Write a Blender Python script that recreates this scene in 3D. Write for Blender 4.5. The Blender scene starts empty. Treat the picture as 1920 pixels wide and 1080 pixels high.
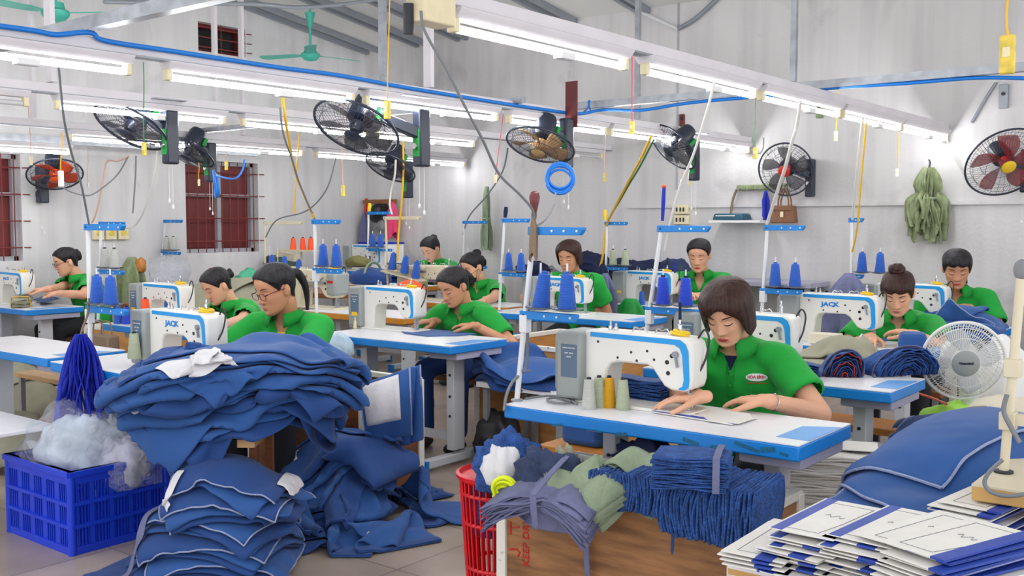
import bpy, math, random
import numpy as np
from mathutils import Vector, Matrix, Euler
from mathutils.bvhtree import BVHTree
random.seed(7)
rng = np.random.default_rng(7)
S = bpy.context.scene
COL = S.collection
PI = math.pi
R = math.radians

# ------------------------------------------------------------------ camera model (room axes: +Y into the room along the lamp rails, +X along the back wall)
F_PX, CAM_H = 1904.0, 1.46
PITCH = math.atan(120 / F_PX)
YAW = math.atan(1510 / 1904)
_fw0 = Vector((-math.sin(YAW), math.cos(YAW), 0))
_rt = Vector((math.cos(YAW), math.sin(YAW), 0))
_fw = _fw0 * math.cos(PITCH) - Vector((0, 0, 1)) * math.sin(PITCH)
_up = Vector((0, 0, 1)) * math.cos(PITCH) + _fw0 * math.sin(PITCH)
_C = Vector((0, 0, CAM_H))
def ray(x, y): return _fw + _rt * ((x - 960) / F_PX) + _up * ((540 - y) / F_PX)
def at(x, y, z):
    d = ray(x, y); return _C + d * ((z - CAM_H) / d.z)
def atY(x, y, Y):
    d = ray(x, y); return _C + d * (Y / d.y)
def atX(x, y, X):
    d = ray(x, y); return _C + d * (X / d.x)

# ------------------------------------------------------------------ materials
def lin(c):
    c = c / 255.0
    return c / 12.92 if c <= .04045 else ((c + .055) / 1.055) ** 2.4
def rgb(c): return (lin(c[0]), lin(c[1]), lin(c[2]), 1)
MATS = {}
def mat(name, col, rough=.5, metal=0, var=0.0, scale=6, bump=0.0, bscale=80, emit=0, alpha=1, col2=None, stretch=None, spec=.5, sheen=0, sss=0, detail=4, ridged=False):
    if name in MATS: return MATS[name]
    m = bpy.data.materials.new(name); m.use_nodes = True
    nt = m.node_tree; b = nt.nodes['Principled BSDF']
    b.inputs['Base Color'].default_value = rgb(col)
    b.inputs['Roughness'].default_value = rough
    b.inputs['Metallic'].default_value = metal
    b.inputs['Specular IOR Level'].default_value = spec
    if sheen: b.inputs['Sheen Weight'].default_value = sheen
    if sss:
        b.inputs['Subsurface Weight'].default_value = sss
        b.inputs['Subsurface Radius'].default_value = (.02, .008, .004)
    if alpha < 1: b.inputs['Alpha'].default_value = alpha
    if emit:
        b.inputs['Emission Color'].default_value = rgb(col); b.inputs['Emission Strength'].default_value = emit
    if var or bump or col2:
        tc = nt.nodes.new('ShaderNodeTexCoord'); mp = nt.nodes.new('ShaderNodeMapping')
        nt.links.new(tc.outputs['Object'], mp.inputs['Vector'])
        if stretch: mp.inputs['Scale'].default_value = stretch
    if var or col2:
        n = nt.nodes.new('ShaderNodeTexNoise'); n.inputs['Scale'].default_value = scale; n.inputs['Detail'].default_value = detail
        nt.links.new(mp.outputs[0], n.inputs['Vector'])
        cr = nt.nodes.new('ShaderNodeValToRGB')
        c1 = rgb(col); c2 = rgb(col2) if col2 else tuple(x * (1 - var) for x in c1[:3]) + (1,)
        cr.color_ramp.elements[0].position = .35; cr.color_ramp.elements[1].position = .65
        cr.color_ramp.elements[0].color = c2; cr.color_ramp.elements[1].color = c1
        nt.links.new(n.outputs['Fac'], cr.inputs[0]); nt.links.new(cr.outputs[0], b.inputs['Base Color'])
    if bump:
        n2 = nt.nodes.new('ShaderNodeTexNoise'); n2.inputs['Scale'].default_value = bscale; n2.inputs['Detail'].default_value = 3
        if ridged: n2.noise_type = 'RIDGED_MULTIFRACTAL'; n2.inputs['Distortion'].default_value = 1.2
        nt.links.new(mp.outputs[0], n2.inputs['Vector'])
        bp = nt.nodes.new('ShaderNodeBump'); bp.inputs['Strength'].default_value = bump; bp.inputs['Distance'].default_value = .02
        nt.links.new(n2.outputs['Fac'], bp.inputs['Height']); nt.links.new(bp.outputs[0], b.inputs['Normal'])
    MATS[name] = m
    return m

M = {}
M['white_lam'] = mat('white_laminate', (236, 236, 240), .32, var=.05, scale=3)
M['blue_edge'] = mat('blue_edge', (10, 132, 218), .42, var=.18, scale=2.5)
M['blue_edge_d'] = mat('blue_edge_deep', (0, 104, 205), .42, var=.12, scale=3)
M['tape'] = mat('light_blue_tape', (96, 160, 226), .45, var=.06)
M['orange_edge'] = mat('orange_edge', (214, 140, 42), .45, var=.15)
M['wood_edge'] = mat('wood_edge', (206, 164, 98), .5, var=.15, scale=5)
M['steel_w'] = mat('white_steel', (226, 228, 230), .38, var=.05)
M['steel_g'] = mat('grey_steel', (150, 156, 164), .4, metal=.3, var=.08)
M['leg'] = mat('leg_paint', (206, 210, 216), .42, var=.06)
M['lav'] = mat('lavender_tray', (166, 164, 184), .5)
M['galv'] = mat('galvanised', (168, 172, 178), .38, metal=.55, var=.25, scale=14)
M['rail'] = mat('rail_white', (222, 218, 222), .45, var=.08, scale=5)
M['chrome'] = mat('chrome', (205, 205, 210), .18, metal=1)
M['dark'] = mat('dark_plastic', (34, 38, 48), .42)
M['fan_d'] = mat('fan_navy', (40, 47, 64), .34, var=.06)
M['fan_red'] = mat('fan_red', (206, 40, 26), .35)
M['fan_orange'] = mat('fan_orange', (216, 74, 20), .35)
M['fan_clear'] = mat('fan_smoke_blade', (70, 64, 70), .3, alpha=.6)
M['fan_rc'] = mat('fan_red_blade', (170, 40, 40), .3, alpha=.6)
M['fan_white'] = mat('fan_white', (226, 226, 222), .38)
M['fan_bw'] = mat('fan_pale_blade', (216, 222, 228), .25, alpha=.75)
M['teal'] = mat('teal_paint', (70, 188, 166), .4)
M['black'] = mat('black', (20, 20, 22), .5)
M['mach'] = mat('machine_white', (230, 229, 222), .3, var=.03)
M['mach_b'] = mat('machine_beige', (216, 206, 178), .36, var=.05)
M['mach_g'] = mat('machine_grey', (150, 156, 154), .42, var=.04)
M['mach_dg'] = mat('machine_darkgrey', (112, 122, 132), .42, var=.04)
M['stripe'] = mat('stripe_blue', (20, 150, 222), .35)
M['jack'] = mat('logo_blue', (12, 128, 210), .4)
M['plate'] = mat('plate_blue', (86, 108, 130), .5)
M['yellow'] = mat('yellow_plastic', (240, 200, 40), .45, var=.05)
M['ysock'] = mat('yellow_socket', (240, 212, 84), .45, var=.3, scale=30)
M['cream'] = mat('cream_socket', (236, 224, 186), .45, var=.08, scale=30)
M['white_p'] = mat('white_plastic', (236, 236, 236), .4)
M['red'] = mat('red_plastic', (212, 22, 34), .35, var=.08)
M['redprint'] = mat('red_print', (196, 30, 30), .7, var=.3, scale=40)
M['orange'] = mat('orange_cloth', (244, 92, 34), .7)
M['neon'] = mat('neon_yellow', (226, 240, 20), .6)
M['lime'] = mat('lime_cloth', (176, 240, 90), .7)
M['cable_b'] = mat('cable_blue', (10, 120, 212), .4)
M['cable_y'] = mat('cable_yellow', (240, 186, 30), .5, var=.1)
M['cable_g'] = mat('cable_grey', (120, 124, 128), .5)
M['cable_w'] = mat('cable_white', (220, 218, 212), .5)
M['cable_gr'] = mat('cable_green', (40, 140, 84), .5)
M['cable_p'] = mat('cable_pink', (210, 170, 150), .5)
M['cable_r'] = mat('cable_red', (200, 50, 80), .5)
M['hose_b'] = mat('air_hose_blue', (40, 130, 230), .35)
M['thr_b'] = mat('thread_blue', (22, 92, 196), .6, bump=.5, bscale=14, stretch=(1, 1, 26), sheen=.2)
M['thr_rb'] = mat('thread_royal', (14, 64, 206), .6, bump=.5, bscale=14, stretch=(1, 1, 26), sheen=.2)
M['thr_g'] = mat('thread_sage', (176, 186, 158), .6, bump=.5, bscale=14, stretch=(1, 1, 26))
M['thr_s'] = mat('thread_silver', (196, 198, 192), .6, bump=.5, bscale=14, stretch=(1, 1, 26))
M['thr_y'] = mat('thread_gold', (222, 164, 20), .6, bump=.5, bscale=14, stretch=(1, 1, 26))
M['thr_o'] = mat('thread_orange', (250, 84, 30), .6)
M['cloth'] = mat('work_blue_cloth', (34, 84, 152), .8, var=.12, scale=5, bump=.35, bscale=5, sheen=.1, ridged=True)
M['cloth_d'] = mat('work_blue_cloth_deep', (24, 68, 134), .8, var=.12, scale=5, bump=.35, bscale=5, sheen=.1, ridged=True)
M['cloth_in'] = mat('cloth_cut_edges', (32, 74, 150), .9, var=.45, scale=34, bump=.8, bscale=60, stretch=(1, 1, 5))
M['cut'] = mat('frayed_blue_edge', (52, 96, 172), .95, var=.4, scale=30, bump=.9, bscale=90)
M['navy'] = mat('navy_cloth', (16, 28, 70), .85, var=.2, bump=.2, bscale=30)
M['royal'] = mat('royal_tape', (14, 40, 178), .7, var=.2, scale=20, bump=.2, bscale=60)
M['khaki'] = mat('khaki_cloth', (158, 156, 134), .85, var=.15, scale=6, bump=.35, bscale=5, ridged=True)
M['sage'] = mat('sage_cloth', (146, 162, 134), .85, var=.2, scale=8, bump=.3, bscale=50)
M['olive'] = mat('olive_webbing', (146, 158, 118), .85, var=.3, scale=14, bump=.2, bscale=60)
M['greyblue'] = mat('greyblue_cloth', (112, 116, 152), .85, var=.2, scale=9, bump=.3, bscale=50)
M['greycl'] = mat('grey_cloth', (140, 142, 146), .85, var=.25, scale=9, bump=.2, bscale=40)
M['white_cl'] = mat('white_lining', (224, 224, 228), .8, var=.1, scale=8, bump=.15, bscale=40)
M['piping'] = mat('overlock_seam', (158, 170, 206), .85, var=.1, scale=60, bump=.5, bscale=200)
M['green'] = mat('polo_green', (8, 164, 54), .82, var=.1, scale=7, bump=.1, bscale=30, sheen=.1)
M['green_d'] = mat('polo_green_trim', (8, 150, 48), .82, bump=.25, bscale=240)
M['greenbag'] = mat('green_bag', (24, 150, 60), .6, var=.15, bump=.3, bscale=12)
M['skin'] = mat('skin', (226, 172, 140), .5, var=.06, scale=9, sss=.08)
M['skin2'] = mat('skin_tan', (206, 148, 112), .5, var=.06, scale=9, sss=.08)
M['lip'] = mat('lip', (176, 62, 66), .4)
M['lip2'] = mat('lip_pale', (190, 104, 96), .45)
M['brow'] = mat('brow', (58, 42, 40), .8)
M['lash'] = mat('lash', (24, 18, 18), .6)
M['hair_k'] = mat('hair_black', (17, 15, 18), .45, spec=.3, col2=(46, 44, 48), scale=16, stretch=(8, 8, .5), bump=.28, bscale=22, detail=6)
M['hair_b'] = mat('hair_brown', (32, 17, 14), .42, spec=.3, col2=(66, 38, 30), scale=16, stretch=(8, 8, .5), bump=.28, bscale=22, detail=6)
M['trouser'] = mat('trouser_navy', (30, 66, 128), .8, var=.12, bump=.12, bscale=20)
M['trouser_k'] = mat('trouser_black', (24, 26, 34), .8, var=.12, bump=.12, bscale=20)
M['shoe'] = mat('shoe', (40, 36, 36), .6)
M['paper'] = mat('card_white', (232, 230, 224), .6, var=.06, scale=10)
M['paper_o'] = mat('card_cream', (226, 218, 196), .7)
M['blue_tape'] = mat('card_tape_blue', (38, 72, 170), .5, var=.12, scale=20)
M['ink'] = mat('pencil_ink', (110, 110, 124), .8)
M['crate'] = mat('crate_blue', (22, 62, 214), .4, var=.1, scale=5)
M['bamboo'] = mat('rough_wood', (196, 158, 110), .6, var=.2, scale=6, stretch=(1, 8, 1))
M['bench'] = mat('bench_wood', (198, 128, 52), .42, var=.25, scale=5, stretch=(1, 12, 12), detail=6)
M['brownw'] = mat('brown_wood', (150, 92, 50), .5, var=.3, scale=5, stretch=(1, 12, 12), detail=6)
M['scuff'] = mat('scuffed_tape', (16, 104, 146), .6, var=.3, scale=40)
M['ply'] = mat('plywood', (166, 118, 74), .6, col2=(118, 80, 48), scale=4.2, stretch=(1, 1, 7), bump=.1, bscale=30, detail=8)
M['ply_l'] = mat('plywood_light', (206, 152, 88), .55, col2=(178, 122, 66), scale=3, stretch=(1, 1, 7), detail=8)
M['ply_d'] = mat('plywood_dark', (140, 82, 38), .55, col2=(96, 54, 26), scale=7, stretch=(1, 1, 1.6), detail=8)
M['boxedge'] = mat('chipped_white_paint', (226, 224, 214), .5, col2=(120, 108, 96), scale=26, detail=6)
MATS['chipped_white_paint'].node_tree.nodes['Color Ramp'].color_ramp.elements[0].position = .28
MATS['chipped_white_paint'].node_tree.nodes['Color Ramp'].color_ramp.elements[1].position = .36
M['shutter'] = mat('shutter_maroon', (112, 32, 32), .5, var=.2, scale=4)
M['bar'] = mat('window_bar', (122, 46, 46), .5)
M['frame_g'] = mat('window_frame_grey', (176, 178, 184), .6, var=.1)
M['brownbag'] = mat('brown_leather', (128, 86, 58), .5, bump=.2, bscale=60)
M['tealbag'] = mat('teal_bag', (28, 84, 104), .5)
M['taupe'] = mat('taupe_bag', (132, 112, 92), .7, bump=.2)
M['pink'] = mat('pink_cloth', (226, 60, 110), .7)
M['tube'] = mat('fluorescent_tube', (255, 255, 255), .3, emit=30)
MATS['fluorescent_tube'].node_tree.nodes['Principled BSDF'].inputs['Emission Color'].default_value = (.98, .99, 1, 1)
M['tube_off'] = mat('tube_unlit', (206, 206, 208), .25)
M['film'] = None

def film_mat():
    m = bpy.data.materials.new('clear_plastic_film'); m.use_nodes = True
    nt = m.node_tree; nt.nodes.clear()
    o = nt.nodes.new('ShaderNodeOutputMaterial'); mx = nt.nodes.new('ShaderNodeMixShader')
    t = nt.nodes.new('ShaderNodeBsdfTransparent'); t.inputs[0].default_value = (.93, .95, .98, 1)
    p = nt.nodes.new('ShaderNodeBsdfPrincipled'); p.inputs['Base Color'].default_value = (.86, .88, .92, 1); p.inputs['Roughness'].default_value = .08
    n = nt.nodes.new('ShaderNodeTexNoise'); n.inputs['Scale'].default_value = 5.5; n.inputs['Detail'].default_value = 4; n.inputs['Distortion'].default_value = 2.2; n.noise_type = 'RIDGED_MULTIFRACTAL'
    r = nt.nodes.new('ShaderNodeMapRange'); r.inputs['From Min'].default_value = .3; r.inputs['From Max'].default_value = 1.2; r.inputs['To Min'].default_value = .16; r.inputs['To Max'].default_value = .62
    b = nt.nodes.new('ShaderNodeBump'); b.inputs['Strength'].default_value = .8; b.inputs['Distance'].default_value = .03
    nt.links.new(n.outputs['Fac'], r.inputs['Value']); nt.links.new(r.outputs[0], mx.inputs[0])
    nt.links.new(n.outputs['Fac'], b.inputs['Height']); nt.links.new(b.outputs[0], p.inputs['Normal'])
    nt.links.new(t.outputs[0], mx.inputs[1]); nt.links.new(p.outputs[0], mx.inputs[2]); nt.links.new(mx.outputs[0], o.inputs[0])
    return m
M['film'] = film_mat()

# ------------------------------------------------------------------ mesh builder
def basis(d):
    d = Vector(d).normalized()
    a = Vector((0, 0, 1)) if abs(d.z) < .95 else Vector((1, 0, 0))
    u = d.cross(a).normalized(); v = u.cross(d).normalized()
    return u, v
class MB:
    def __init__(s): s.v = []; s.f = []; s.mi = []; s.cur = 0
    def add(s, vs, fs):
        o = len(s.v); s.v.extend([tuple(x) for x in vs]); s.f.extend([tuple(i + o for i in f) for f in fs]); s.mi.extend([s.cur] * len(fs)); return s
    def box(s, c, d, rot=None, taper=1.0):
        vs = []
        for z in (-.5, .5):
            k = taper if z > 0 else 1
            for x, y in ((-.5, -.5), (.5, -.5), (.5, .5), (-.5, .5)):
                p = Vector((x * d[0] * k, y * d[1] * k, z * d[2]))
                if rot is not None: p = rot @ p
                vs.append(p + Vector(c))
        return s.add(vs, [(3, 2, 1, 0), (4, 5, 6, 7), (0, 1, 5, 4), (1, 2, 6, 5), (2, 3, 7, 6), (3, 0, 4, 7)])
    def bar(s, a, b, w, h=None):
        a, b = Vector(a), Vector(b); h = h or w; u, v = basis(b - a); vs = []
        for p in (a, b):
            for x, y in ((-1, -1), (1, -1), (1, 1), (-1, 1)): vs.append(p + u * (x * w / 2) + v * (y * h / 2))
        return s.add(vs, [(3, 2, 1, 0), (4, 5, 6, 7), (0, 1, 5, 4), (1, 2, 6, 5), (2, 3, 7, 6), (3, 0, 4, 7)])
    def cyl(s, a, b, r0, r1=None, n=16, cap=True):
        return s.tube([a, b], [r0, r0 if r1 is None else r1], n, cap)
    def tube(s, pts, r, n=8, cap=True, sx=1.0):
        pts = [Vector(p) for p in pts]; m = len(pts)
        rs = r if isinstance(r, (list, tuple)) else [r] * m
        T = [(pts[min(i + 1, m - 1)] - pts[max(i - 1, 0)]).normalized() for i in range(m)]
        u, v = basis(T[0]); vs = []
        for i in range(m):
            if i:
                q = T[i - 1].rotation_difference(T[i]); u = q @ u; v = q @ v
            for k in range(n):
                a = 2 * PI * k / n; vs.append(pts[i] + (u * math.cos(a) * sx + v * math.sin(a)) * rs[i])
        fs = [(i * n + k, i * n + (k + 1) % n, (i + 1) * n + (k + 1) % n, (i + 1) * n + k) for i in range(m - 1) for k in range(n)]
        if cap: fs += [tuple(range(n - 1, -1, -1)), tuple(range((m - 1) * n, m * n))]
        return s.add(vs, fs)
    def ring(s, c, R_, r, axis=(0, 0, 1), n=32, k=6, ry=None):
        u, v = basis(axis); c = Vector(c); w = Vector(axis).normalized(); vs = []
        for i in range(n):
            a = 2 * PI * i / n; d = u * math.cos(a) + v * math.sin(a)
            for j in range(k):
                b = 2 * PI * j / k; vs.append(c + d * (R_ + r * math.cos(b)) + w * r * math.sin(b))
        return s.add(vs, [(i * k + j, ((i + 1) % n) * k + j, ((i + 1) % n) * k + (j + 1) % k, i * k + (j + 1) % k) for i in range(n) for j in range(k)])
    def lathe(s, prof, c=(0, 0, 0), axis=(0, 0, 1), n=24):
        u, v = basis(axis); w = Vector(axis).normalized(); c = Vector(c); vs = []
        for r, z in prof:
            for k in range(n):
                a = 2 * PI * k / n; vs.append(c + (u * math.cos(a) + v * math.sin(a)) * r + w * z)
        fs = [(i * n + (k + 1) % n, i * n + k, (i + 1) * n + k, (i + 1) * n + (k + 1) % n) for i in range(len(prof) - 1) for k in range(n)]
        if prof[0][0] > 1e-5: fs.append(tuple(range(n)))
        if prof[-1][0] > 1e-5: fs.append(tuple(range(len(prof) * n - 1, (len(prof) - 1) * n - 1, -1)))
        return s.add(vs, fs)
    def ell(s, c, r, n=16, m=10, rot=None):
        vs = []; c = Vector(c)
        for i in range(m + 1):
            t = PI * i / m
            for k in range(n):
                a = 2 * PI * k / n
                p = Vector((r[0] * math.sin(t) * math.cos(a), r[1] * math.sin(t) * math.sin(a), r[2] * math.cos(t)))
                if rot is not None: p = rot @ p
                vs.append(c + p)
        return s.add(vs, [(i * n + k, (i + 1) * n + k, (i + 1) * n + (k + 1) % n, i * n + (k + 1) % n) for i in range(m) for k in range(n)])
    def prism(s, poly, d0, d1, plane='xz'):
        def P(a, b, d): return (a, d, b) if plane == 'xz' else ((a, b, d) if plane == 'xy' else (d, a, b))
        n = len(poly)
        vs = [P(a, b, d0) for a, b in poly] + [P(a, b, d1) for a, b in poly]
        return s.add(vs, [tuple(range(n)), tuple(range(2 * n - 1, n - 1, -1))] + [(i, i + n, (i + 1) % n + n, (i + 1) % n) for i in range(n)])
    def grid(s, G):
        ny, nx = G.shape[:2]
        return s.add(G.reshape(-1, 3).tolist(), [(i * nx + j, i * nx + j + 1, (i + 1) * nx + j + 1, (i + 1) * nx + j) for i in range(ny - 1) for j in range(nx - 1)])
    def mesh(s, name):
        me = bpy.data.meshes.new(name); me.from_pydata(s.v, [], s.f); me.update(); return me
    def build(s, name, m, parent=None, loc=(0, 0, 0), rot=None, bevel=0, smooth=38, label=None, subsurf=0, solid=0):
        me = s.mesh(name)
        return link(me, name, m, parent, loc, rot, bevel, smooth, label, subsurf, solid, s.mi)
def fixnormals(me):
    import bmesh
    bm = bmesh.new(); bm.from_mesh(me); bmesh.ops.recalc_face_normals(bm, faces=bm.faces); bm.to_mesh(me); bm.free()
def link(me, name, m, parent=None, loc=(0, 0, 0), rot=None, bevel=0, smooth=38, label=None, subsurf=0, solid=0, mi=None):
    fixnormals(me)
    ms = m if isinstance(m, (list, tuple)) else [m]
    for x in ms: me.materials.append(M[x] if isinstance(x, str) else x)
    if len(ms) > 1 and mi: me.polygons.foreach_set('material_index', mi)
    if smooth:
        me.polygons.foreach_set('use_smooth', [True] * len(me.polygons))
        me.set_sharp_from_angle(angle=R(smooth))
    o = bpy.data.objects.new(name, me); COL.objects.link(o)
    o.location = loc
    if rot is not None: o.rotation_euler = rot
    if parent is not None: o.parent = parent
    if label: o['label'] = label
    if solid:
        md = o.modifiers.new('thick', 'SOLIDIFY'); md.thickness = solid; md.offset = 0
    if bevel:
        md = o.modifiers.new('bev', 'BEVEL'); md.width = bevel; md.segments = 2; md.limit_method = 'ANGLE'; md.angle_limit = R(42)
    if subsurf:
        md = o.modifiers.new('sub', 'SUBSURF'); md.levels = subsurf; md.render_levels = subsurf
    return o
def tag(o, label=None, cat=None, group=None, kind=None):
    if label: o['label'] = label
    if cat: o['category'] = cat
    if group: o['group'] = group
    if kind: o['kind'] = kind
    return o
def thing(name, label, cat, loc=(0, 0, 0), rz=0, group=None, rot=None):
    o = bpy.data.objects.new(name, None); COL.objects.link(o); o.empty_display_size = .05
    o.location = loc; o.rotation_euler = rot if rot is not None else (0, 0, rz)
    return tag(o, label, cat, group)
def kids(o): return [c for c in CH.get(o.name, [])]
def dup(root, loc, rz=None, label=None, group=None, rot=None, scale=None, allow=None):
    r = root.copy(); COL.objects.link(r); r.location = loc
    if rz is not None: r.rotation_euler = (0, 0, rz)
    if rot is not None: r.rotation_euler = rot
    if scale is not None: r.scale = (scale,) * 3
    if label: r['label'] = label
    if group: r['group'] = group
    for ch in list(root.children):
        c = ch.copy(); COL.objects.link(c); c.parent = r
        for g in list(ch.children):
            d = g.copy(); COL.objects.link(d); d.parent = c
    return r
def struct(o, kind='structure'): o['kind'] = kind; return o
def textmesh(s, size, bold=0.0, extrude=.0006):
    c = bpy.data.curves.new('t', 'FONT'); c.body = s; c.size = size; c.align_x = 'CENTER'; c.align_y = 'CENTER'; c.offset = bold; c.extrude = extrude
    c.resolution_u = 3
    o = bpy.data.objects.new('t', c); COL.objects.link(o)
    dg = bpy.context.evaluated_depsgraph_get(); me = bpy.data.meshes.new_from_object(o.evaluated_get(dg))
    bpy.data.objects.remove(o); me.materials.clear(); return me
def lettering(name, s, size, m, parent, loc, rot, bold=0.0, sx=1.0, shear=0.0):
    me = textmesh(s, size, bold)
    me.transform(Matrix(((sx, shear, 0, 0), (0, 1, 0, 0), (0, 0, 1, 0), (0, 0, 0, 1))))
    return link(me, name, m, parent, loc, rot, smooth=0)
def sag(a, b, s=.1, n=14, side=0):
    a, b = Vector(a), Vector(b); u = (b - a).cross(Vector((0, 0, 1)))
    u = u.normalized() if u.length > 1e-4 else Vector((1, 0, 0))
    return [a.lerp(b, t) - Vector((0, 0, s * 4 * t * (1 - t))) + u * side * math.sin(t * PI * 2) for t in (i / (n - 1) for i in range(n))]
def spline(pts, n=8):
    pts = [Vector(p) for p in pts]; out = []
    for i in range(len(pts) - 1):
        p0, p1, p2, p3 = pts[max(i - 1, 0)], pts[i], pts[i + 1], pts[min(i + 2, len(pts) - 1)]
        for k in range(n):
            t = k / n
            out.append(.5 * ((2 * p1) + (p2 - p0) * t + (2 * p0 - 5 * p1 + 4 * p2 - p3) * t * t + (3 * p1 - p0 - 3 * p2 + p3) * t ** 3))
    out.append(pts[-1]); return out
def voxel(mb, size, smooth=4, fac=.5):
    me = mb.mesh('tmp'); fixnormals(me); o = bpy.data.objects.new('tmp', me); COL.objects.link(o)
    md = o.modifiers.new('r', 'REMESH'); md.mode = 'VOXEL'; md.voxel_size = size
    if smooth:
        md = o.modifiers.new('s', 'SMOOTH'); md.iterations = smooth; md.factor = fac
    dg = bpy.context.evaluated_depsgraph_get(); out = bpy.data.meshes.new_from_object(o.evaluated_get(dg))
    bpy.data.objects.remove(o); bpy.data.meshes.remove(me); return out
def mesh_into(mb, me):
    n = len(me.vertices); a = np.empty(n * 3); me.vertices.foreach_get('co', a)
    mb.add(a.reshape(-1, 3).tolist(), [tuple(p.vertices) for p in me.polygons]); return mb
# ------------------------------------------------------------------ people
_HZ = [-.118, -.112, -.10, -.085, -.068, -.05, -.03, -.01, .01, .03, .055, .08, .1, .113, .118]
_HW = [.014, .030, .043, .051, .057, .062, .067, .070, .0715, .073, .073, .066, .050, .027, .002]
_HF = [.076, .085, .091, .092, .091, .091, .092, .091, .091, .095, .094, .083, .062, .034, .002]
_HB = [-.035, -.02, .005, .03, .05, .066, .08, .09, .096, .098, .096, .086, .066, .038, .002]
_zz = np.linspace(-.118, .118, 400)
def _sm(v):
    y = np.interp(_zz, _HZ, v); k = np.ones(25) / 25
    return np.convolve(np.pad(y, 12, mode='edge'), k, 'valid')
_W, _Fr, _Bk = _sm(_HW), _sm(_HF), _sm(_HB)
def hW(z): return np.interp(z, _zz, _W)
def hF(z): return np.interp(z, _zz, _Fr)
def hB(z): return np.interp(z, _zz, _Bk)
NEXP = 2.25
def face_disp(x, z):
    ax = np.abs(x)
    nz = np.interp(z, [-.054, -.046, -.037, -.028, -.01, .01, .026], [0, .009, .021, .019, .011, .005, 0])
    sg = np.interp(z, [-.04, .01], [.0125, .0085])
    d = nz * np.exp(-(x / sg) ** 2)
    d = d + .006 * np.exp(-((ax - .0135) / .006) ** 2 - ((z + .040) / .006) ** 2)
    d = d - .010 * np.exp(-((ax - .032) / .015) ** 2 - ((z - .004) / .011) ** 2)
    d = d + .007 * np.exp(-((ax - .032) / .013) ** 2 - ((z + .001) / .008) ** 2)
    d = d + .006 * np.exp(-(x / .019) ** 2 - ((z + .070) / .008) ** 2)
    d = d - .003 * np.exp(-(x / .02) ** 2 - ((z + .086) / .005) ** 2)
    d = d + .005 * np.exp(-(x / .016) ** 2 - ((z + .102) / .008) ** 2)
    d = d + .004 * np.exp(-((ax - .045) / .018) ** 2 - ((z + .03) / .018) ** 2)
    return d
def face_y(x, z):
    W, f, b = hW(z), hF(z), hB(z); c, h = (b - f) / 2, (b + f) / 2
    s = min(.999, (abs(x) / W)) ** (NEXP / 2); co = math.sqrt(1 - s * s)
    return float(c - h * co ** (2 / NEXP) - face_disp(x, z))
def head_mesh(mb, Mx):
    zs = np.concatenate([np.linspace(-.118, -.095, 6)[:-1], np.linspace(-.095, .03, 44)[:-1], np.linspace(.03, .118, 16)])
    q = np.linspace(-1, 1, 73)[:-1]; a = np.sign(q) * np.abs(q) ** 1.35 * PI
    G = np.zeros((len(zs), len(a), 3))
    for i, z in enumerate(zs):
        W, f, b = hW(z), hF(z), hB(z); c, h = (b - f) / 2, (b + f) / 2
        x = W * np.sign(np.sin(a)) * np.abs(np.sin(a)) ** (2 / NEXP)
        co = np.cos(a); y = c - h * np.sign(co) * np.abs(co) ** (2 / NEXP)
        y = y - np.where(co > 0, face_disp(x, z), 0)
        G[i, :, 0] = x; G[i, :, 1] = y; G[i, :, 2] = z
    n = len(a); vs = [Mx @ Vector(p) for p in G.reshape(-1, 3)]
    fs = [(i * n + k, i * n + (k + 1) % n, (i + 1) * n + (k + 1) % n, (i + 1) * n + k) for i in range(len(zs) - 1) for k in range(n)]
    fs += [tuple(range(n)), tuple(range((len(zs) - 1) * n, len(zs) * n))]
    mb.add(vs, fs)
    for s in (-1, 1):
        mb.ell(Mx @ Vector((s * .074, .012, -.012)), (.011, .019, .031), 10, 8, (Mx.to_3x3().normalized() @ Euler((R(-12), 0, R(-s * 22))).to_matrix()))
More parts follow.
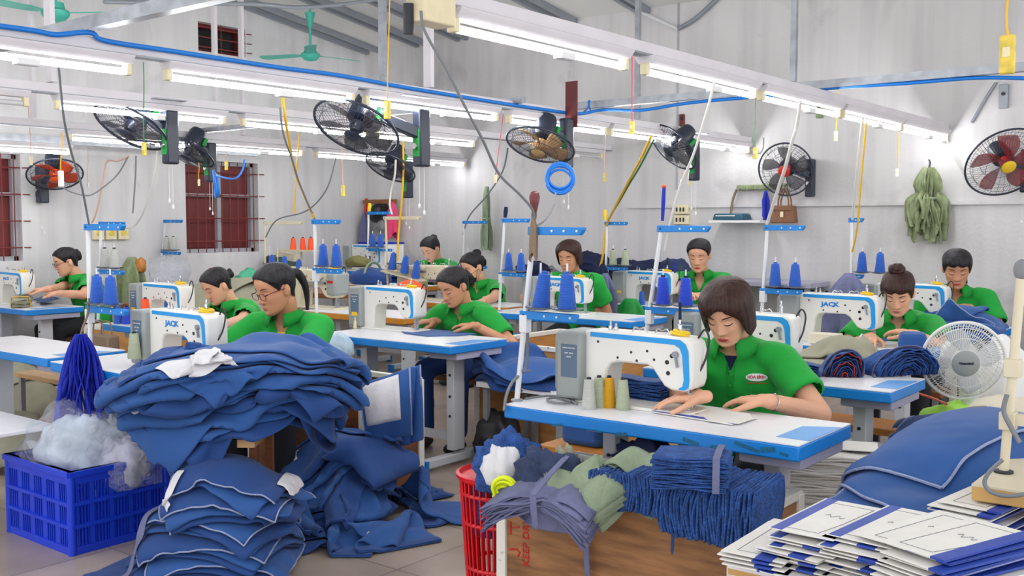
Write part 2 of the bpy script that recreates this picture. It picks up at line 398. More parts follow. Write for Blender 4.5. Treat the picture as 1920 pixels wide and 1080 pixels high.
def hair_cap(Mx, style):
    na, ntt = 84, 16
    a = np.linspace(-PI, PI, na + 1)[:-1]; deg = np.abs(np.degrees(a))
    if style == 'bob':
        zl = np.interp(deg, [0, 18, 38, 55, 66, 80, 110, 150, 180], [.062, .056, .04, .004, -.07, -.094, -.098, -.095, -.09])
        zl = zl + np.interp(np.degrees(a), [-70, -45, -20, 10, 30], [0, -.03, -.018, .008, 0])
        clamp, vol, tip = .02, .022, .012
    elif style == 'bob_back':
        zl = np.interp(deg, [0, 20, 40, 60, 75, 95, 120, 180], [.078, .07, .055, .02, -.06, -.085, -.09, -.09]); clamp, vol, tip = .015, .02, .01
    elif style == 'fringe':
        zl = np.interp(deg, [0, 12, 25, 45, 60, 74, 88, 102, 125, 180], [.056, .044, .046, .05, .02, -.022, .022, .01, -.055, -.085]); clamp, vol, tip = -.04, .015, .004
    else:
        zl = np.interp(deg, [0, 25, 45, 60, 76, 88, 102, 125, 180], [.078, .074, .06, .036, -.005, .022, .01, -.055, -.085]); clamp, vol, tip = -.04, .013, .002
    rs_ = np.random.default_rng(int(abs(Mx[0][3] * 1000)) + 3); jit = rs_.uniform(-1, 1, na); jit = (jit + np.roll(jit, 1)) * .5; zl = zl + jit * (.007 if style[:3] in ('bob', 'fri') else .003); jit2 = rs_.uniform(-1, 1, na)
    G = np.zeros((ntt + 1, na, 3)); T = np.linspace(0, 1, ntt + 1)
    for i, t in enumerate(T):
        z = zl + (.1175 - zl) * np.cos(t * PI / 2)
        zc = np.maximum(z, clamp)
        W, f, b = hW(zc), hF(zc), hB(zc); c, h = (b - f) / 2, (b + f) / 2
        off = vol * (1 - .25 * t) if t < .8 else vol * .8 + (tip - vol * .8) * ((t - .8) / .2)
        off = off * (1 + .08 * np.sin(a * 9) * t + .10 * jit2 * min(1, t * 2))
        if t < .3: off = off * (.75 + .25 * t / .3)
        sa, ca = np.sin(a), np.cos(a)
        x = W * np.sign(sa) * np.abs(sa) ** (2 / NEXP); y = c - h * np.sign(ca) * np.abs(ca) ** (2 / NEXP)
        L = np.sqrt(x * x + (y - c) ** 2) + 1e-6
        k = min(1, (math.sin(t * PI / 2)) * 1.6)
        G[i, :, 0] = x + x / L * off * k; G[i, :, 1] = y + (y - c) / L * off * k; G[i, :, 2] = z + off * (1 - math.sin(t * PI / 2)) * .9
    mb = MB(); n = na
    mb.add([Mx @ Vector(p) for p in G.reshape(-1, 3)], [(i * n + k, i * n + (k + 1) % n, (i + 1) * n + (k + 1) % n, (i + 1) * n + k) for i in range(ntt) for k in range(n)] + [tuple(range(n))])
    return mb
def capsule(mb, a, b, r0, r1, n=12):
    a, b = Vector(a), Vector(b); d = (b - a); L = d.length or 1e-4; d = d / L
    pts, rs = [], []
    for t in (-1, -.8, -.45): pts.append(a + d * r0 * t); rs.append(r0 * math.sqrt(max(.0004, 1 - t * t)))
    pts.append(a); rs.append(r0); pts.append(b); rs.append(r1)
    for t in (.45, .8, 1): pts.append(b + d * r1 * t); rs.append(r1 * math.sqrt(max(.0004, 1 - t * t)))
    mb.tube(pts, rs, n)
def hand(mb, W, f, nrm, side, k=1.0, curl=.35, spread=1.0):
    """wrist W, finger direction f, palm normal nrm (towards the surface), side = thumb direction"""
    f = Vector(f).normalized(); n = Vector(nrm); n = (n - f * n.dot(f)).normalized(); s = f.cross(n)
    if s.dot(Vector(side)) < 0: s = -s
    W = Vector(W); joints = []
    capsule(mb, W - f * .02 * k, W + f * .02 * k, .023 * k, .024 * k)
    for i, (off, ln, r) in enumerate(((.031, .068, .0092), (.0105, .077, .0094), (-.0105, .071, .0090), (-.031, .056, .0082))):
        K = W + f * (.088 - .006 * abs(i - 1)) * k + s * off * k - n * .004 * k
        capsule(mb, W + f * .012 * k + s * off * .5 * k, K, .0165 * k, .0125 * k)
        d = (f + s * (off * 3.2 * spread)).normalized(); c = curl * (1 + .12 * (i - 1.5)); p = K; an = .12 + c * .5
        for j, (q, rr) in enumerate(((.46, 1.0), (.31, .93), (.23, .82))):
            dd = d * math.cos(an) + n * math.sin(an); e = p + dd * ln * q * k
            capsule(mb, p, e, r * rr * k, r * rr * .93 * k); p = e; an += c
        joints.append((K, p))
    b = W + f * .022 * k + s * .026 * k + n * .004 * k
    d1 = (f * .62 + s * .75 + n * .28).normalized(); m = b + d1 * .045 * k
    d2 = (f * .88 + s * .38 + n * .32).normalized(); e1 = m + d2 * .032 * k; e2 = e1 + (f * .95 + n * .25 + s * .1).normalized() * .024 * k
    capsule(mb, W + f * .01 * k + s * .012 * k, m, .017 * k, .0125 * k); capsule(mb, m, e1, .0115 * k, .010 * k); capsule(mb, e1, e2, .0098 * k, .0085 * k)
    return joints
def elbow(Sh, W, L1, L2, pole):
    d = W - Sh; L = min(d.length, (L1 + L2) * .995); d = d.normalized()
    a = (L1 * L1 - L2 * L2 + L * L) / (2 * L); h = math.sqrt(max(1e-6, L1 * L1 - a * a))
    p = Vector(pole); p = (p - d * p.dot(d)).normalized()
    return Sh + d * a + p * h
def loft(mb, P, N, Cc, rings, n=24):
    vs = []; m = len(rings)
    for t, wx, dy in rings:
        c = P * (1 - t) ** 2 + Cc * 2 * t * (1 - t) + N * t * t
        tg = ((Cc - P) * 2 * (1 - t) + (N - Cc) * 2 * t).normalized()
        ux = Vector((1, 0, 0)); ux = (ux - tg * ux.dot(tg)).normalized(); uy = tg.cross(ux)
        for k in range(n):
            a = 2 * PI * k / n; ca, sa = math.cos(a), math.sin(a)
            vs.append(c + ux * wx * math.copysign(abs(ca) ** .85, ca) + uy * dy * math.copysign(abs(sa) ** .85, sa))
    fs = [(i * n + k, i * n + (k + 1) % n, (i + 1) * n + (k + 1) % n, (i + 1) * n + k) for i in range(m - 1) for k in range(n)]
    fs += [tuple(range(n)), tuple(range((m - 1) * n, m * n))]
    mb.add(vs, fs)
def person(label, head, rz, pelvis_back=.2, seat=.46, lh=None, rh=None, lf=(0, -1, 0), rf=(0, -1, 0), yaw=0, pitch=30, roll=0, hair='tied', hm='hair_k', k=1.06, vox=.010, skin='skin',
           bun=None, pony=None, glasses=None, mask=False, inner=None, trouser='trouser_k', curl=.4, logo=True, lip='lip2', fine=False, extras=(), hipx=0.0, wide=1.0):
    root = thing('person', label, 'person', (head[0], head[1], 0), rz)
    Rz = Matrix.Rotation(rz, 3, 'Z'); Ri = Rz.transposed()
    def L(w): return Ri @ (Vector(w) - Vector((head[0], head[1], 0)))
    H = Vector((0, 0, head[2]))
    Rh = Euler((R(pitch), R(roll), R(yaw)), 'ZXY').to_matrix() if False else (Matrix.Rotation(R(yaw), 3, 'Z') @ Matrix.Rotation(R(pitch), 3, 'X') @ Matrix.Rotation(R(roll), 3, 'Y'))
    Mh = Matrix.Translation(H) @ Rh.to_4x4() @ Matrix.Diagonal((k * 1.0, k * .95, k * .95, 1))
    skull = Mh @ Vector((0, .03, -.075))
    N = Vector((0, .098 * k, head[2] - (.135 - .0006 * (pitch - 20)) * k))
    P = Vector((hipx, pelvis_back + .05, seat + .10))
    C_ = (P + N) / 2 + Vector((0, .07, .03))
    ax = (N - P).normalized()
    Sh = [N + Vector((s * .172 * k * wide, .012, -.058 * k)) for s in (-1, 1)]
    wr = [L(rh) if rh is not None else Vector((-.14, -.28, .8)), L(lh) if lh is not None else Vector((.14, -.28, .8))]
    fd = [Vector(rf), Vector(lf)]
    fd = [Ri @ v for v in fd]
    el = [elbow(Sh[i], wr[i], .27 * k, .25 * k, (s * .9, .25, -.65)) for i, s in ((0, -1), (1, 1))]
    rings = [(-.02, .165, .125), (.18, .163, .128), (.42, .157, .122), (.68, .174, .122), (.84, .176, .106), (.93, .122, .08), (1.0, .066, .06)]
    rings = [(t, w * k * wide, d * k) for t, w, d in rings]
    # body: one skin
    b1 = MB()
    loft(b1, P, N, C_, [(t, w * .93, d * .93) for t, w, d in rings])
    capsule(b1, N - ax * .03, skull, .056 * k, .050 * k)
    for i in (0, 1):
        capsule(b1, Sh[i], el[i], .047 * k, .040 * k); capsule(b1, el[i], wr[i], .040 * k, .026 * k)
    knees = []
    for s in (-1, 1):
        hp = P + Vector((s * .09, -.02, 0)); kn = Vector((s * .14 + hipx, P.y - .42, seat + .05)); an = Vector((s * .13 + hipx, P.y - .40, .09)); knees.append((hp, kn, an))
        capsule(b1, hp, kn, .075, .052); capsule(b1, kn, an, .05, .036); capsule(b1, an + Vector((0, .02, -.05)), an + Vector((0, -.12, -.06)), .032, .026)
    body = MB(); mesh_into(body, voxel(b1, vox, 5))
    hb = MB(); J = []
    for i, s in ((0, -1), (1, 1)):
        hd = MB(); d = (wr[i] - el[i]).normalized()
        capsule(hd, el[i] + d * .10, wr[i], .036 * k, .0265 * k)
        J.append(hand(hd, wr[i] + d * .01, fd[i], (0, 0, -1), (-s, -.3, 0), k * .98, curl))
        mesh_into(body, voxel(hd, .0042 if fine else .0055, 3))
    head_mesh(body, Mh)
    body.build('body', skin, root, smooth=60)
    # shirt
    sh = MB(); sr = [(t, w * (1.03 if t < .9 else .98), d * (1.05 if t < .9 else .98)) for t, w, d in rings]
    sr = [(-.16, .172 * k * wide, .135 * k)] + sr
    loft(sh, P, N, C_, sr)
    for i in (0, 1):
        u = el[i] - Sh[i]
        capsule(sh, Sh[i] + (N - Sh[i]) * .25, Sh[i], .062 * k, .07 * k)
        q = Sh[i] + u * .66
        sh.tube([Sh[i] - u * .05, Sh[i] + u * .2, Sh[i] + u * .45, q], [.066 * k, .07 * k, .072 * k, .075 * k], 18)
    sm = voxel(sh, vox * 1.15, 7)
    # cloth folds
    vv = np.empty(len(sm.vertices) * 3); sm.vertices.foreach_get('co', vv); vv = vv.reshape(-1, 3)
    nn = np.empty(len(sm.vertices) * 3); sm.vertices.foreach_get('normal', nn); nn = nn.reshape(-1, 3)
    ph = rng.uniform(0, 6, 6)
    w = (np.sin(vv[:, 2] * 46 + vv[:, 0] * 34 + ph[0] + 1.6 * np.sin(vv[:, 0] * 15 + ph[1])) * .5 + np.sin(vv[:, 2] * 27 - vv[:, 0] * 42 + ph[2] + 1.5 * np.sin(vv[:, 1] * 17)) * .5)
    fade = np.clip((N.z - .04 - vv[:, 2]) / .12, .12, 1)
    vv = vv + nn * (w * .0052 * fade)[:, None]
    sm.vertices.foreach_set('co', vv.reshape(-1)); sm.update()
    zv = N.z - (.125 if inner == 'yellow' or hair == 'slick' else .092) * k
    import bmesh
    bm = bmesh.new(); bm.from_mesh(sm)
    dele = [f for f in bm.faces if (lambda c: c.z > zv and c.y < N.y - .01 and abs(c.x) < (c.z - zv) * .42 and c.z < N.z + .05)(f.calc_center_median())]
    cuff = []
    for f in bm.faces:
        c = f.calc_center_median()
        for i in (0, 1):
            u = (el[i] - Sh[i]); l = u.length; t = (c - Sh[i]).dot(u) / (l * l)
            if t > .655 and (c - Sh[i] - u * t).length < .062 * k: cuff.append(f)
    bmesh.ops.delete(bm, geom=list(set(dele + cuff)), context='FACES')
    bmesh.ops.delete(bm, geom=[v for v in bm.verts if not v.link_faces], context='VERTS')
    for v in bm.verts:
        if not v.is_boundary: continue
        c = v.co
        for i in (0, 1):
            u = el[i] - Sh[i]; l2 = u.length_squared; t = (c - Sh[i]).dot(u) / l2
            if .56 < t < .75 and (c - Sh[i] - u * t).length < .12 * k: v.co = c + u * (.66 - t)
        if c.y < N.y and abs(c.x) < .08 and c.z > zv - .02 and c.z < N.z + .03:
            v.co.x = math.copysign(max(0, c.z - zv) * .42, c.x)
    bm.to_mesh(sm); bm.free()
    so = link(sm, 'polo_shirt', 'green', root, smooth=60)
    bv = BVHTree.FromPolygons([v.co.copy() for v in sm.vertices], [tuple(p.vertices) for p in sm.polygons])
    def onto(x, z, off=.003):
        h = bv.ray_cast(Vector((x, -2, z)), Vector((0, 1, 0)))
        return (h[0] + Vector((0, -off, off * .6))) if h[0] is not None else Vector((x, N.y - .1, z))
    # collar
    cg = []
    ux = Vector((1, 0, 0)); uy = ax.cross(ux).normalized(); uy = -uy if uy.y < 0 else uy
    cax = (skull - N).normalized()
    for r_, h_, ext in ((.057, -.005, 0), (.058, .030, 0), (.066, .034, 0), (.086, .008, .01), (.100, -.016, .034)):
        row = []
        for j in range(29):
            a = R(22 + 316 * j / 28); fr = max(0, math.cos(a)) ** 2
            rr = r_ * k * (1 + .12 * fr)
            row.append(N + Vector((rr * math.sin(a), -rr * math.cos(a) * 1.0, 0)) + cax * (h_ * k) + Vector((0, -.012 * fr, -ext * fr - .018 * fr)))
        cg.append(row)
    c = MB(); c.grid(np.array([[list(p) for p in r] for r in cg])); c.build('collar', 'green_d', root, smooth=70, solid=.004)
    if vox < .0105:
        pk = MB(); zs = [zv + .02, zv - .03, zv - .08, zv - .12]
        G = np.array([[list(onto(x, z, .004)) for x in (-.016, 0, .016)] for z in zs]); pk.grid(G); pk.build('placket', 'green_d', root, smooth=60)
        for z in (zv - .015, zv - .07): MB().ell(onto(0, z, .006), (.005, .003, .005), 8, 6).build('button', 'green', root)
    if logo:
        lx, lz = .096 * k, N.z - .118 * k
        e = MB(); G = []
        for i in range(4):
            r = i / 3; G.append([list(onto(lx + .041 * r * math.cos(a), lz + .0165 * r * math.sin(a), .0035)) for a in np.linspace(0, 2 * PI, 29)])
        e.grid(np.array(G)); lg = e.build('logo_patch', 'white_p', root, smooth=60)
        tm = textmesh('HÒA BÌNH', .0165, .0005, 0)
        for v in tm.vertices: v.co = onto(lx + v.co.x * .84, lz + v.co.y * 1.05, .0046)
        link(tm, 'logo_lettering', 'redprint', lg, smooth=0)
        t2 = MB()
        pts = [onto(lx + u, lz - .024, .003) for u in np.linspace(-.03, .034, 5)]
        for p in pts: t2.box(p, (.0165, .001, .0035))
        t2.build('logo_caption', 'redprint', lg, smooth=0)
    # trousers and shoes
    tr = MB()
    for hp, kn, an in knees: capsule(tr, hp, kn, .095, .068); capsule(tr, kn, an + Vector((0, 0, .03)), .066, .052)
    tr.ell(P + Vector((0, 0, -.02)), (.165 * k, .125 * k, .11))
    link(voxel(tr, .016, 5), 'trousers', trouser, root, smooth=60)
    for hp, kn, an in knees:
        so_ = MB(); so_.ell(an + Vector((0, -.06, -.055)), (.045, .12, .038), 14, 10); so_.build('shoe', 'shoe', root)
    # face
    def fp(x, z, o=.0008): return Mh @ Vector((x, face_y(x, z) - o, z))
    lp = MB()
    G = []
    for v in np.linspace(-1, 1, 7):
        G.append([list(fp(u * .0235, -.0695 + v * (.0075 if v > 0 else .0082) * (1 - abs(u) ** 1.7) * (1 - .22 * math.exp(-(u / .16) ** 2) * (v > 0)), .0012)) for u in np.linspace(-.98, .98, 15)])
    lp.grid(np.array(G)); lp.build('lips', lip, root, smooth=60)
    for s in (-1, 1):
        eb = MB(); xs = np.linspace(.014, .05, 8)
        eb.tube([fp(s * x, .0235 + .006 * math.sin((x - .014) / .036 * PI * .8), .0005) for x in xs], [.0012, .0026, .003, .003, .0028, .0024, .0018, .0008], 6); eb.build('eyebrow', 'brow', root)
        ls = MB(); xs = np.linspace(.0165, .047, 8)
        ls.tube([fp(s * x, -.001 - .0055 * math.sin((x - .0165) / .0305 * PI), .001) for x in xs], [.0006, .0014, .002, .0021, .0021, .002, .0016, .0008], 6); ls.build('eyelash', 'lash', root)
    # hair
    hr = hair_cap(Mh, hair).build('hair', hm, root, smooth=70, solid=.005, subsurf=1)
    if bun:
        for q in bun:
            bm_ = MB(); bm_.ell(Mh @ Vector(q[:3]), [x * k for x in q[3:6]], 20, 14, Rh)
            o = bm_.build('bun', hm, root)
            dm = bpy.data.textures.get('bunclouds') or bpy.data.textures.new('bunclouds', 'CLOUDS'); dm.noise_scale = .03
            md = o.modifiers.new('d', 'DISPLACE'); md.texture = dm; md.strength = .022; md.texture_coords = 'LOCAL'
    if pony:
        pm = MB(); pts = spline([Mh @ Vector(q) for q in pony], 6); n_ = len(pts)
        pm.tube(pts, [.024 * k * (1 - .72 * (i / (n_ - 1)) ** 1.5) * (1 if i else .7) for i in range(n_)], 14); pm.build('ponytail', hm, root)
        tie = MB(); tie.ring(pts[1], .022 * k, .006, pts[2] - pts[0], 20, 6); tie.build('hair_tie', 'black', root)
    if glasses:
        g = MB()
        for s in (-1, 1):
            cx = s * .034; ring_ = [Mh @ Vector((cx + .026 * math.copysign(abs(math.cos(a)) ** .7, math.cos(a)), face_y(cx, -.004) - .018, -.006 + .018 * math.copysign(abs(math.sin(a)) ** .7, math.sin(a)))) for a in np.linspace(0, 2 * PI, 25)]
            g.tube(ring_, .0017 * k, 6)
            g.tube([Mh @ Vector(p) for p in ((s * .06, face_y(.034, -.004) - .016, .004), (s * .074, -.04, .004), (s * .078, .005, .0))], .0018 * k, 6)
        g.tube([Mh @ Vector((x, face_y(.034, -.004) - .019, .0)) for x in (-.009, 0, .009)], .0016 * k, 6)
        g.build('glasses', glasses, root)
    if mask:
        mm = MB(); G = []
        for v in np.linspace(-.112, -.022, 10):
            G.append([list(Mh @ Vector((u, face_y(u, max(v, -.105)) - .006, v))) for u in np.linspace(-.052, .052, 13)])
        mm.grid(np.array(G)); mo = mm.build('face_mask', 'black', root, smooth=60, solid=.002)
        for s in (-1, 1):
            st = MB()
            for z in (-.03, -.1): st.tube([Mh @ Vector((s * .052, face_y(.052, max(z, -.1)) - .005, z)), Mh @ Vector((s * .072, -.02, -.02)), Mh @ Vector((s * .082, .02, -.012))], .0016, 5)
            st.build('ear_loop', 'black', mo)
    if inner:
        im = MB(); G = [[list(N + Vector((x, -.118 * k + .02 * (z > -.06), z)) ) for x in (-.03 * (1 + z * 4), 0, .03 * (1 + z * 4))] for z in (-.06, -.1, -.14)]
        G = []
        for z in np.linspace(zv - .01, zv + .055, 6):
            hw = max(.004, (z - zv) * .40 + .004)
            G.append([[x, N.y - .105 * k - .01 + .35 * (z - zv), z] for x in np.linspace(-hw, hw, 5)])
        bb = BVHTree.FromPolygons([Vector(v) for v in body.v], body.f)
        for r in G:
            for p in r:
                h = bb.ray_cast(Vector((p[0], N.y - .17, p[2])), Vector((0, 1, 0)))
                if h[0] is not None: p[1] = h[0].y - .006
        im.grid(np.array(G)); im.build('undershirt', inner, root, smooth=60, label=None)
    for e in extras: e(root, Mh, J, wr, el, fd)
    return root
# ------------------------------------------------------------------ sewing stations
def table_parts(root, L=1.2, D=.48, H=.76, edge='blue_edge', legm='leg', tape=True, leg_x=None, tray=True, th=.045, taps=()):
    """front-left corner of the top at the origin of the thing, x to the right, y to the back; origin on the floor"""
    MB().box((L / 2, D / 2, H - .002), (L - .004, D - .004, .004)).build('table_top', 'white_lam', root)
    MB().box((L / 2, D / 2, H - .004 - th / 2), (L, D, th)).build('table_edge', edge, root, bevel=.006)
    if tape:
        t = MB(); t.prism([(L - .16, .0), (L - .02, .0), (L - .001, .02), (L - .001, D * .82), (L - .11, D * .82), (L - .11, .10)], H + .0003, H + .0012, 'xy'); 
        t = MB(); t.prism([(L - .115, .085), (L - .002, .085), (L - .002, D * .80), (L - .115, D * .66)], H + .0003, H + .0012, 'xy'); t.build('edge_tape', 'tape', root)
    if tray: MB().box((L - .13, D * .55, H - .004 - th - .022), (.22, D * .8, .042)).build('drawer_tray', 'lav', root, bevel=.004)
    for i, x in enumerate(leg_x or (.20, L - .20)):
        lg = MB(); lg.box((x, D * .52, (H - th) * .55 + .02), (.06, .10, (H - th) * .9)); lg.box((x, D * .52, H - th - .03), (.07, D * .7, .04))
        lo = lg.build('leg', legm, root, bevel=.004)
        MB().box((x, D * .5, .045), (.06, D * 1.05, .05)).build('foot_bar', legm, lo, bevel=.006)
        for y in (-.012, D * 1.012): MB().box((x, y, .035), (.066, .03, .066)).build('foot_cap', 'blue_edge', lo, bevel=.005)
        for z in (.3, .42, .55): MB().cyl((x, D * .52 - .05, z), (x, D * .52 - .056, z), .008, n=10).build('bolt', 'dark', lo)
    br = MB(); br.bar((.22, D * .55, .16), (L - .22, D * .55, .16), .035, .05); br.build('cross_bar', legm, root)
TABLES = {}
def table(key, x0, y0, label, L=1.2, D=.48, **kw):
    r = thing('sewing_table', label, 'sewing table', (x0, y0, 0), group=None)
    table_parts(r, L, D, **kw); TABLES[key] = r; return r

def machine_parts(root, brand='JACK', body='mach', stripe='stripe', k=1.0, motor='mach_g', plate=True, yellow_tag=False, pin_blue=False, thread=True, detail=True, red=None):
    """origin: centre of the bed on the table; needle at x=+.24; back towards -y"""
    w = .058
    prof = [(-.19, 0), (-.19, .27), (-.178, .288), (.18, .288), (.25, .284), (.282, .27), (.29, .24), (.292, .13), (.283, .098), (.255, .086), (.2, .088), (.172, .10), (.125, .158), (.10, .172), (-.03, .172), (-.062, .163), (-.078, .14), (-.09, 0)]
    b = MB(); b.prism(prof, -w, w); b.build('machine_body', body, root, bevel=.009)
    b = MB(); b.box((.03, .01, .006), (.52, .17, .012)); b.build('bed_plate', body, root, bevel=.003)
    mo = MB(); mo.box((-.237, 0, .146), (.125, .19, .268)); mo = mo.build('motor_housing', motor, root, bevel=.014)
    cap = MB(); cap.box((-.303, .0, .15), (.03, .15, .225)); cap.build('motor_cover', 'mach_dg' if motor == 'mach_dg' else motor, mo, bevel=.012)
    if plate:
        MB().box((-.232, -.0955, .165), (.075, .002, .13)).build('rating_plate', 'plate', mo)
        for i, (t, z) in enumerate((('SERVO MOTOR', .215), ('220V  50Hz', .195), ('550W', .18))): lettering('plate_lettering', t, .0085, 'white_p', mo, (-.232, -.0972, z), (PI / 2, 0, 0))
    if yellow_tag: MB().box((-.232, -.0968, .098), (.055, .002, .025)).build('warning_tag', 'yellow', mo)
    if stripe:
        st = MB(); y0 = -w - .0016
        st.prism([(-.155, .263), (.215, .257), (.238, .245), (.248, .22), (.256, .13), (.25, .105), (.235, .098), (.236, .092), (.258, .092), (.276, .102), (.279, .13), (.274, .235), (.262, .262), (.238, .277), (-.155, .281)], y0, -w + .001)
        st.build('stripe', stripe, root)
    if brand: lettering('brand_lettering', brand, .034 if brand == 'JACK' else .026, 'jack' if brand == 'JACK' else ('redprint' if red else 'dark'), root, (.01 if brand == 'JACK' else -.05, -w - .0008, .225 if brand == 'JACK' else .235), (PI / 2, 0, 0), .0016 if brand == 'JACK' else .0004, 1.35)
    # head fittings
    for x, z in ((-.12, .245), (.03, .215), (.13, .195), (.055, .185), (-.03, .19), (.10, .225)):
        if detail: MB().cyl((x, -w - .0008, z), (x, -w + .002, z), .0052, n=10).build('screw_hole', 'black', root)
    for x, z in ((.185, .19), (.205, .215), (.19, .15)):
        if detail: MB().cyl((x, -w - .001, z), (x, -w + .002, z), .0085, n=12).build('access_hole', 'black', root)
    tl = MB(); tl.cyl((.222, -w, .222), (.222, -w - .012, .222), .012); tl.bar((.222, -w - .008, .222), (.232, -w - .008, .175), .01, .006); tl.build('tension_lever', 'steel_g', root)
    nb = MB(); nb.cyl((.245, 0, .10), (.245, 0, .045), .0065); nb.cyl((.245, 0, .045), (.245, 0, .008), .0022); nb.build('needle_bar', 'chrome', root)
    pf = MB(); pf.cyl((.252, .012, .10), (.252, .012, .02), .005); pf.box((.25, .0, .017), (.022, .036, .008)); pf.build('presser_foot', 'chrome', root)
    th = MB(); th.box((.262, -.02, .05), (.014, .01, .06)); th.build('knee_lift_rod', 'steel_g', root)
    if detail:
        for x, h in ((-.10, .035), (-.075, .028)):
            p = MB(); p.lathe([(.009, .286), (.009, .286 + h * .5), (.005, .286 + h * .5), (.006, .286 + h), (.0, .286 + h + .002)], (x, 0, 0), n=12); p.build('thread_guide', 'chrome', root)
        for x in (.03, .13):
            p = MB(); p.tube(spline([(x - .03, 0, .286), (x - .02, 0, .305), (x, .0, .30), (x + .02, 0, .306), (x + .035, 0, .286)], 4), .003, 6); p.build('thread_hook', 'chrome', root)
    sp = MB(); sp.lathe([(.009, .28), (.009, .325), (.004, .33), (.004, .385 if pin_blue else .345), (0, .39 if pin_blue else .35)], (.205, 0.0, 0), n=12); sp.build('spool_pin', 'chrome', root)
    if pin_blue: MB().cyl((.205, 0, .345), (.205, 0, .41), .006, .005).build('brush_handle', 'navy', root)
    if thread:
        for j in range(2): MB().ring((.205 + .008 * j, 0, .292 + .008 * j), .032 - .004 * j, .006, (.15, .1, 1), 24, 6, ).build('thread_wad', 'yellow', root)
    cd = MB(); cd.tube(spline([(.262, .03, .27), (.29, .03, .31), (.31, .03, .28), (.304, .02, .21), (.29, .0, .16)], 5), .004, 6); cd.build('lamp_cord', 'dark', root)
def machine(label, x, y, z=.76, rz=0, scale=1.0, **kw):
    r = thing('sewing_machine', label, 'sewing machine', (x, y, z), rz); r.scale = (scale,) * 3
    machine_parts(r, **kw); return r
def needle_at(px, py, z=.76):
    p = at(px, py, z); return p.x - .245, p.y

def cone_parts(root, m='thr_b', r0=.036, r1=.023, h=.135):
    b = MB(); b.lathe([(r0 * .93, 0), (r0, .006), (r1, h - .004), (r1 * .9, h), (r1 * .45, h + .001)], n=28); b.build('thread', m, root)
    c = MB(); c.lathe([(r1 * .46, h - .01), (r1 * .5, h + .009), (r1 * .3, h + .011), (r1 * .28, h - .01)], n=16); c.build('cone_core', 'dark' if m in ('thr_g', 'thr_s') else 'thr_b' if m == 'thr_b' else 'navy', root)
CONES = {}
def cone(label, loc, m='thr_b', scale=1.0, tilt=None, cat='thread cone', group=None, pin=0):
    if m not in CONES:
        r = thing('thread_cone', label, cat, loc); cone_parts(r, m); CONES[m] = r; o = r
        if tilt: o.rotation_euler = tilt
        o.scale = (scale,) * 3
        if group: o['group'] = group
    else: o = dup(CONES[m], loc, rot=tilt or (0, 0, random.random() * 3), label=label, group=group, scale=scale)
    return o
def stand_parts(root, h=.70, z1=.32, arm=.24, arm_m='blue_edge', pole_m='steel_w', top=True, lean=0.0, dishes=2, r=.011):
    """thread stand, origin at the foot of its pole on the table; arms point to +x"""
    p = MB(); p.cyl((0, 0, 0), (lean * h, 0, h), r, n=14); p.build('pole', pole_m, root)
    MB().lathe([(.024, 0), (.024, .006), (.014, .009)], n=16).build('foot_flange', 'steel_g', root)
    x = lean * z1
    MB().box((x, 0, z1 - .035), (.036, .036, .07)).build('joint_clamp', pole_m, root, bevel=.003)
    def armf(z, L, name):
        x = lean * z; a = MB()
        a.prism([(x - .02, z - .016), (x + L - .01, z - .016), (x + L + .006, z + .004), (x + L + .004, z + .014), (x - .02, z + .016)], -.013, .013); o = a.build(name, arm_m, root, bevel=.002)
        for xx in (x, x + L * .42, x + L * .66, x + L - .02): MB().cyl((xx, -.0135, z), (xx, -.016, z), .0048, n=8).build('rivet', 'dark' if xx == x else 'steel_w', o)
        return o
    if top: armf(h - .01, arm, 'top_arm')
    a = armf(z1, arm * 1.05, 'spool_arm')
    out = []
    for i in range(dishes):
        xx = x + .075 + .125 * i
        d = MB(); d.lathe([(.0, z1 + .022), (.02, z1 + .022), (.056, z1 + .03), (.062, z1 + .036), (.058, z1 + .032), (.02, z1 + .026), (0, z1 + .026)], (xx, 0, 0), n=24); d.build('spool_dish', 'steel_g', root)
        MB().cyl((xx, 0, z1 + .02), (xx, 0, z1 + .205), .004).build('spool_pin', 'steel_w', root)
        out.append((xx, z1 + .03))
    return out
def stand(label, loc, cones=('thr_b', 'thr_b'), where='', rz=0, cs=1.0, tilt0=None, **kw):
    r = thing('thread_stand', label, 'thread stand', loc, rz); ds = stand_parts(r, **kw)
    for i, m in enumerate(cones):
        if m is None or i >= len(ds): continue
        nm = {'thr_b': 'blue', 'thr_rb': 'royal blue', 'thr_g': 'sage', 'thr_s': 'silver grey', 'thr_y': 'gold', 'thr_o': 'orange'}[m]
        l = Vector((ds[i][0], 0, ds[i][1])); l.rotate(Euler((0, 0, rz))); l = l + Vector(loc)
        cone(f"{nm} thread cone on the {'pole side' if i == 0 else 'outer end'} of {where}", l, m, cs, tilt0 if i == 0 else None)
    return r
def bench(label, x0, y0, x1, y1, z=.45, m='bench', legm='steel_g', t=.035):
    r = thing('bench', label, 'bench', ((x0 + x1) / 2, (y0 + y1) / 2, 0)); w, d = x1 - x0, y1 - y0
    MB().box((0, 0, z - t / 2), (w, d, t)).build('bench_seat', m, r, bevel=.004)
    for sx in (-1, 1):
        for sy in (-1, 1): MB().box((sx * (w / 2 - .04), sy * (d / 2 - .03), (z - t) / 2), (.03, .03, z - t)).build('leg', legm, r)
    return r
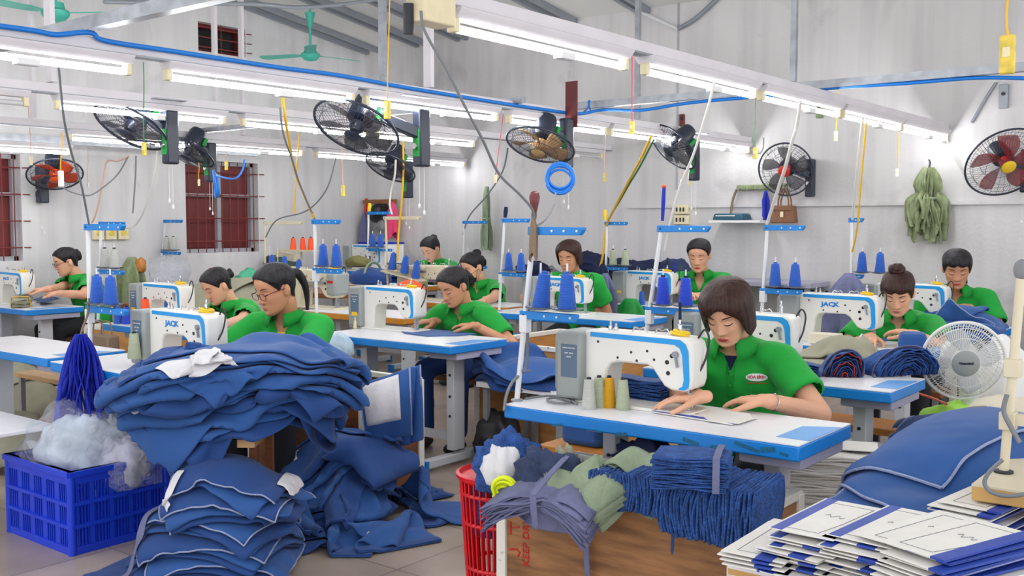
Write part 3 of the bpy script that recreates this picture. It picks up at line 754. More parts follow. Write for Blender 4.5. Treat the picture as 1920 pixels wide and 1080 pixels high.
def crate_box(label, x0, y0, x1, y1, h, z0=0, m='ply_l', t=.018, edge='boxedge', rim=.03, cat='wooden box'):
    """open plywood bin with painted corner posts and rim"""
    r = thing('wooden_box', label, cat, (x0, y0, z0)); w, d = x1 - x0, y1 - y0
    MB().box((w / 2, .012, h / 2), (w - .02, t, h - .02)).build('side_panel', m, r); MB().box((w / 2, d - .012, h / 2), (w - .02, t, h - .02)).build('side_panel', m, r)
    MB().box((.012, d / 2, h / 2), (t, d - .02, h - .02)).build('end_panel', m, r); MB().box((w - .012, d / 2, h / 2), (t, d - .02, h - .02)).build('end_panel', m, r)
    MB().box((w / 2, d / 2, .012), (w - .03, d - .03, .02)).build('bottom', m, r)
    for x in (.012, w - .012):
        for y in (.012, d - .012): MB().box((x, y, h / 2), (.042, .042, h)).build('corner_post', edge, r, bevel=.003)
    MB().box((w / 2, .012, h - .004), (w, .036, rim)).build('rim', edge, r, bevel=.003); MB().box((w / 2, d - .012, h - .004), (w, .036, rim)).build('rim', edge, r, bevel=.003)
    MB().box((.012, d / 2, h - .0035), (.036, d, rim)).build('rim', edge, r, bevel=.003); MB().box((w - .012, d / 2, h - .0035), (.036, d, rim)).build('rim', edge, r, bevel=.003)
    return r

# ------------------------------------------------------------------ fans
def guard(mb, R_, d, n, r=.0014, inner=.045, front=True):
    """wire guard half: radial wires from the hub ring to the rim; axis -y is the front"""
    s = -1 if front else 1
    for i in range(n):
        a = 2 * PI * i / n; pts = []
        for t in (0, .25, .5, .75, .92, 1):
            rr = inner + (R_ - inner) * t; y = s * d * (1 - t ** 2.6); aa = a + .25 * (1 - t)
            pts.append((rr * math.cos(aa), y, rr * math.sin(aa)))
        mb.tube(pts, r, 4, False)
    for t in (0, .45, .8):
        rr = inner + (R_ - inner) * t; mb.ring((0, s * d * (1 - t ** 2.6), 0), rr, r * 1.3, (0, 1, 0), 48, 4)
def fan_head(root, R_=.225, blade='fan_clear', hub='fan_d', body='fan_d', wires=60, wire_m='fan_d', rim='fan_d', disc=.05, badge=None, nb=5, motor_l=.15, dep=.06):
    """axis -y is the airflow side"""
    g = MB(); guard(g, R_, dep, wires, inner=disc); g.build('front_guard', wire_m, root, smooth=60)
    g = MB(); guard(g, R_, dep, max(24, wires // 2), inner=.07, front=False); g.build('rear_guard', wire_m, root, smooth=60)
    MB().ring((0, 0, 0), R_, .008, (0, 1, 0), 56, 8).build('guard_rim', rim, root)
    d = MB(); d.lathe([(0, -.008), (disc * .8, -.007), (disc, 0), (disc, .006), (0, .006)], (0, -dep - .002, 0), (0, 1, 0), 32); do = d.build('guard_badge', badge or hub, root)
    h = MB(); h.lathe([(0, -.03), (.03, -.026), (.042, -.005), (.044, .03), (0, .031)], (0, 0, 0), (0, 1, 0), 24); ho = h.build('hub', hub, root)
    for i in range(nb):
        a0 = 2 * PI * i / nb; G = []
        for t in np.linspace(0, 1, 9):
            row = []
            for u in np.linspace(-.5, .5, 6):
                rr = .04 + (R_ * .86 - .04) * t; wd = (.55 + .55 * math.sin(PI * min(1, t * .8 + .12))) * .75; aa = a0 + u * wd + .35 * t
                row.append([rr * math.cos(aa), .018 * u * 2 - .004, rr * math.sin(aa)])
            G.append(row)
        b = MB(); b.grid(np.array(G)); b.build('blade', blade, root, smooth=60, solid=.002)
    m = MB(); m.lathe([(.06, .045), (.076, .055), (.080, .08), (.068, motor_l + .05), (.055, motor_l + .075), (0, motor_l + .082)], (0, 0, 0), (0, 1, 0), 28); m.build('motor_housing', body, root)
    return do
def wall_fan(label, head, ax, back, sticker=True, base_dir=None, cat='wall fan', R_=.235, pull=True, arm=True, **kw):
    """head centre, ax = direction of the air, back = point of the bracket top on its support"""
    r = thing('wall_fan', label, cat, back)
    hd = bpy.data.objects.new('fan_head', None); COL.objects.link(hd); hd.parent = r
    ax = Vector(ax).normalized(); q = Vector((0, -1, 0)).rotation_difference(ax); Mh = q.to_matrix()
    off = Vector(head) - Vector(back)
    # build head meshes in place (children of the thing)
    n0 = set(bpy.data.objects.keys())
    fan_head(r, R_, **kw)
    for k_ in set(bpy.data.objects.keys()) - n0:
        o = bpy.data.objects[k_]
        if o.parent is r:
            o.data.transform(Matrix.Translation(off) @ Mh.to_4x4()); o.data.update()
    bpy.data.objects.remove(hd)
    if sticker:
        o = MB().box((.045, .14, -.066), (.05, .07, .03)).build('energy_sticker', 'greenbag', r)
        o.data.transform(Matrix.Translation(off) @ Mh.to_4x4())
    mb = MB(); mot = off - ax * .15
    low = Vector((0, 0, -.27))
    if arm:
        mb.bar(mot + Vector((0, 0, -.02)), (0, 0, -.15), .06, .07); mb.build('arm', kw.get('body', 'fan_d'), r, bevel=.01)
        bd = base_dir or (.07, .09)
        MB().box((0, 0, -.17), (bd[0], bd[1], .34)).build('base_column', kw.get('body', 'fan_d'), r, bevel=.012)
        bx = MB().box((0, -bd[1] / 2 - .001, -.2), (bd[0] * .8, .002, .16)).build('control_panel', 'greenbag' if sticker else 'dark', r)
        MB().cyl((0, -bd[1] / 2, -.22), (0, -bd[1] / 2 - .02, -.22), .018).build('speed_knob', 'chrome', bx)
    if pull:
        for i, (dx, L_) in enumerate(((-.02, .22), (.02, .26))):
            pc = MB(); pc.cyl((dx, 0, -.34), (dx, 0, -.34 - L_), .002, n=5); po = pc.build('pull_cord', 'cable_w', r)
            MB().ell((dx, 0, -.34 - L_ - .012), (.008, .008, .016), 8, 6).build('pull_knob', 'white_p', po)
    return r

# ------------------------------------------------------------------ lamps and cords
def lamp(label, x, y0, z, L=1.16, lit=True, cover=True, rx=0.0):
    """one batten lamp along y"""
    r = thing('tube_lamp', label, 'fluorescent lamp', (x, y0, z))
    MB().prism([(-.028, .0), (.028, .0), (.05, .03), (.05, .036), (-.05, .036), (-.05, .03)], .0, L, 'xz').build('housing', 'rail', r)
    for y in (.012, L - .012): MB().box((0, y, -.022), (.04, .03, .055)).build('end_holder', 'cream', r, bevel=.005)
    t = MB(); t.cyl((0, .03, -.034), (0, L - .03, -.034), .0145, n=14); t.build('lamp_tube', 'tube' if lit else 'tube_off', r)
    MB().box((0, L * .6, -.045), (.045, .10, .03)).build('starter', 'white_p', r, bevel=.004)
    return r
def cord(name, label, pts, r, m, cat='cord', n=8, k=6, group=None):
    b = MB(); b.tube(spline(pts, n), r, k); return tag(b.build(name, m, None, smooth=70), label, cat, group)
def pull_switch(label, top, drop, m_c='cable_p', m_b='ysock', size=(.028, .018, .075), sway=(0, 0), cat='cord switch'):
    r = thing('pendant_switch', label, cat, top); e = Vector((sway[0], sway[1], -drop))
    c = MB(); c.tube(sag((0, 0, 0), e, .008, 8, .006), .0032, 5); c.build('flex', m_c, r)
    MB().box(e - Vector((0, 0, size[2] / 2)), size).build('switch_body', m_b, r, bevel=.004)
    MB().box(e - Vector((0, size[1] / 2 + .001, size[2] * .45)), (size[0] * .5, .004, size[2] * .25)).build('rocker', 'cream', r)
    return r

def tray(label, q, d, z0, m='mach_b', name='cone_tray', cat='tray', tilt=None):
    r = thing(name, label, cat, (q[0], q[1], z0)); h = q[2] - z0
    MB().box((0, 0, h), d).build('plate', m, r); MB().cyl((0, 0, 0), (0, 0, h), .012, n=10).build('post', m, r); MB().cyl((0, 0, 0), (0, 0, .012), .05, n=16).build('foot', m, r); return r
def worktop(label, x0, y0, x1, y1, z, m, legm='steel_g', t=.045):
    r = thing('work_table', label, 'table', ((x0 + x1) / 2, (y0 + y1) / 2, 0)); w, d = x1 - x0, y1 - y0
    MB().box((0, 0, z - t / 2), (w, d, t)).build('table_top', m, r, bevel=.004)
    for sx in (-1, 1):
        for sy in (-1, 1): MB().box((sx * (w / 2 - .05), sy * (d / 2 - .05), (z - t) / 2), (.04, .04, z - t)).build('leg', legm, r)
    return r
# ------------------------------------------------------------------ the hall
XL, YB = -9.4, 8.9
def roof_z(y): return 3.61 + .145 * (YB - y)
def wall_material(name, base, dirt):
    m = bpy.data.materials.new(name); m.use_nodes = True; nt = m.node_tree; b = nt.nodes['Principled BSDF']; b.inputs['Roughness'].default_value = .85
    tc = nt.nodes.new('ShaderNodeTexCoord')
    def noise(scale, sc=(1, 1, 1), detail=6, dist=0):
        mp = nt.nodes.new('ShaderNodeMapping'); mp.inputs['Scale'].default_value = sc; nt.links.new(tc.outputs['Object'], mp.inputs[0])
        n = nt.nodes.new('ShaderNodeTexNoise'); n.inputs['Scale'].default_value = scale; n.inputs['Detail'].default_value = detail; n.inputs['Distortion'].default_value = dist
        nt.links.new(mp.outputs[0], n.inputs['Vector']); return n
    def ramp(n, p0, p1, c0, c1):
        r = nt.nodes.new('ShaderNodeValToRGB'); r.color_ramp.elements[0].position = p0; r.color_ramp.elements[1].position = p1
        r.color_ramp.elements[0].color = c0; r.color_ramp.elements[1].color = c1; nt.links.new(n.outputs['Fac'], r.inputs[0]); return r
    def mul(a, bb, f=1.0):
        x = nt.nodes.new('ShaderNodeMix'); x.data_type = 'RGBA'; x.blend_type = 'MULTIPLY'; x.inputs[0].default_value = f
        nt.links.new(a, x.inputs[6]); nt.links.new(bb, x.inputs[7]); return x.outputs[2]
    r1 = ramp(noise(.7), .35, .7, rgb([c * .92 for c in base]), rgb(base))
    r2 = ramp(noise(2.2, (3.2, 3.2, .22), 7), .36, .6, (.89, .89, .90, 1), (1, 1, 1, 1))
    r3 = ramp(noise(1.5, (1, 1, 1), 8, .6), .30, .40, rgb(dirt), (1, 1, 1, 1))
    r4 = ramp(noise(9, (1, 1, .5), 4), .26, .31, (.72, .72, .72, 1), (1, 1, 1, 1))
    c = mul(r1.outputs[0], r2.outputs[0]); c = mul(c, r3.outputs[0], .35); c = mul(c, r4.outputs[0], .3)
    nt.links.new(c, b.inputs['Base Color'])
    bp = nt.nodes.new('ShaderNodeBump'); bp.inputs['Strength'].default_value = .15; bp.inputs['Distance'].default_value = .02
    nt.links.new(noise(30).outputs['Fac'], bp.inputs['Height']); nt.links.new(bp.outputs[0], b.inputs['Normal'])
    return m
M['wall'] = wall_material('plaster_grey', (224, 222, 222), (186, 186, 188))
M['wall_l'] = wall_material('plaster_white', (228, 227, 227), (206, 202, 204))
M['ceil'] = mat('roof_panel', (226, 226, 222), .6, var=.06, scale=1.2)
def floor_material():
    m = bpy.data.materials.new('floor_tiles'); m.use_nodes = True; nt = m.node_tree; b = nt.nodes['Principled BSDF']
    tc = nt.nodes.new('ShaderNodeTexCoord'); br = nt.nodes.new('ShaderNodeTexBrick')
    br.offset = 0; br.inputs['Scale'].default_value = 1; br.inputs['Brick Width'].default_value = .6; br.inputs['Row Height'].default_value = .6; br.inputs['Mortar Size'].default_value = .004
    br.inputs['Color1'].default_value = rgb((190, 174, 160)); br.inputs['Color2'].default_value = rgb((164, 148, 136)); br.inputs['Mortar'].default_value = rgb((128, 118, 112)); br.inputs['Bias'].default_value = 0
    nt.links.new(tc.outputs['Object'], br.inputs['Vector'])
    n = nt.nodes.new('ShaderNodeTexNoise'); n.inputs['Scale'].default_value = 2.4; n.inputs['Detail'].default_value = 6; nt.links.new(tc.outputs['Object'], n.inputs['Vector'])
    r = nt.nodes.new('ShaderNodeValToRGB'); r.color_ramp.elements[0].color = (.7, .68, .67, 1); r.color_ramp.elements[0].position = .3; r.color_ramp.elements[1].position = .62; r.color_ramp.elements[1].color = (1, 1, 1, 1); nt.links.new(n.outputs['Fac'], r.inputs[0])
    x = nt.nodes.new('ShaderNodeMix'); x.data_type = 'RGBA'; x.blend_type = 'MULTIPLY'; x.inputs[0].default_value = 1
    nt.links.new(br.outputs['Color'], x.inputs[6]); nt.links.new(r.outputs[0], x.inputs[7]); nt.links.new(x.outputs[2], b.inputs['Base Color'])
    b.inputs['Roughness'].default_value = .28
    return m
M['floor'] = floor_material()
struct(MB().box((-3.9, 3.9, -.05), (11.4, 10.4, .1)).build('floor', 'floor', smooth=0))
struct(MB().box((-3.6, YB + .1, 2.6), (12, .2, 5.2)).build('wall_back', 'wall', smooth=0))
def holed_wall(name, y0, y1, z0, z1, holes, x, t, m):
    ys = sorted({y0, y1, *[h[0] for h in holes], *[h[1] for h in holes]}); zs = sorted({z0, z1, *[h[2] for h in holes], *[h[3] for h in holes]})
    b = MB()
    for a, c in zip(ys, ys[1:]):
        for d, e in zip(zs, zs[1:]):
            if any(h[0] <= a and c <= h[1] and h[2] <= d and e <= h[3] for h in holes): continue
            b.box((x - t / 2, (a + c) / 2, (d + e) / 2), (t, c - a, e - d))
    return struct(b.build(name, m, smooth=0))
WIN = [(6.3, 7.24, 1.15, 2.14), (3.55, 4.56, 1.12, 2.1), (6.49, 7.1, 3.3, 3.61)]
holed_wall('wall_left', -1.2, YB + .2, 0, 5.4, WIN, XL, .22, 'wall_l')
def window(n, y0, y1, z0, z1, bars_y, bars_z, frame='frame_g', mull=True):
    r = thing(f'window_{n}', None, None, (XL - .12, (y0 + y1) / 2, z0)); struct(r); w, h = y1 - y0, z1 - z0
    MB().box((-.05, 0, h / 2), (.03, w, h)).build('shutter' if n != 3 else 'pane', 'shutter' if n != 3 else mat('dark_pane', (30, 27, 32), .35), r)
    f = MB()
    for s in (-1, 1): f.box((.0, s * (w / 2 - .02), h / 2), (.06, .04, h))
    f.box((0, 0, .02), (.06, w, .04)); f.box((0, 0, h - .02), (.06, w, .04))
    if mull: f.box((-.01, .02, h / 2), (.05, .05, h)); f.box((-.01, 0, h * .63), (.05, w, .03))
    f.build('window_frame', frame, r)
    for i in range(bars_y): 
        y = -w / 2 + w * (i + .5) / bars_y; MB().cyl((.10, y, 0), (.10, y, h), .006, n=6).build('vertical_bar', 'bar', r)
    for i in range(bars_z):
        z = h * (i + .5) / bars_z; b = MB(); b.cyl((.11, -w / 2, z), (.11, w / 2, z), .007, n=6); b.cyl((.11, w / 2, z), (.14, w / 2 + .07, z), .006, n=6); b.build('cross_rod', 'bar', r)
    return r
window(1, 6.3, 7.24, 1.15, 2.14, 9, 4)
window(2, 3.55, 4.56, 1.12, 2.1, 9, 4)
window(3, 6.49, 7.1, 3.3, 3.61, 1, 3, frame='shutter', mull=False)
# roof: sloping panel with rafters
rf = MB(); ya, yb = -1.2, YB + .2
rf.add([(XL - .2, ya, roof_z(ya)), (2.4, ya, roof_z(ya)), (2.4, yb, roof_z(yb)), (XL - .2, yb, roof_z(yb)), (XL - .2, ya, roof_z(ya) + .06), (2.4, ya, roof_z(ya) + .06), (2.4, yb, roof_z(yb) + .06), (XL - .2, yb, roof_z(yb) + .06)],
       [(3, 2, 1, 0), (4, 5, 6, 7), (0, 1, 5, 4), (1, 2, 6, 5), (2, 3, 7, 6), (3, 0, 4, 7)])
struct(rf.build('ceiling', 'ceil', smooth=0))
for i, px in enumerate((690, 712, 783, 800, 860, 876, 1000, 1057, 1080, 1200, 1216)):
    x = atY(px, 75, YB).x
    struct(MB().bar((x, -1.0, roof_z(-1.0) - .03), (x, YB - .01, roof_z(YB) - .03), .05, .05).build(f'trim_{i+1}', 'steel_g'))
# ledge and cable along the back wall, plaster joint
pA, pB = atY(1180, 388, YB), atY(1960, 378, YB)
struct(MB().box(((pA.x + pB.x + 1.5) / 2, YB - .012, pA.z - .0), (pB.x + 1.5 - pA.x, .03, .03)).build('trim_20', 'wall'))
struct(MB().box((atY(1271, 200, YB).x, YB - .003, 2.9), (.02, .012, 2.2)).build('trim_21', 'frame_g'))
cord('conduit', 'black cable running low along the grey back wall', [atY(x, y, YB - .014) for x, y in ((1340, 521), (1420, 533), (1520, 546), (1640, 553))], .016, 'dark', 'cable')

# ------------------------------------------------------------------ lamp rails
ZR = 2.235
def rail(label, x, y0, y1, z, hang, za=0):
    r = thing('lamp_rail', label, 'lamp rail', (x, y0, z)); L = y1 - y0
    b = MB(); b.box((0, L / 2, .026), (.045, L, .052)); b.build('channel', 'rail', r, bevel=.003)
    MB().box((0.0, L / 2, -.004), (.06, L, .008)).build('lip', 'steel_g', r)
    for y, w in hang: MB().box((0, y - y0, (roof_z(y) - z) / 2 + .03), (w, .03, roof_z(y) - z - .06)).build('hanger', 'galv' if w < .05 else 'rail', r)
    return r
def Yx(px, py, X): return atX(px, py, X).y
rail('long white lamp rail on the right, running to the grey back wall', -2.45, 2.35, YB - .03, ZR, [(Yx(1488, 130, -2.45), .035)])
rail('white lamp rail under the thick blue cable, second from the right', -4.2, 1.2, YB - .03, ZR - .02, [(Yx(804, 165, -4.2), .06), (Yx(718, 155, -4.2), .04), (Yx(1195, 225, -4.2), .04)])
rail('white lamp rail behind the blue cable rail, with one dead lamp at its left', -5.75, 1.5, YB - .03, ZR - .02, [(Yx(96, 160, -5.75), .07)])
rail('far white lamp rail in front of the left wall windows', -7.7, 2.4, YB - .1, ZR - .03, [(Yx(405, 240, -7.7), .05), (Yx(455, 245, -7.7), .05), (Yx(62, 200, -7.7), .05)])
def lamps(X, spans, z, where):
    for i, (y, lit, w) in enumerate(spans): lamp(('lit' if lit else 'unlit') + ' fluorescent tube lamp, ' + w, X, y, z, lit=lit)
O = ('nearest', 'second', 'third', 'fourth', 'fifth')
lamps(-2.45, [(y, True, f'{O[i]} one on the right hand rail') for i, y in enumerate((2.74, 4.06, 5.30, 6.52, 7.70))], ZR - .043, '')
lamps(-4.2, [(1.38, True, 'leftmost on the rail under the blue cable'), (2.72, True, 'on the blue cable rail with the yellow cord hanging from it'), (3.97, True, 'behind the large black fan and the grey power cord'), (5.25, True, 'behind the fan with the coiled blue hose'), (6.47, True, 'with the small tan switch cord at its left end'), (7.68, True, 'at the back wall beside the tilted black fan')], ZR - .063, '')
lamps(-5.75, [(1.68, False, 'far left end of the third rail'), (3.0, True, 'behind the left black fan on the third rail'), (4.3, True, 'third rail, with teal tape at its left end'), (5.55, True, 'third rail, right of the large black fan'), (7.55, False, 'by the back wall above the hanging green strips')], ZR - .063, '')
for y0, w in ((Yx(128, 250, -7.7), 'above the orange fan on the far rail'), (Yx(395, 290, -7.7), 'in front of the maroon barred window'), (Yx(566, 284, -7.7), 'left half behind the large black fan'), (Yx(752, 292, -7.7), 'right end of the far rail near the corner')):
    pass
lamps(-7.7, [(Yx(128, 250, -7.7), True, 'above the orange fan on the far rail'), (5.3, True, 'in front of the maroon barred window'), (6.62, True, 'behind the large black fan, on the far rail'), (7.68 - .02, True, 'at the right end of the far rail near the room corner')], ZR - .073, '')
p0 = atX(0, 272, -8.6); lamps(-8.6, [(p0.y - .55, True, 'low at the left edge above the left window')], p0.z, '')
struct(MB().box((-8.6, p0.y + .5, p0.z + .07), (.045, 4.2, .06)).build('trim_22', 'galv'))
# cross bars tying the rails
def crossbar(label, y, z, xa, xb, w=.05): 
    r = tag(MB().bar((xa, y, z), (xb, y, z), w, w).build('cross_bar', 'galv'), label, 'steel bar'); return r
yA = Yx(165, 72, -4.2); crossbar('galvanised steel bar crossing at the upper left above the lamps', yA, 2.32, -6.2, -.35, .055)
yB_ = Yx(1110, 212, -4.2); crossbar('galvanised bar carrying the blue cable from rail to rail toward the right', yB_, 2.33, -4.4, .8, .05)
yC = Yx(475, 262, -5.75); crossbar('galvanised bar with a thin blue cable between the two middle rails', Yx(960, 228, -4.2), 2.27, -7.8, -4.1, .04)
cord('blue_cable', 'thick blue power cable lying along the lamp rail and cross bar', [atX(x, y - 1, -4.16) for x, y in ((-60, 42), (60, 58), (105, 66), (150, 62), (175, 64), (200, 78), (330, 98), (520, 127), (640, 143), (760, 165), (900, 188), (1010, 205), (1085, 214))] + [atY(x, y, yB_) for x, y in ((1130, 206), (1200, 207), (1270, 196), (1340, 188), (1500, 175), (1560, 165), (1700, 156), (1830, 146), (1930, 147))], .0115, 'cable_b', 'cable', 6, 8)
cord('blue_cable_loop', 'small loop of blue wire standing up by the maroon fan bracket', [atX(x, y, -4.18) for x, y in ((1085, 216), (1100, 205), (1106, 190), (1103, 192), (1108, 210))], .006, 'cable_b', 'cable')
cord('wall_brace', 'thin white pipe slanting up the back wall to the plaster joint', [atY(x, y, YB - .03) for x, y in ((1150, -5), (1210, 26), (1271, 55))], .018, 'steel_w', 'pipe')
cord('wall_hose', 'dark hose slanting up the wall from the plaster joint', [atY(x, y, YB - .03) for x, y in ((1272, 54), (1300, 38), (1330, 12), (1350, -8))], .022, 'steel_g', 'hose')
cord('steel_wire', 'dark wire stretched under the roof over the upper left window', [atX(x, y, -6.6) for x, y in ((195, 3), (330, 6), (480, 8), (560, 14), (640, 8), (710, -2))], .018, 'steel_g', 'wire')
# ------------------------------------------------------------------ fans on the rails
def back_on(px, py, X): return atX(px, py, X)
F = dict(wires=54)
def AX(left, down, cam): return _rt * -left + Vector((0, 0, -down)) - _fw0 * cam
f1 = wall_fan('black caged fan tilted down at the upper left, with a green label on its motor', atX(245, 238, -5.9), AX(.28, .82, .46), atX(318, 207, -5.75), **F)
f2 = wall_fan('dark fan hanging behind the left black fan, in front of the maroon window', atX(352, 285, -7.6), AX(.32, .82, .36), atX(394, 268, -7.6), **F)
f3 = wall_fan('large black caged fan at the upper middle, tilted to the floor', atX(668, 240, -4.3), AX(.27, .82, .48), atX(790, 205, -4.2) , R_=.25, **F)
f4 = wall_fan('small far black fan under the large fan, near the room corner', atX(732, 314, -6.6), AX(.3, .8, .4), atX(764, 302, -6.6), **F)
f5 = wall_fan('black fan with brown blades on a maroon bracket, above the coiled blue hose', atX(1013, 272, -4.15), AX(.24, .86, .36), atX(1062, 222, -4.1), blade='bamboo', hub='bamboo', body='fan_d', **{'wires': 54})
f6 = wall_fan('black fan seen side on at the right, tilted on the back end of the rail', atX(1262, 276, -4.15), AX(.68, .68, .3), atX(1302, 262, -4.1), **F)
f7 = wall_fan('orange bladed fan on the left wall beside the barred window', atX(103, 327, XL + .45), AX(-.25, .75, .42), atX(78, 312, XL + .07), blade='fan_orange', hub='fan_orange', sticker=False, base_dir=(.09, .09), **F)
f8 = wall_fan('red hubbed fan on the back wall above the bag shelf', atY(1473, 318, YB - .4), AX(.45, .3, .85), atY(1520, 298, YB - .06), blade='fan_clear', hub='fan_red', sticker=False, wires=36, R_=.235, pull=False, badge='fan_red', body='fan_d')
f9 = wall_fan('red hubbed fan with a yellow badge at the right edge of the back wall', atY(1886, 305, YB - .45), AX(.0, .6, .8), atY(1925, 280, YB - .06), blade='fan_rc', hub='fan_red', sticker=False, wires=72, R_=.30, badge='yellow', disc=.055, body='dark')
for f, px, py, X, lab in ((f3, 740, 160, -4.2, 0), (f1, 300, 182, -5.75, 0), (f6, 1302, 235, -4.2, 0)):
    q = atX(px, py, X) - Vector(f.location); MB().box((q.x * .5, q.y * .5 - .0, .06), (.16, .22, .006)).build('mount_plate', 'galv', f)
MB().box((.0, .06, .10), (.10, .006, .32)).build('mount_plate', mat('maroon_plate', (96, 30, 34), .5), f5, label='maroon mounting plate')
# ceiling fans
def ceiling_fan(label, c, top, ang, blur=1):
    r = thing('ceiling_fan', label, 'ceiling fan', c)
    h = MB(); h.lathe([(0, -.07), (.07, -.055), (.1, -.02), (.105, .01), (.07, .03), (.06, .075), (.02, .085), (0, .085)], n=28); h.build('motor_housing', 'teal', r)
    dz = top - c[2]; rd = MB(); rd.cyl((0, 0, .08), (0, 0, dz), .014); rd.build('down_rod', 'teal', r)
    cn = MB(); cn.lathe([(.018, dz * .55), (.05, dz * .8), (.055, dz * .86), (0, dz * .87)], n=20); cn.build('canopy', 'teal', r)
    for i in range(3):
        a = ang + 2 * PI * i / 3; rot = Matrix.Rotation(a, 3, 'Z') @ Matrix.Rotation(R(9), 3, 'X'); b = MB()
        b.prism([(.12, -.03), (.2, -.055), (.58, -.07), (.62, -.03), (.62, .03), (.58, .06), (.2, .05), (.12, .03)], -.003, .003, 'xy'); o = b.build('blade', 'teal', r, rot=rot.to_euler())
    return r
c = _C + ray(582, 103) * 11.0; ceiling_fan('teal ceiling fan in the far upper corner', c, roof_z(c.y) - .02, R(200))
c = _C + ray(104, 24) * 7.7; ceiling_fan('teal ceiling fan cut by the top left edge', c, roof_z(c.y) - .02, R(35))
# ------------------------------------------------------------------ switches on cords
def ps(label, px, py0, py1, py2, size=.075, mc='cable_p', mb='ysock', x2=None, dist=None):
    d = dist or size * F_PX / (py2 - py1); b = _C + ray(x2 or px, py1) * d; t = b + Vector((0, 0, (py1 - py0) * d / F_PX))
    if x2: t = t + _rt * ((px - x2) * d / F_PX)
    return pull_switch(label, t, t.z - b.z, mc, mb, (size * .36, size * .24, size), (b.x - t.x, b.y - t.y))
ps('yellow socket on a dirty yellow cord before the large black fan', 733, -40, 189, 223, .095, 'cable_y', x2=726)
ps('large yellow socket hanging at the upper right corner', 1884, -60, 66, 138, .10, 'cable_y', x2=1890)
ps('yellow switch on a red and green cord right of the maroon fan plate', 1184, 90, 227, 252, mc='cable_r', x2=1185)
ps('yellow switch below the left black fan', 272, 118, 267, 292, mc='cable_gr', x2=270)
ps('small yellow switch on a tan cord over the middle of the back wall', 1134, 240, 325, 341, .06)
ps('yellow switch on a twisted green and white cord by the red wall fan', 1415, 160, 276, 298, mc='cable_gr', x2=1416)
ps('cream switch on a yellow cord hanging from the right rail', 1570, 172, 246, 265, .07, 'cable_y', 'cream', x2=1567)
ps('white switch at the right end of the rail, the left of a pair', 1685, 228, 316, 331, .065, 'cable_y', 'white_p', x2=1682)
ps('cream switch at the right end of the rail, the right of a pair', 1691, 225, 320, 333, .06, 'cable_p', 'cream', x2=1689)
ps('yellow switch on a long pink cord between the two black fans', 643, 166, 347, 368, x2=643)
ps('yellow switch hanging before the maroon barred window', 423, 208, 302, 319, x2=424)
ps('cream switch on a thin brown cord left of the orange fan', 56, 178, 293, 310, .07, 'cable_p', 'cream', x2=58)
ps('white plug on a yellow cord in front of the orange fan', 118, 250, 320, 350, .09, 'cable_y', 'white_p', x2=114)
ps('tiny white switch on a tan cord right of the orange fan', 166, 276, 342, 352, .05, 'cable_p', 'white_p', x2=165)
ps('small cream switch at the window beside the blue hose coil', 373, 305, 336, 349, .055, 'cable_y', 'cream')
ps('cream socket on a red cord where the grey cables cross', 944, 212, 328, 343, .06, 'cable_r', 'cream', x2=929)
ps('white pendant switch below the side on fan', 1280, 320, 336, 347, .05, 'cable_p', 'white_p', x2=1278)
ps('small yellow pendant switch below the side on fan', 1292, 318, 339, 346, .035, 'cable_w', 'ysock', x2=1290, dist=8.2)
# sockets box on the near end of the right rail
pb = atX(808, 14, -2.42); sb = thing('socket_box', 'cream power socket box at the near end of the right lamp rail', 'socket box', pb)
MB().box((0, 0, 0), (.09, .16, .12)).build('box', 'cream', sb, bevel=.006); pl = MB(); pl.cyl((-.02, -.09, -.0), (-.02, -.09, -.10), .018); pl.build('plug', 'dark', sb)

for px, py, w_, h_, lab in ((1537, 208, .06, .13, 'small olive metal bracket on the back wall above the red fan'), (1882, 181, .07, .19, 'grey slotted bracket on the back wall under the large yellow socket'), (1279, 226, .05, .12, 'maroon bracket on the back wall behind the side on fan')):
    q = atY(px, py, YB - .015); r = thing('wall_bracket', lab, 'bracket', q); MB().box((0, 0, 0), (w_, .03, h_)).build('plate', 'steel_g' if px == 1882 else 'olive' if px == 1537 else MATS['maroon_plate'], r, bevel=.004); MB().cyl((0, -.015, .02), (0, -.03, .02), .014).build('bolt', 'dark', r)
cord('wall_rod', 'dark thin rod slanting on the back wall under the cross bar', [atY(x, y, YB - .02) for x, y in ((1868, 154), (1845, 190), (1822, 230))], .012, 'steel_g', 'rod')
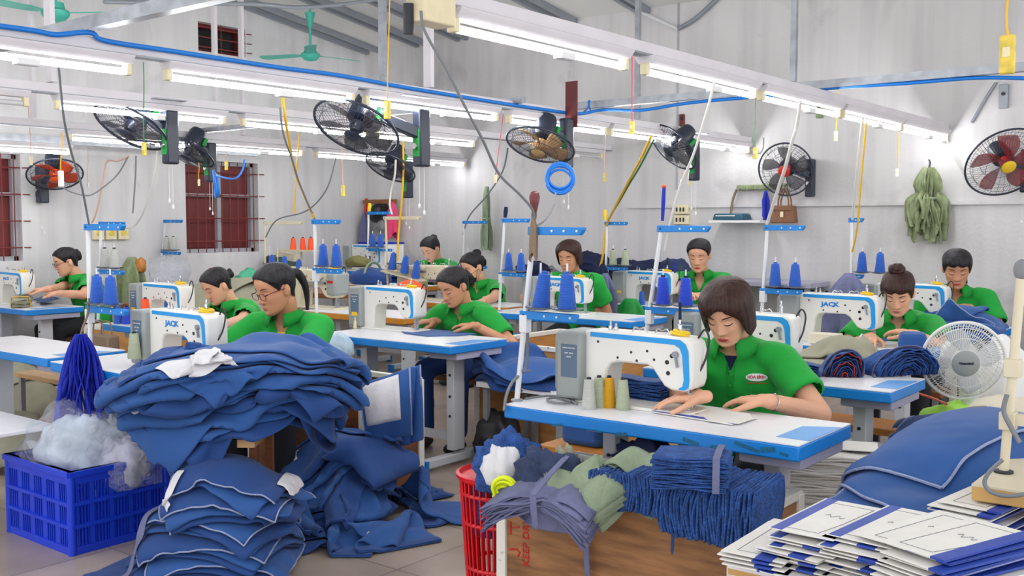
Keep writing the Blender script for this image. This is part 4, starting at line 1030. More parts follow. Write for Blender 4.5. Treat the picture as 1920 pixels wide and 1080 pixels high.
# ------------------------------------------------------------------ cloth: sheets settle one after another on a growing height map
class HF:
    def __init__(s, x0, x1, y0, y1, z=0.0, res=.02):
        s.x0, s.y0, s.res = x0, y0, res; s.nx, s.ny = int((x1 - x0) / res) + 2, int((y1 - y0) / res) + 2
        s.h = np.full((s.ny, s.nx), float(z))
    def box(s, xa, xb, ya, yb, z):
        i0, i1 = [int(np.clip(round((v - s.y0) / s.res), 0, s.ny)) for v in (ya, yb)]; j0, j1 = [int(np.clip(round((v - s.x0) / s.res), 0, s.nx)) for v in (xa, xb)]
        s.h[i0:i1, j0:j1] = np.maximum(s.h[i0:i1, j0:j1], z); return s
    def dome(s, cx, cy, rx, ry, z0, z1, p=2.0):
        Y, X = np.mgrid[0:s.ny, 0:s.nx]; X = s.x0 + X * s.res; Y = s.y0 + Y * s.res
        q = np.clip(1 - (((X - cx) / rx) ** 2 + ((Y - cy) / ry) ** 2), 0, 1) ** (1 / p)
        s.h = np.maximum(s.h, np.where(q > 0, z0 + (z1 - z0) * q, -9)); return s
    def smooth(s, n=2):
        for _ in range(n):
            p = np.pad(s.h, 1, mode='edge'); s.h = np.maximum(s.h, (p[1:-1, :-2] + p[1:-1, 2:] + p[:-2, 1:-1] + p[2:, 1:-1]) / 4)
        return s
    def at(s, x, y):
        u = np.clip((x - s.x0) / s.res, 0, s.nx - 1.001); v = np.clip((y - s.y0) / s.res, 0, s.ny - 1.001)
        j = u.astype(int); i = v.astype(int); fu, fv = u - j, v - i; h = s.h
        return (h[i, j] * (1 - fu) + h[i, j + 1] * fu) * (1 - fv) + (h[i + 1, j] * (1 - fu) + h[i + 1, j + 1] * fu) * fv
    def splat(s, G, t=0.0):
        k = 4; ny, nx = G.shape[:2]; a = np.linspace(0, ny - 1.0001, ny * k); b = np.linspace(0, nx - 1.0001, nx * k)
        i, j = a.astype(int), b.astype(int); fa, fb = (a - i)[:, None, None], (b - j)[None, :, None]
        Q = (G[i][:, j] * (1 - fb) + G[i][:, j + 1] * fb) * (1 - fa) + (G[i + 1][:, j] * (1 - fb) + G[i + 1][:, j + 1] * fb) * fa
        Q = Q.reshape(-1, 3); u = np.clip(np.round((Q[:, 0] - s.x0) / s.res).astype(int), 0, s.nx - 1); v = np.clip(np.round((Q[:, 1] - s.y0) / s.res).astype(int), 0, s.ny - 1)
        np.maximum.at(s.h, (v, u), Q[:, 2] + t)
def drape(hf, G, dx, dy, steps=70, mu=.55, t=.008, slit=None, iters=7, pin=None, stretch=1.0):
    ny, nx = G.shape[:2]; P = G.reshape(-1, 3).copy(); prev = P.copy(); idx = np.arange(ny * nx).reshape(ny, nx); groups = []
    def add(A, B, L, k): groups.append((A.ravel(), B.ravel(), L, k))
    cut = np.zeros((ny, nx), bool)
    if slit: cut[slit[0]:, slit[1]] = True
    def pairs(di, dj, L, k):
        I, J = np.mgrid[0:ny - di, max(0, -dj):nx - max(0, dj)]; I, J = I.ravel(), J.ravel()
        if slit: m = ~(cut[I, J] | cut[I + di, J + dj]) if dj == 0 else ~((J.clip(max=10 ** 6) <= slit[1]) & (J + dj > slit[1]) & (I >= slit[0])); 
        else: m = np.ones(len(I), bool)
        if slit and dj == 0: m = np.ones(len(I), bool)
        par = (I // max(1, di)) % 2 if di else (J // dj) % 2
        for q in (0, 1):
            w = m & (par == q); add(idx[I[w], J[w]], idx[I[w] + di, J[w] + dj], L, k)
    pairs(0, 1, dx, 1); pairs(1, 0, dy, 1); D = math.hypot(dx, dy); pairs(1, 1, D, .5); pairs(1, -1, D, .5); pairs(0, 2, 2 * dx, .22); pairs(2, 0, 2 * dy, .22)
    g = np.array([0, 0, -9.8 / 60 / 60 * .7])
    for st in range(steps):
        v = np.clip((P - prev) * .96, -.03, .03); prev = P.copy(); P = P + v + g
        for _ in range(iters):
            for a, b, L, k in groups:
                d = P[b] - P[a]; l = np.sqrt((d * d).sum(1)) + 1e-9; c = d * (.5 * k * (1 - L / l))[:, None]
                P[a] += c; P[b] -= c
        h = hf.at(P[:, 0], P[:, 1]) + t; m = P[:, 2] < h
        dz = np.minimum(h - P[:, 2], .05); P[m, 2] += dz[m]
        P[m, :2] = prev[m, :2] + (P[m, :2] - prev[m, :2]) * (1 - mu)
        if pin is not None: P[pin] = G.reshape(-1, 3)[pin]
    return P.reshape(ny, nx, 3)
def garment(name, label, cat, hf, c, rz, w, l, m='cloth', nx=15, ny=25, drop=.12, squash=(1, 1), crumple=.03, thick=.008, group=None, taper=.0, seams=None, seam_m='piping', slit=False, lining=None, patch=None, steps=70, mu=.55, pitch=0.0, fold=0.0, parent=None, t=.008, seam_r=.0042):
    """a cloth piece of size w x l laid at c (x, y) with its length along the direction rz and left to settle"""
    u = np.linspace(-.5, .5, nx); v = np.linspace(-.5, .5, ny); U, V = np.meshgrid(u, v)
    X = U * w * (1 - taper * (V + .5)) * squash[0]; Y = V * l * squash[1]
    ph = rng.uniform(0, 6.28, 6)
    Zn = crumple * (np.sin(U * 9 + ph[0] + 2 * np.sin(V * 5 + ph[1])) * .6 + np.sin(V * 11 + ph[2] + 1.5 * np.sin(U * 7 + ph[3])) * .6 + .5 * np.sin(U * 17 + V * 13 + ph[4]))
    if fold: X = X + fold * np.sin(V * 4 + ph[5])
    ca, sa = math.cos(rz), math.sin(rz)
    GX = c[0] + X * ca - Y * sa; GY = c[1] + X * sa + Y * ca
    base = hf.at(GX.ravel(), GY.ravel()).reshape(GX.shape)
    top = np.maximum(base, np.percentile(base, 60)) if pitch == 0 else base
    G = np.dstack([GX, GY, top + .02 + drop * .2 + Zn + abs(crumple)])
    G = drape(hf, G, w / (nx - 1), l / (ny - 1), steps=steps, t=t, slit=(int(ny * .45), nx // 2) if slit else None, mu=mu)
    hf.splat(G, thick * .6)
    b = MB(); b.grid(G)
    if slit:
        keep = [(f) for f in b.f]; b.f = [f for f in b.f if not (f[0] % nx == nx // 2 and f[0] // nx >= int(ny * .45) + 1)]; b.mi = b.mi[:len(b.f)]
    o = b.build(name, m, parent, smooth=80, solid=thick, subsurf=1)
    if label: tag(o, label, cat, group)
    def strip(pts, nm, mm, r, n=5):
        q = MB(); q.tube(spline([Vector(p) + Vector((0, 0, r * .5)) for p in pts], 2), r, n); q.build(nm, mm, o, smooth=70)
    if seams:
        if 'l' in seams: strip(G[:, 0], 'seam', seam_m, seam_r)
        if 'r' in seams: strip(G[:, -1], 'seam', seam_m, seam_r)
        if 'b' in seams: strip(G[0], 'seam', seam_m, seam_r)
        if 't' in seams: strip(G[-1], 'seam', seam_m, seam_r)
        if 'm' in seams: strip(G[1:-1, nx // 2] + np.array([0, 0, .006]), 'seam', seam_m, seam_r * .6)
        if 'w' in seams:   # waistband
            q = MB(); q.grid(G[:3] + np.array([0, 0, .006])); q.build('waistband', 'cloth_d', o, smooth=80, solid=.006, subsurf=1)
    for pt in (patch or []):
        i0, i1, j0, j1, pm = pt
        q = MB(); q.grid(G[i0:i1, j0:j1] + np.array([0, 0, .007])); q.build({'white_cl': 'pocket_lining', 'orange': 'size_tab'}.get(pm, 'patch'), pm, o, smooth=80, solid=.004, subsurf=1)
    o['G'] = 0; del o['G']
    return o, G
def tied_strips(name, label, cat, top, length, r0, r1, n, m, tie=None, flare=1.6, wd=.022, seed=1, end_var=.25, tie_m=None, dirn=(0, 0, -1)):
    """a hank of tapes hanging from its tied top"""
    q = random.Random(seed); root = thing(name, label, cat, top)
    for i in range(n):
        a = 2 * PI * (i / n) + q.uniform(-.3, .3); k = q.uniform(.35, 1); L = length * (1 - q.uniform(0, end_var)); pts = []
        for t in np.linspace(0, 1, 8):
            rr = (r0 + (r1 - r0) * min(1, t * flare) ** .7 * (1 if t < .75 else 1 - .25 * (t - .75))) * k
            if tie: rr *= 1 - .55 * math.exp(-((t - tie) / .07) ** 2)
            aa = a + .25 * math.sin(t * 5 + i)
            pts.append((rr * math.cos(aa), rr * math.sin(aa) * .8, -L * t))
        b = MB(); b.tube(spline(pts, 3), [wd * .5] * (7 * 3 + 1), 5, True, .35); b.build('strip', m, root, smooth=60)
    if tie: MB().ring((0, 0, -length * tie), r1 * .5, .012, (0, 0, 1), 20, 6).build('tie_band', tie_m or m, root)
    return root
def bag(name, label, cat, loc, rx, ry, rz, m, seed=0, amp=.12, n=40, sq=.6, parent=None, group=None):
    """a lumpy crumpled bag resting on its base"""
    q = np.random.default_rng(seed); vs = []; ph = q.uniform(0, 6.28, 8)
    for i in range(n // 2 + 1):
        t = PI * i / (n // 2)
        for k in range(n):
            a = 2 * PI * k / n; x, y, z = math.sin(t) * math.cos(a), math.sin(t) * math.sin(a), math.cos(t)
            d = 1 + amp * (math.sin(5 * x + ph[0] + 3 * z) * .5 + math.sin(7 * y + ph[1] + 4 * x) * .4 + math.sin(11 * z + ph[2] + 6 * y) * .3 + .25 * math.sin(17 * x + 13 * z + ph[3]) + .2 * math.sin(23 * y - 19 * z + ph[4]))
            zz = z * d; zz = max(zz, -sq)
            vs.append((rx * x * d, ry * y * d, rz * (zz + sq) / (1 + sq)))
    b = MB(); b.add(vs, [(i * n + k, (i + 1) * n + k, (i + 1) * n + (k + 1) % n, i * n + (k + 1) % n) for i in range(n // 2) for k in range(n)])
    o = b.build(name, m, parent, loc, smooth=80)
    if label: tag(o, label, cat, group)
    return o
def fanned_bundle(name, label, cat, c, rz, w, l, layers, th, m, edge_m, fan=.0, arch=.0, z=0.0, jitter=.012, tie=None, tie_m='greyblue', droop=0.0, seed=3, edge='cut', tilt=0.0, wave=.01, pinch=1.0, rot=None, top_m=None):
    """a tied bundle of cut pieces: a body of stacked layers with the frayed edge of every layer at its side"""
    q = random.Random(seed); root = thing(name, label, cat, (c[0], c[1], z), rz)
    if tilt: root.rotation_euler = (tilt, 0, rz)
    if rot is not None: root.rotation_euler = rot
    nx, ny = 15, 9; per = max(1, layers // 10)
    for k in range(0, layers, 1):
        zz = th * k / layers; f = 1 + fan * (k / layers - .5); ox, oy = q.uniform(-jitter, jitter), q.uniform(-jitter, jitter); ra = q.uniform(-.02, .02); G = np.zeros((ny, nx, 3)); ph = q.uniform(0, 6)
        for i in range(ny):
            for j in range(nx):
                x, y = (j / (nx - 1) - .5) * w * f, (i / (ny - 1) - .5) * l; e_ = abs(2 * (j / (nx - 1) - .5)); y *= pinch + (1 - pinch) * e_ ** .8; sp = (pinch + (1 - pinch) * e_) if pinch < 1 else 1
                G[i, j] = (x * math.cos(ra) - y * math.sin(ra) + ox, y * math.cos(ra) + x * math.sin(ra) + oy, zz * sp + arch * (1 - (2 * x / w) ** 2) * (k / layers if pinch == 1 else 1) - droop * (2 * x / w) ** 2 + wave * math.sin(x * 30 + ph + y * 14) * .3)
        b = MB(); b.grid(G); b.build('cut_piece', m if (k == layers - 1) else edge_m, root, smooth=70, solid=th / layers * .8)
    if tie is not None:
        x = tie * w; hh = th + arch * (1 - (2 * tie) ** 2); b = MB(); y = l / 2 + .012
        b.tube([(x, -y, -.002), (x, -y - .002, hh * .5), (x, -y + .004, hh + .006), (x, 0, hh + .010), (x, y - .004, hh + .006), (x, y + .002, hh * .5), (x, y, -.002)], .012, 6, True, .3); b.build('tie_strip', tie_m, root, smooth=60)
    return root

def hung(name, label, cat, top, L, r0, r1, m, folds=7, seed=1, flat=.7, group=None, tie=.05):
    """a garment hung by its gathered top, in fluted folds"""
    q = random.Random(seed); n = 64; vs = []; rows = 16; ph = [q.uniform(0, 6) for _ in range(4)]
    for i in range(rows + 1):
        t = i / rows; r = r0 + (r1 - r0) * min(1, (t / .35)) ** .8
        for k in range(n):
            a = 2 * PI * k / n; f = 1 + (.28 * math.sin(folds * a + ph[0] + t) + .14 * math.sin((folds * 2 - 3) * a + ph[1] - 2 * t)) * min(1, t * 3)
            z = -L * t * (1 - .12 * math.sin(2 * a + ph[2]) * t)
            vs.append((r * f * math.cos(a), r * f * math.sin(a) * flat, z))
    b = MB(); b.add(vs, [(i * n + k, i * n + (k + 1) % n, (i + 1) * n + (k + 1) % n, (i + 1) * n + k) for i in range(rows) for k in range(n)] + [tuple(range(n))])
    o = b.build(name, m, None, top, smooth=80); return tag(o, label, cat, group)
def coil(label, c, r, n, m, axis, seed=0, hr=.006, name='air_hose', cat='hose'):
    q = random.Random(seed); u, v = basis(axis); w_ = Vector(axis).normalized(); pts = []
    for i in range(n * 16 + 1):
        a = 2 * PI * i / 16; k = int(i / 16); rr = r * (1 + .10 * math.sin(k * 2.3 + seed)); d = u * math.cos(a) + v * math.sin(a)
        pts.append(Vector(c) + d * rr + w_ * .012 * math.sin(k * 1.7 + a * .5) - Vector((0, 0, .02 * math.sin(k * 1.3))))
    b = MB(); b.tube(pts, hr, 6); return tag(b.build(name, m, None, smooth=70), label, cat)

def arch_bundle(name, label, cat, c, rz, rx, h, depth, layers, mats, seed=1, skew=.0, cover='cloth', tie=None):
    """nested folded pieces standing as an arch, their layered cut side facing local -y"""
    q = random.Random(seed); root = thing(name, label, cat, c, rz)
    for k in range(layers):
        f = (k + 1) / layers; G = []; dy = q.uniform(-.008, .008) if k < layers - 1 else 0; wob = q.uniform(0, 6)
        for i in range(7):
            row = []
            for j in range(15):
                a = PI * j / 14; y = -depth / 2 + depth * i / 6 + dy; x = -rx * f * math.cos(a) * (1 + .06 * math.sin(5 * a + wob)); z = h * f ** .9 * math.sin(a) ** .8 * (1 - .18 * i / 6) * (1 + .05 * math.sin(7 * a + wob))
                row.append([x + skew * z, y, max(z, .002)])
            G.append(row)
        b = MB(); b.grid(np.array(G)); b.build('folded_piece', cover if k == layers - 1 else mats[k % len(mats)], root, smooth=70, solid=min(.004, h / layers * .6))
    if tie:
        b = MB(); pts = [(-rx * 1.03 * math.cos(PI * j / 12) + skew * h * 1.03 * math.sin(PI * j / 12), depth * .1 - depth * .5, max(.003, h * 1.04 * math.sin(PI * j / 12) ** .8)) for j in range(13)]
        pts = [(p[0], -depth * .22, p[2]) for p in pts]; b.tube([(pts[0][0] - .02, pts[0][1] - .05, .004)] + pts, .013, 6, True, .3); b.build('tie_strip', tie, root, smooth=60)
    return root
def hung_sheet(name, label, cat, quad, d, m, bulge=.05, th=.02, waves=.012, panel=None):
    """a piece hung upright: quad of picture points (tl, tr, br, bl) at distance d, bellied towards the front"""
    tl, tr, br, bl = quad; nx, ny = 13, 15
    def P(u, v, o=0.0):
        x = (tl[0] * (1 - u) + tr[0] * u) * (1 - v) + (bl[0] * (1 - u) + br[0] * u) * v; y = (tl[1] * (1 - u) + tr[1] * u) * (1 - v) + (bl[1] * (1 - u) + br[1] * u) * v
        return list(_C + ray(x, y) * (d + .10 * (u - .5) ** 2 - bulge * math.sin(PI * min(1, v * .9 + .1)) + waves * math.sin(u * 11 + v * 3) - o))
    b = MB(); b.grid(np.array([[P(i / (nx - 1), j / (ny - 1)) for i in range(nx)] for j in range(ny)])); o = b.build(name, m, None, smooth=80, solid=th, subsurf=1); tag(o, label, cat)
    if panel:
        u0, u1, v0, v1, pm = panel; b = MB(); b.grid(np.array([[P(u, v, th * .5 + .006) for u in np.linspace(u0, u1, 8)] for v in np.linspace(v0, v1, 10)])); b.build('lining_panel', pm, o, smooth=80, solid=.004)
    for u in (0, 1):
        b = MB(); b.tube([P(u, v, th * .5) for v in np.linspace(0, 1, 16)], .005, 5); b.build('seam', 'piping', o, smooth=70)
    return o
# ------------------------------------------------------------------ tables
T = {}
def tb(key, x0, y0, label, **kw): T[key] = (x0, y0, kw.get('H', .76)); return table(key, x0, y0, label, **kw)
tb('T1', -2.46, 3.05, 'front white sewing table with scuffed blue edge, over the plywood bin', D=.46, th=.05, leg_x=(.30, .98))
for o in bpy.data.objects:
    if o.parent and o.parent.name == 'sewing_table' and o.name.startswith(('leg', 'cross_bar')): o.location.y += .10
tb('T2', -2.57, 4.27, 'white table with blue edge and denim bundles, behind the front woman', D=.48)
tb('T3', -2.83, 5.65, 'white table of the young woman with the top bun', D=.5)
tb('T4', -2.80, 7.0, 'table under blue cloth at the back right', D=.5)
tb('T5', -5.05, 2.57, 'white table behind the heap of blue trousers', D=.48, L=.95)
tb('T6', -5.02, 4.31, 'white table with blue edge at the middle, of the woman with the blue panel', L=1.15, D=.52)
tb('T8', -5.2, 6.22, 'white table with blue edge behind the open plywood box', L=1.36, D=.52)
tb('T9', -5.1, 7.5, 'white table of the woman against the back wall', D=.45)
tb('T10', -6.72, 3.80, 'white table of the woman with the pink hair clip', D=.45)
tb('T11', -6.38, 2.62, 'bare white table cut by the left edge', D=.45)
tb('T12', -9.35, 4.0, 'white table of the woman with glasses by the left wall', L=1.12, D=.5)
tb('T14', -6.45, 5.38, 'white table with orange edge under the old beige machine', L=1.15, D=.5, edge='orange_edge', tape=False)
tb('T7', -6.5, 6.65, 'orange edged table of the woman in the black mask', L=1.18, D=.42, edge='orange_edge', tape=False)
tb('T15', -7.9, 7.1, 'orange edged table holding a tied blue bundle', L=.95, D=.5, edge='orange_edge', tape=False, H=.84)
tb('T16', -8.5, 7.75, 'blue edged table in the room corner, with a white machine', L=1.35, D=.5, H=.94)
# ------------------------------------------------------------------ machines
def mach(label, px, py, H=.76, Y=None, dx=0, **kw):
    p = atY(px, py, Y) if Y else at(px, py, H); return machine(label, p.x - .245 + dx, p.y, H, **kw)
mach('front white sewing machine with grey motor and no name on its arm', 1291, 774, brand=None, pin_blue=True)
mach('white sewing machine half hidden behind the front woman', 1478, 706, brand=None, thread=False, pin_blue=False)
mach('white machine with blue lettering, before the woman with the top bun', 1636, 640, Y=5.92, plate=False)
mach('white machine with blue lettering at the back right, before the woman with bangs', 1766, 585, Y=7.25, plate=False)
mach('white machine with blue lettering rising behind the trouser heap', 398, 660, Y=2.83, yellow_tag=True, motor='mach_g')
mach('white machine with yellow tag on its motor, sewing the blue panel', 780, 622, yellow_tag=True, brand=None)
mach('white machine with blue lettering seen behind two big blue cones', 1096, 582, Y=6.5, plate=False, yellow_tag=True)
mach('white machine with blue lettering before the woman at the back wall', 1258, 560, Y=7.75, plate=False, yellow_tag=True, pin_blue=True)
mach('white machine with an orange cone at its foot, before the woman with the pink clip', 346, 605, Y=4.05, yellow_tag=True, brand=None)
mach('white machine at the left edge, before the woman with glasses', 50, 565, Y=4.25, plate=False)
mach('white machine with blue stripe in the room corner', 716, 505, H=.94, Y=8.0, plate=False, brand=None)
# two old beige machines
p = atY(628, 585, 5.62); om = machine('old beige sewing machine with a big grey head cover', p.x - .25, 5.62, .76, scale=1.12, brand='ZOJE', red=True, body='mach_b', stripe=None, plate=False, motor='mach_b')
MB().box((.27, -.01, .19), (.10, .15, .17)).build('head_cover', 'mach_g', om, bevel=.02); MB().box((.27, -.086, .205), (.06, .002, .02)).build('maker_plate', 'redprint', om)
ar = MB(); ar.bar((-.08, -.08, .19), (.20, -.08, .20), .012); ar.bar((.05, -.08, .15), (.19, -.08, .235), .010); ar.build('lever_arm', 'steel_g', om)
p = atY(815, 565, 6.85); machine('old beige machine behind the middle woman', p.x - .05, 6.85, .76, scale=1.12, brand='brother', body='mach_b', stripe=None, plate=False, motor='mach_b', thread=False)
# ------------------------------------------------------------------ thread stands
def stp(key, label, low, top, arm, where, cones=('thr_b', 'thr_b'), dy=.09, Y=None, H=None, **kw):
    x0, y0, h0 = T[key]; Y = Y or y0 + dy; H = H or h0
    a, b = atY(*low, Y), atY(*top, Y); ln = (b.x - a.x) / (b.z - a.z); bx = a.x - ln * (a.z - H); e = atY(arm, top[1], Y)
    return stand(label, (bx, Y, H), cones, where, h=b.z - H, z1=a.z - H, arm=max(.08, e.x - b.x), lean=ln, **kw)
s1 = stp('T1', 'white thread stand with big blue cones on the front table', (985, 590), (1001, 428), 1094, 'the front thread stand', tilt0=(0, .14, 0))
s2 = stp('T2', 'thread stand with royal blue cones and a pen on top, behind the front machine', (1218, 581), (1241, 425), 1330, 'the stand topped by a blue brush', ('thr_rb', 'thr_rb'))
s3 = stp('T3', 'thread stand under the brown handbag', (1431, 545), (1439, 424), 1508, 'the stand below the handbag')
s4 = stp('T4', 'short armed thread stand at the back right', (1596, 518), (1597, 410), 1608, 'the stand left of the hanging green strips')
s5 = stp('T5', 'white thread stand with the royal blue tape hank, at the left', (168, 579), (165, 422), 231, 'the stand with the tape hank')
s6 = stp('T6', 'thread stand in the middle, where yellow and grey cords meet', (592, 507), (590, 413), 636, 'the stand where two cords meet')
s8 = stp('T8', 'thread stand with a black grip on top, right of the masked woman', (940, 514), (946, 411), 992, 'the black gripped stand')
s9 = stp('T9', 'thread stand with a yellow grip, before the back wall', (1136, 503), (1138, 417), 1176, 'the yellow gripped stand', ('thr_g', 'thr_g'))
s10 = stp('T10', 'thread stand with silver cones, left of the woman with the pink clip', (187, 509), (190, 417), 232, 'the silver cone stand', ('thr_s', 'thr_s'))
s7 = stp('T7', 'beige thread stand left of the masked woman', (726, 500), (723, 407), 788, 'the beige stand', (None, None), arm_m='mach_b', pole_m='mach_b')
for i, (px, py) in enumerate(((735, 505), (758, 512), (779, 521))):
    q = atY(px, py, 6.7); cone(f'tilted blue cone on the beige stand tray, {("left", "middle", "right")[i]} of three', q, 'thr_b', 1.12, (0, .16, 0))
tr_ = [atY(x, y, 6.7) for x, y in ((722, 505), (792, 524))]; tag(MB().bar(tr_[0] - Vector((0, 0, .012)), tr_[1] - Vector((0, 0, .012)), .12, .012).build('cone_tray', 'mach_b'), 'tilted beige cone tray left of the masked woman', 'tray')
s16 = stp('T16', 'blue armed thread stand before the hats in the corner', (690, 468), (691, 398), 735, 'the corner stand', H=.94)
sx = stp('T10', 'far blue armed thread stand left of the barred window', (305, 474), (310, 413), 341, 'the far stand by the window', ('thr_s', 'thr_s'), Y=6.0, H=.76)
sy = stp('T9', 'blue armed thread stand beside the hanging green hank', (868, 500), (871, 415), 913, 'the stand by the green hank', (None, None), Y=8.2, H=.76)
sz = stp('T14', 'beige thread frame with a long arm behind the woman with red glasses', (497, 500), (497, 416), 566, 'the beige frame', (None, None), Y=6.4, arm_m='mach_b', pole_m='mach_b', H=.83)
q = atY(565, 470, 7.0); tray('rack plate with orange cones behind the middle stand', q, (.62, .16, .02), .80, name='cone_rack', cat='rack')
for i, px in enumerate((550, 568, 583)): cone(f'orange thread cone on the rack, {("left", "middle", "right")[i]} one', atY(px, 469, 7.0), 'thr_o', .95)
for i, (px, py) in enumerate(((510, 505), (534, 508), (561, 514))): cone(f'blue cone behind the red glasses, {("left", "middle", "right")[i]} of three', atY(px, py, 6.4), 'thr_b', 1.0)
q = atY(535, 514, 6.4); tray('beige tray under three blue cones, behind the red glasses', q - Vector((0, 0, .012)), (.66, .15, .02), .83)
# green steel machine head and posts in the left background
q = atY(530, 520, 7.3); gm = thing('overlock_machine', 'dark green machine behind the beige thread frame', 'sewing machine', (q.x, q.y, .82))
MB().box((0, 0, .14), (.26, .2, .28)).build('machine_body', mat('machine_green', (70, 96, 84), .45), gm, bevel=.02); MB().cyl((-.22, 0, .2), (-.13, 0, .2), .09).build('handwheel', 'dark', gm); MB().bar((0, -.05, .30), (.3, -.05, .27), .08).build('arm', 'mach_b', gm)
worktop('far worktop under the dark green machine', q.x - .3, q.y - .30, q.x + .75, q.y + .2, .82, 'white_lam')
# ------------------------------------------------------------------ loose cones on tables
def cz(label, px, py, m, z=.76, s=1.0): return cone(label, at(px, py, z), m, s)
for lab, px, py, m in (('silver grey thread cone, leftmost of the small ones on the front table', 1104, 767, 'thr_s'), ('sage thread cone behind the silver one on the front table', 1123, 763, 'thr_g'), ('gold thread cone on the front table', 1142, 763.5, 'thr_y'), ('sage thread cone, rightmost of the small ones on the front table', 1168, 768, 'thr_g')): 
    o = cz(lab, px, py, m); o.scale = (.78, .78, .84)
o = cz('orange thread cone at the foot of the machine on the left', 273, 602, 'thr_o'); o.location = atY(273, 597, 3.9)
cone('blue cone standing by the motor of the far machine', atY(1203, 572, 7.58), 'thr_b', .85)
cone('pale green cone beside the machine behind the trouser heap', atY(252, 672, 2.70), 'thr_g', .9)
cone('blue cone on the table edge left of the machines', atY(222, 608, 3.86), 'thr_b', .9); cone('royal blue cone beside the blue one on the left table', atY(238, 608, 3.88), 'thr_rb', .9)
# grips, pens and brushes stuck on the stand tops
def grip(label, px0, py0, px1, py1, Y, m, r=.012, knob=None):
    a, b = atY(px0, py0, Y), atY(px1, py1, Y); r_ = thing('tool_handle', label, 'handle', a); d = b - a
    q = MB(); q.tube([Vector(), d * .3, d * .6, d], [r * .8, r, r * 1.1, r * .9], 12); q.build('grip', m, r_)
    if knob: MB().ell(d * 1.04, (r * 1.25, r * 1.25, r * 1.2), 12, 8).build('tip', knob, r_)
    return r_
g = grip('dark red wooden screwdriver handle stuck on the front stand', 1000, 418, 1002, 395, 3.14, mat('dark_red_wood', (112, 44, 48), .25), .010)
MB().lathe([(.008, .0), (.011, .012), (.017, .04), (.021, .062), (.018, .078), (.008, .085), (0, .086)], (atY(1002, 400, 3.14) - atY(1000, 418, 3.14)), n=20).build('knob', MATS['dark_red_wood'], g)
grip('black grip on the stand right of the masked woman', 947, 408, 949, 388, 6.31, 'navy', .016)
grip('yellow grip on the stand before the back wall', 1134, 413, 1134, 393, 7.59, 'yellow', .018)
grip('blue brush with an orange tip on the stand behind the front machine', 1242, 414, 1245, 352, 4.36, 'royal', .009, 'fan_orange')
grip('blue pen standing on the back wall machine', 1265, 512, 1266, 486, 7.75, 'royal', .007)
grip('yellow grip at the corner stand by the hats', 692, 396, 693, 381, 7.84, 'yellow', .02)
# ------------------------------------------------------------------ wooden bins, benches
crate_box('scratched plywood bin with red stencilled letters, overflowing with cut cloth, at the front', -2.27, 2.79, -1.34, 3.27, .55, m='ply')
fb = bpy.data.objects['wooden_box']
for t_, x, z, s_ in (('KEEP DRY', 0, 0, .040),):
    q = atY(986, 1017, 2.79); lettering('stencil_lettering', t_, s_, 'redprint', fb, (q.x - fb.location.x, .0015, q.z), (PI / 2, -PI / 2, 0), .0006, 1.0)
def fbp(px, py): p = atY(px, py, 2.79); return (p.x - fb.location.x, .002, p.z)
st = MB(); st.bar(fbp(957, 978), fbp(957, 1002), .006, .003); st.bar(fbp(957, 990), fbp(973, 988), .006, .003); st.build('stencil_mark', 'redprint', fb)
st = MB(); st.tube([fbp(955, 1030), fbp(968, 1030), fbp(974, 1036), fbp(970, 1044)], .004, 5, True, .4); st.build('stencil_mark', 'redprint', fb)
crate_box('open light plywood box with an empty inside, in the aisle middle', -4.35, 5.1, -3.35, 6.05, .68, m='ply_l')
crate_box('dark stained plywood box with chipped rim, behind the red glasses woman', -4.72, 3.55, -3.78, 3.98, .62, m='ply_d')
crate_box('plywood box with torn rim beside the woman at the left wall', -7.95, 4.35, -7.2, 5.0, .62, m='ply_l')
crate_box('small plywood box at the left edge under the table', -8.9, 3.1, -8.25, 3.7, .55, m='ply_l')
crate_box('brown plywood box behind the white fan', -1.75, 6.6, -1.0, 7.1, .62, m='ply_d')
flap = MB(); flap.box((0, 0, 0), (.42, .02, .42), Euler((R(-28), R(20), 0)).to_matrix()); tag(flap.build('board', 'khaki', None, (-3.98, 5.75, .45), bevel=.004), 'grey board leaning inside the open plywood box', 'board')
bench('orange varnished bench behind the front woman', -2.6, 5.02, -1.35, 5.3, .45)
bench('brown bench with a blurred steel front, of the middle woman', -4.75, 4.98, -3.75, 5.3, .45, m='brownw')
bench('varnished bench behind the front table, of the front woman', -2.8, 3.72, -1.45, 4.0, .44)
bench('bench of the woman with red glasses', -4.45, 3.42, -3.95, 3.66, .44, m='brownw')
wb = bench('white topped low bench with grey legs behind the blue crate', -5.45, 2.0, -4.7, 2.42, .5, m='white_lam', t=.02)
bench('worn brown bench under the bare white table at the left', -6.6, 3.12, -5.7, 3.45, .5, m='bamboo', t=.03)
bench('orange beam bench by the far stands', -4.0, 6.9, -2.9, 7.15, .5)
for i, (x, y, l) in enumerate(((-8.75, 4.72, 'woman at the left wall'), (-6.3, 4.5, 'woman with the pink clip'), (-2.0, 6.4, 'young woman with the bun'), (-2.0, 7.85, 'woman with bangs'), (-4.35, 8.35, 'woman at the back wall'), (-4.95, 7.2, 'woman behind two blue cones'), (-5.95, 7.35, 'woman in the black mask'), (-7.15, 8.5, 'woman in the room corner'))):
    bench(f'stool under the {l}', x - .25, y - .02, x + .25, y + .26, .44, m='brownw')
hb = thing('bench', 'wooden plank trestle buried under the heap of blue trousers', 'bench', (-3.74, 2.72, 0), YAW)
for x, z in ((.10, .635), (-.22, .635), (.13, .545), (-.22, .545)): MB().box((x, -.02, z), (.075, .50, .035)).build('plank', 'bamboo', hb, bevel=.003)
for sx in (-.22, .12):
    for y in (-.10, .18): MB().box((sx, y, .31), (.035, .035, .62)).build('leg', 'brownw', hb)
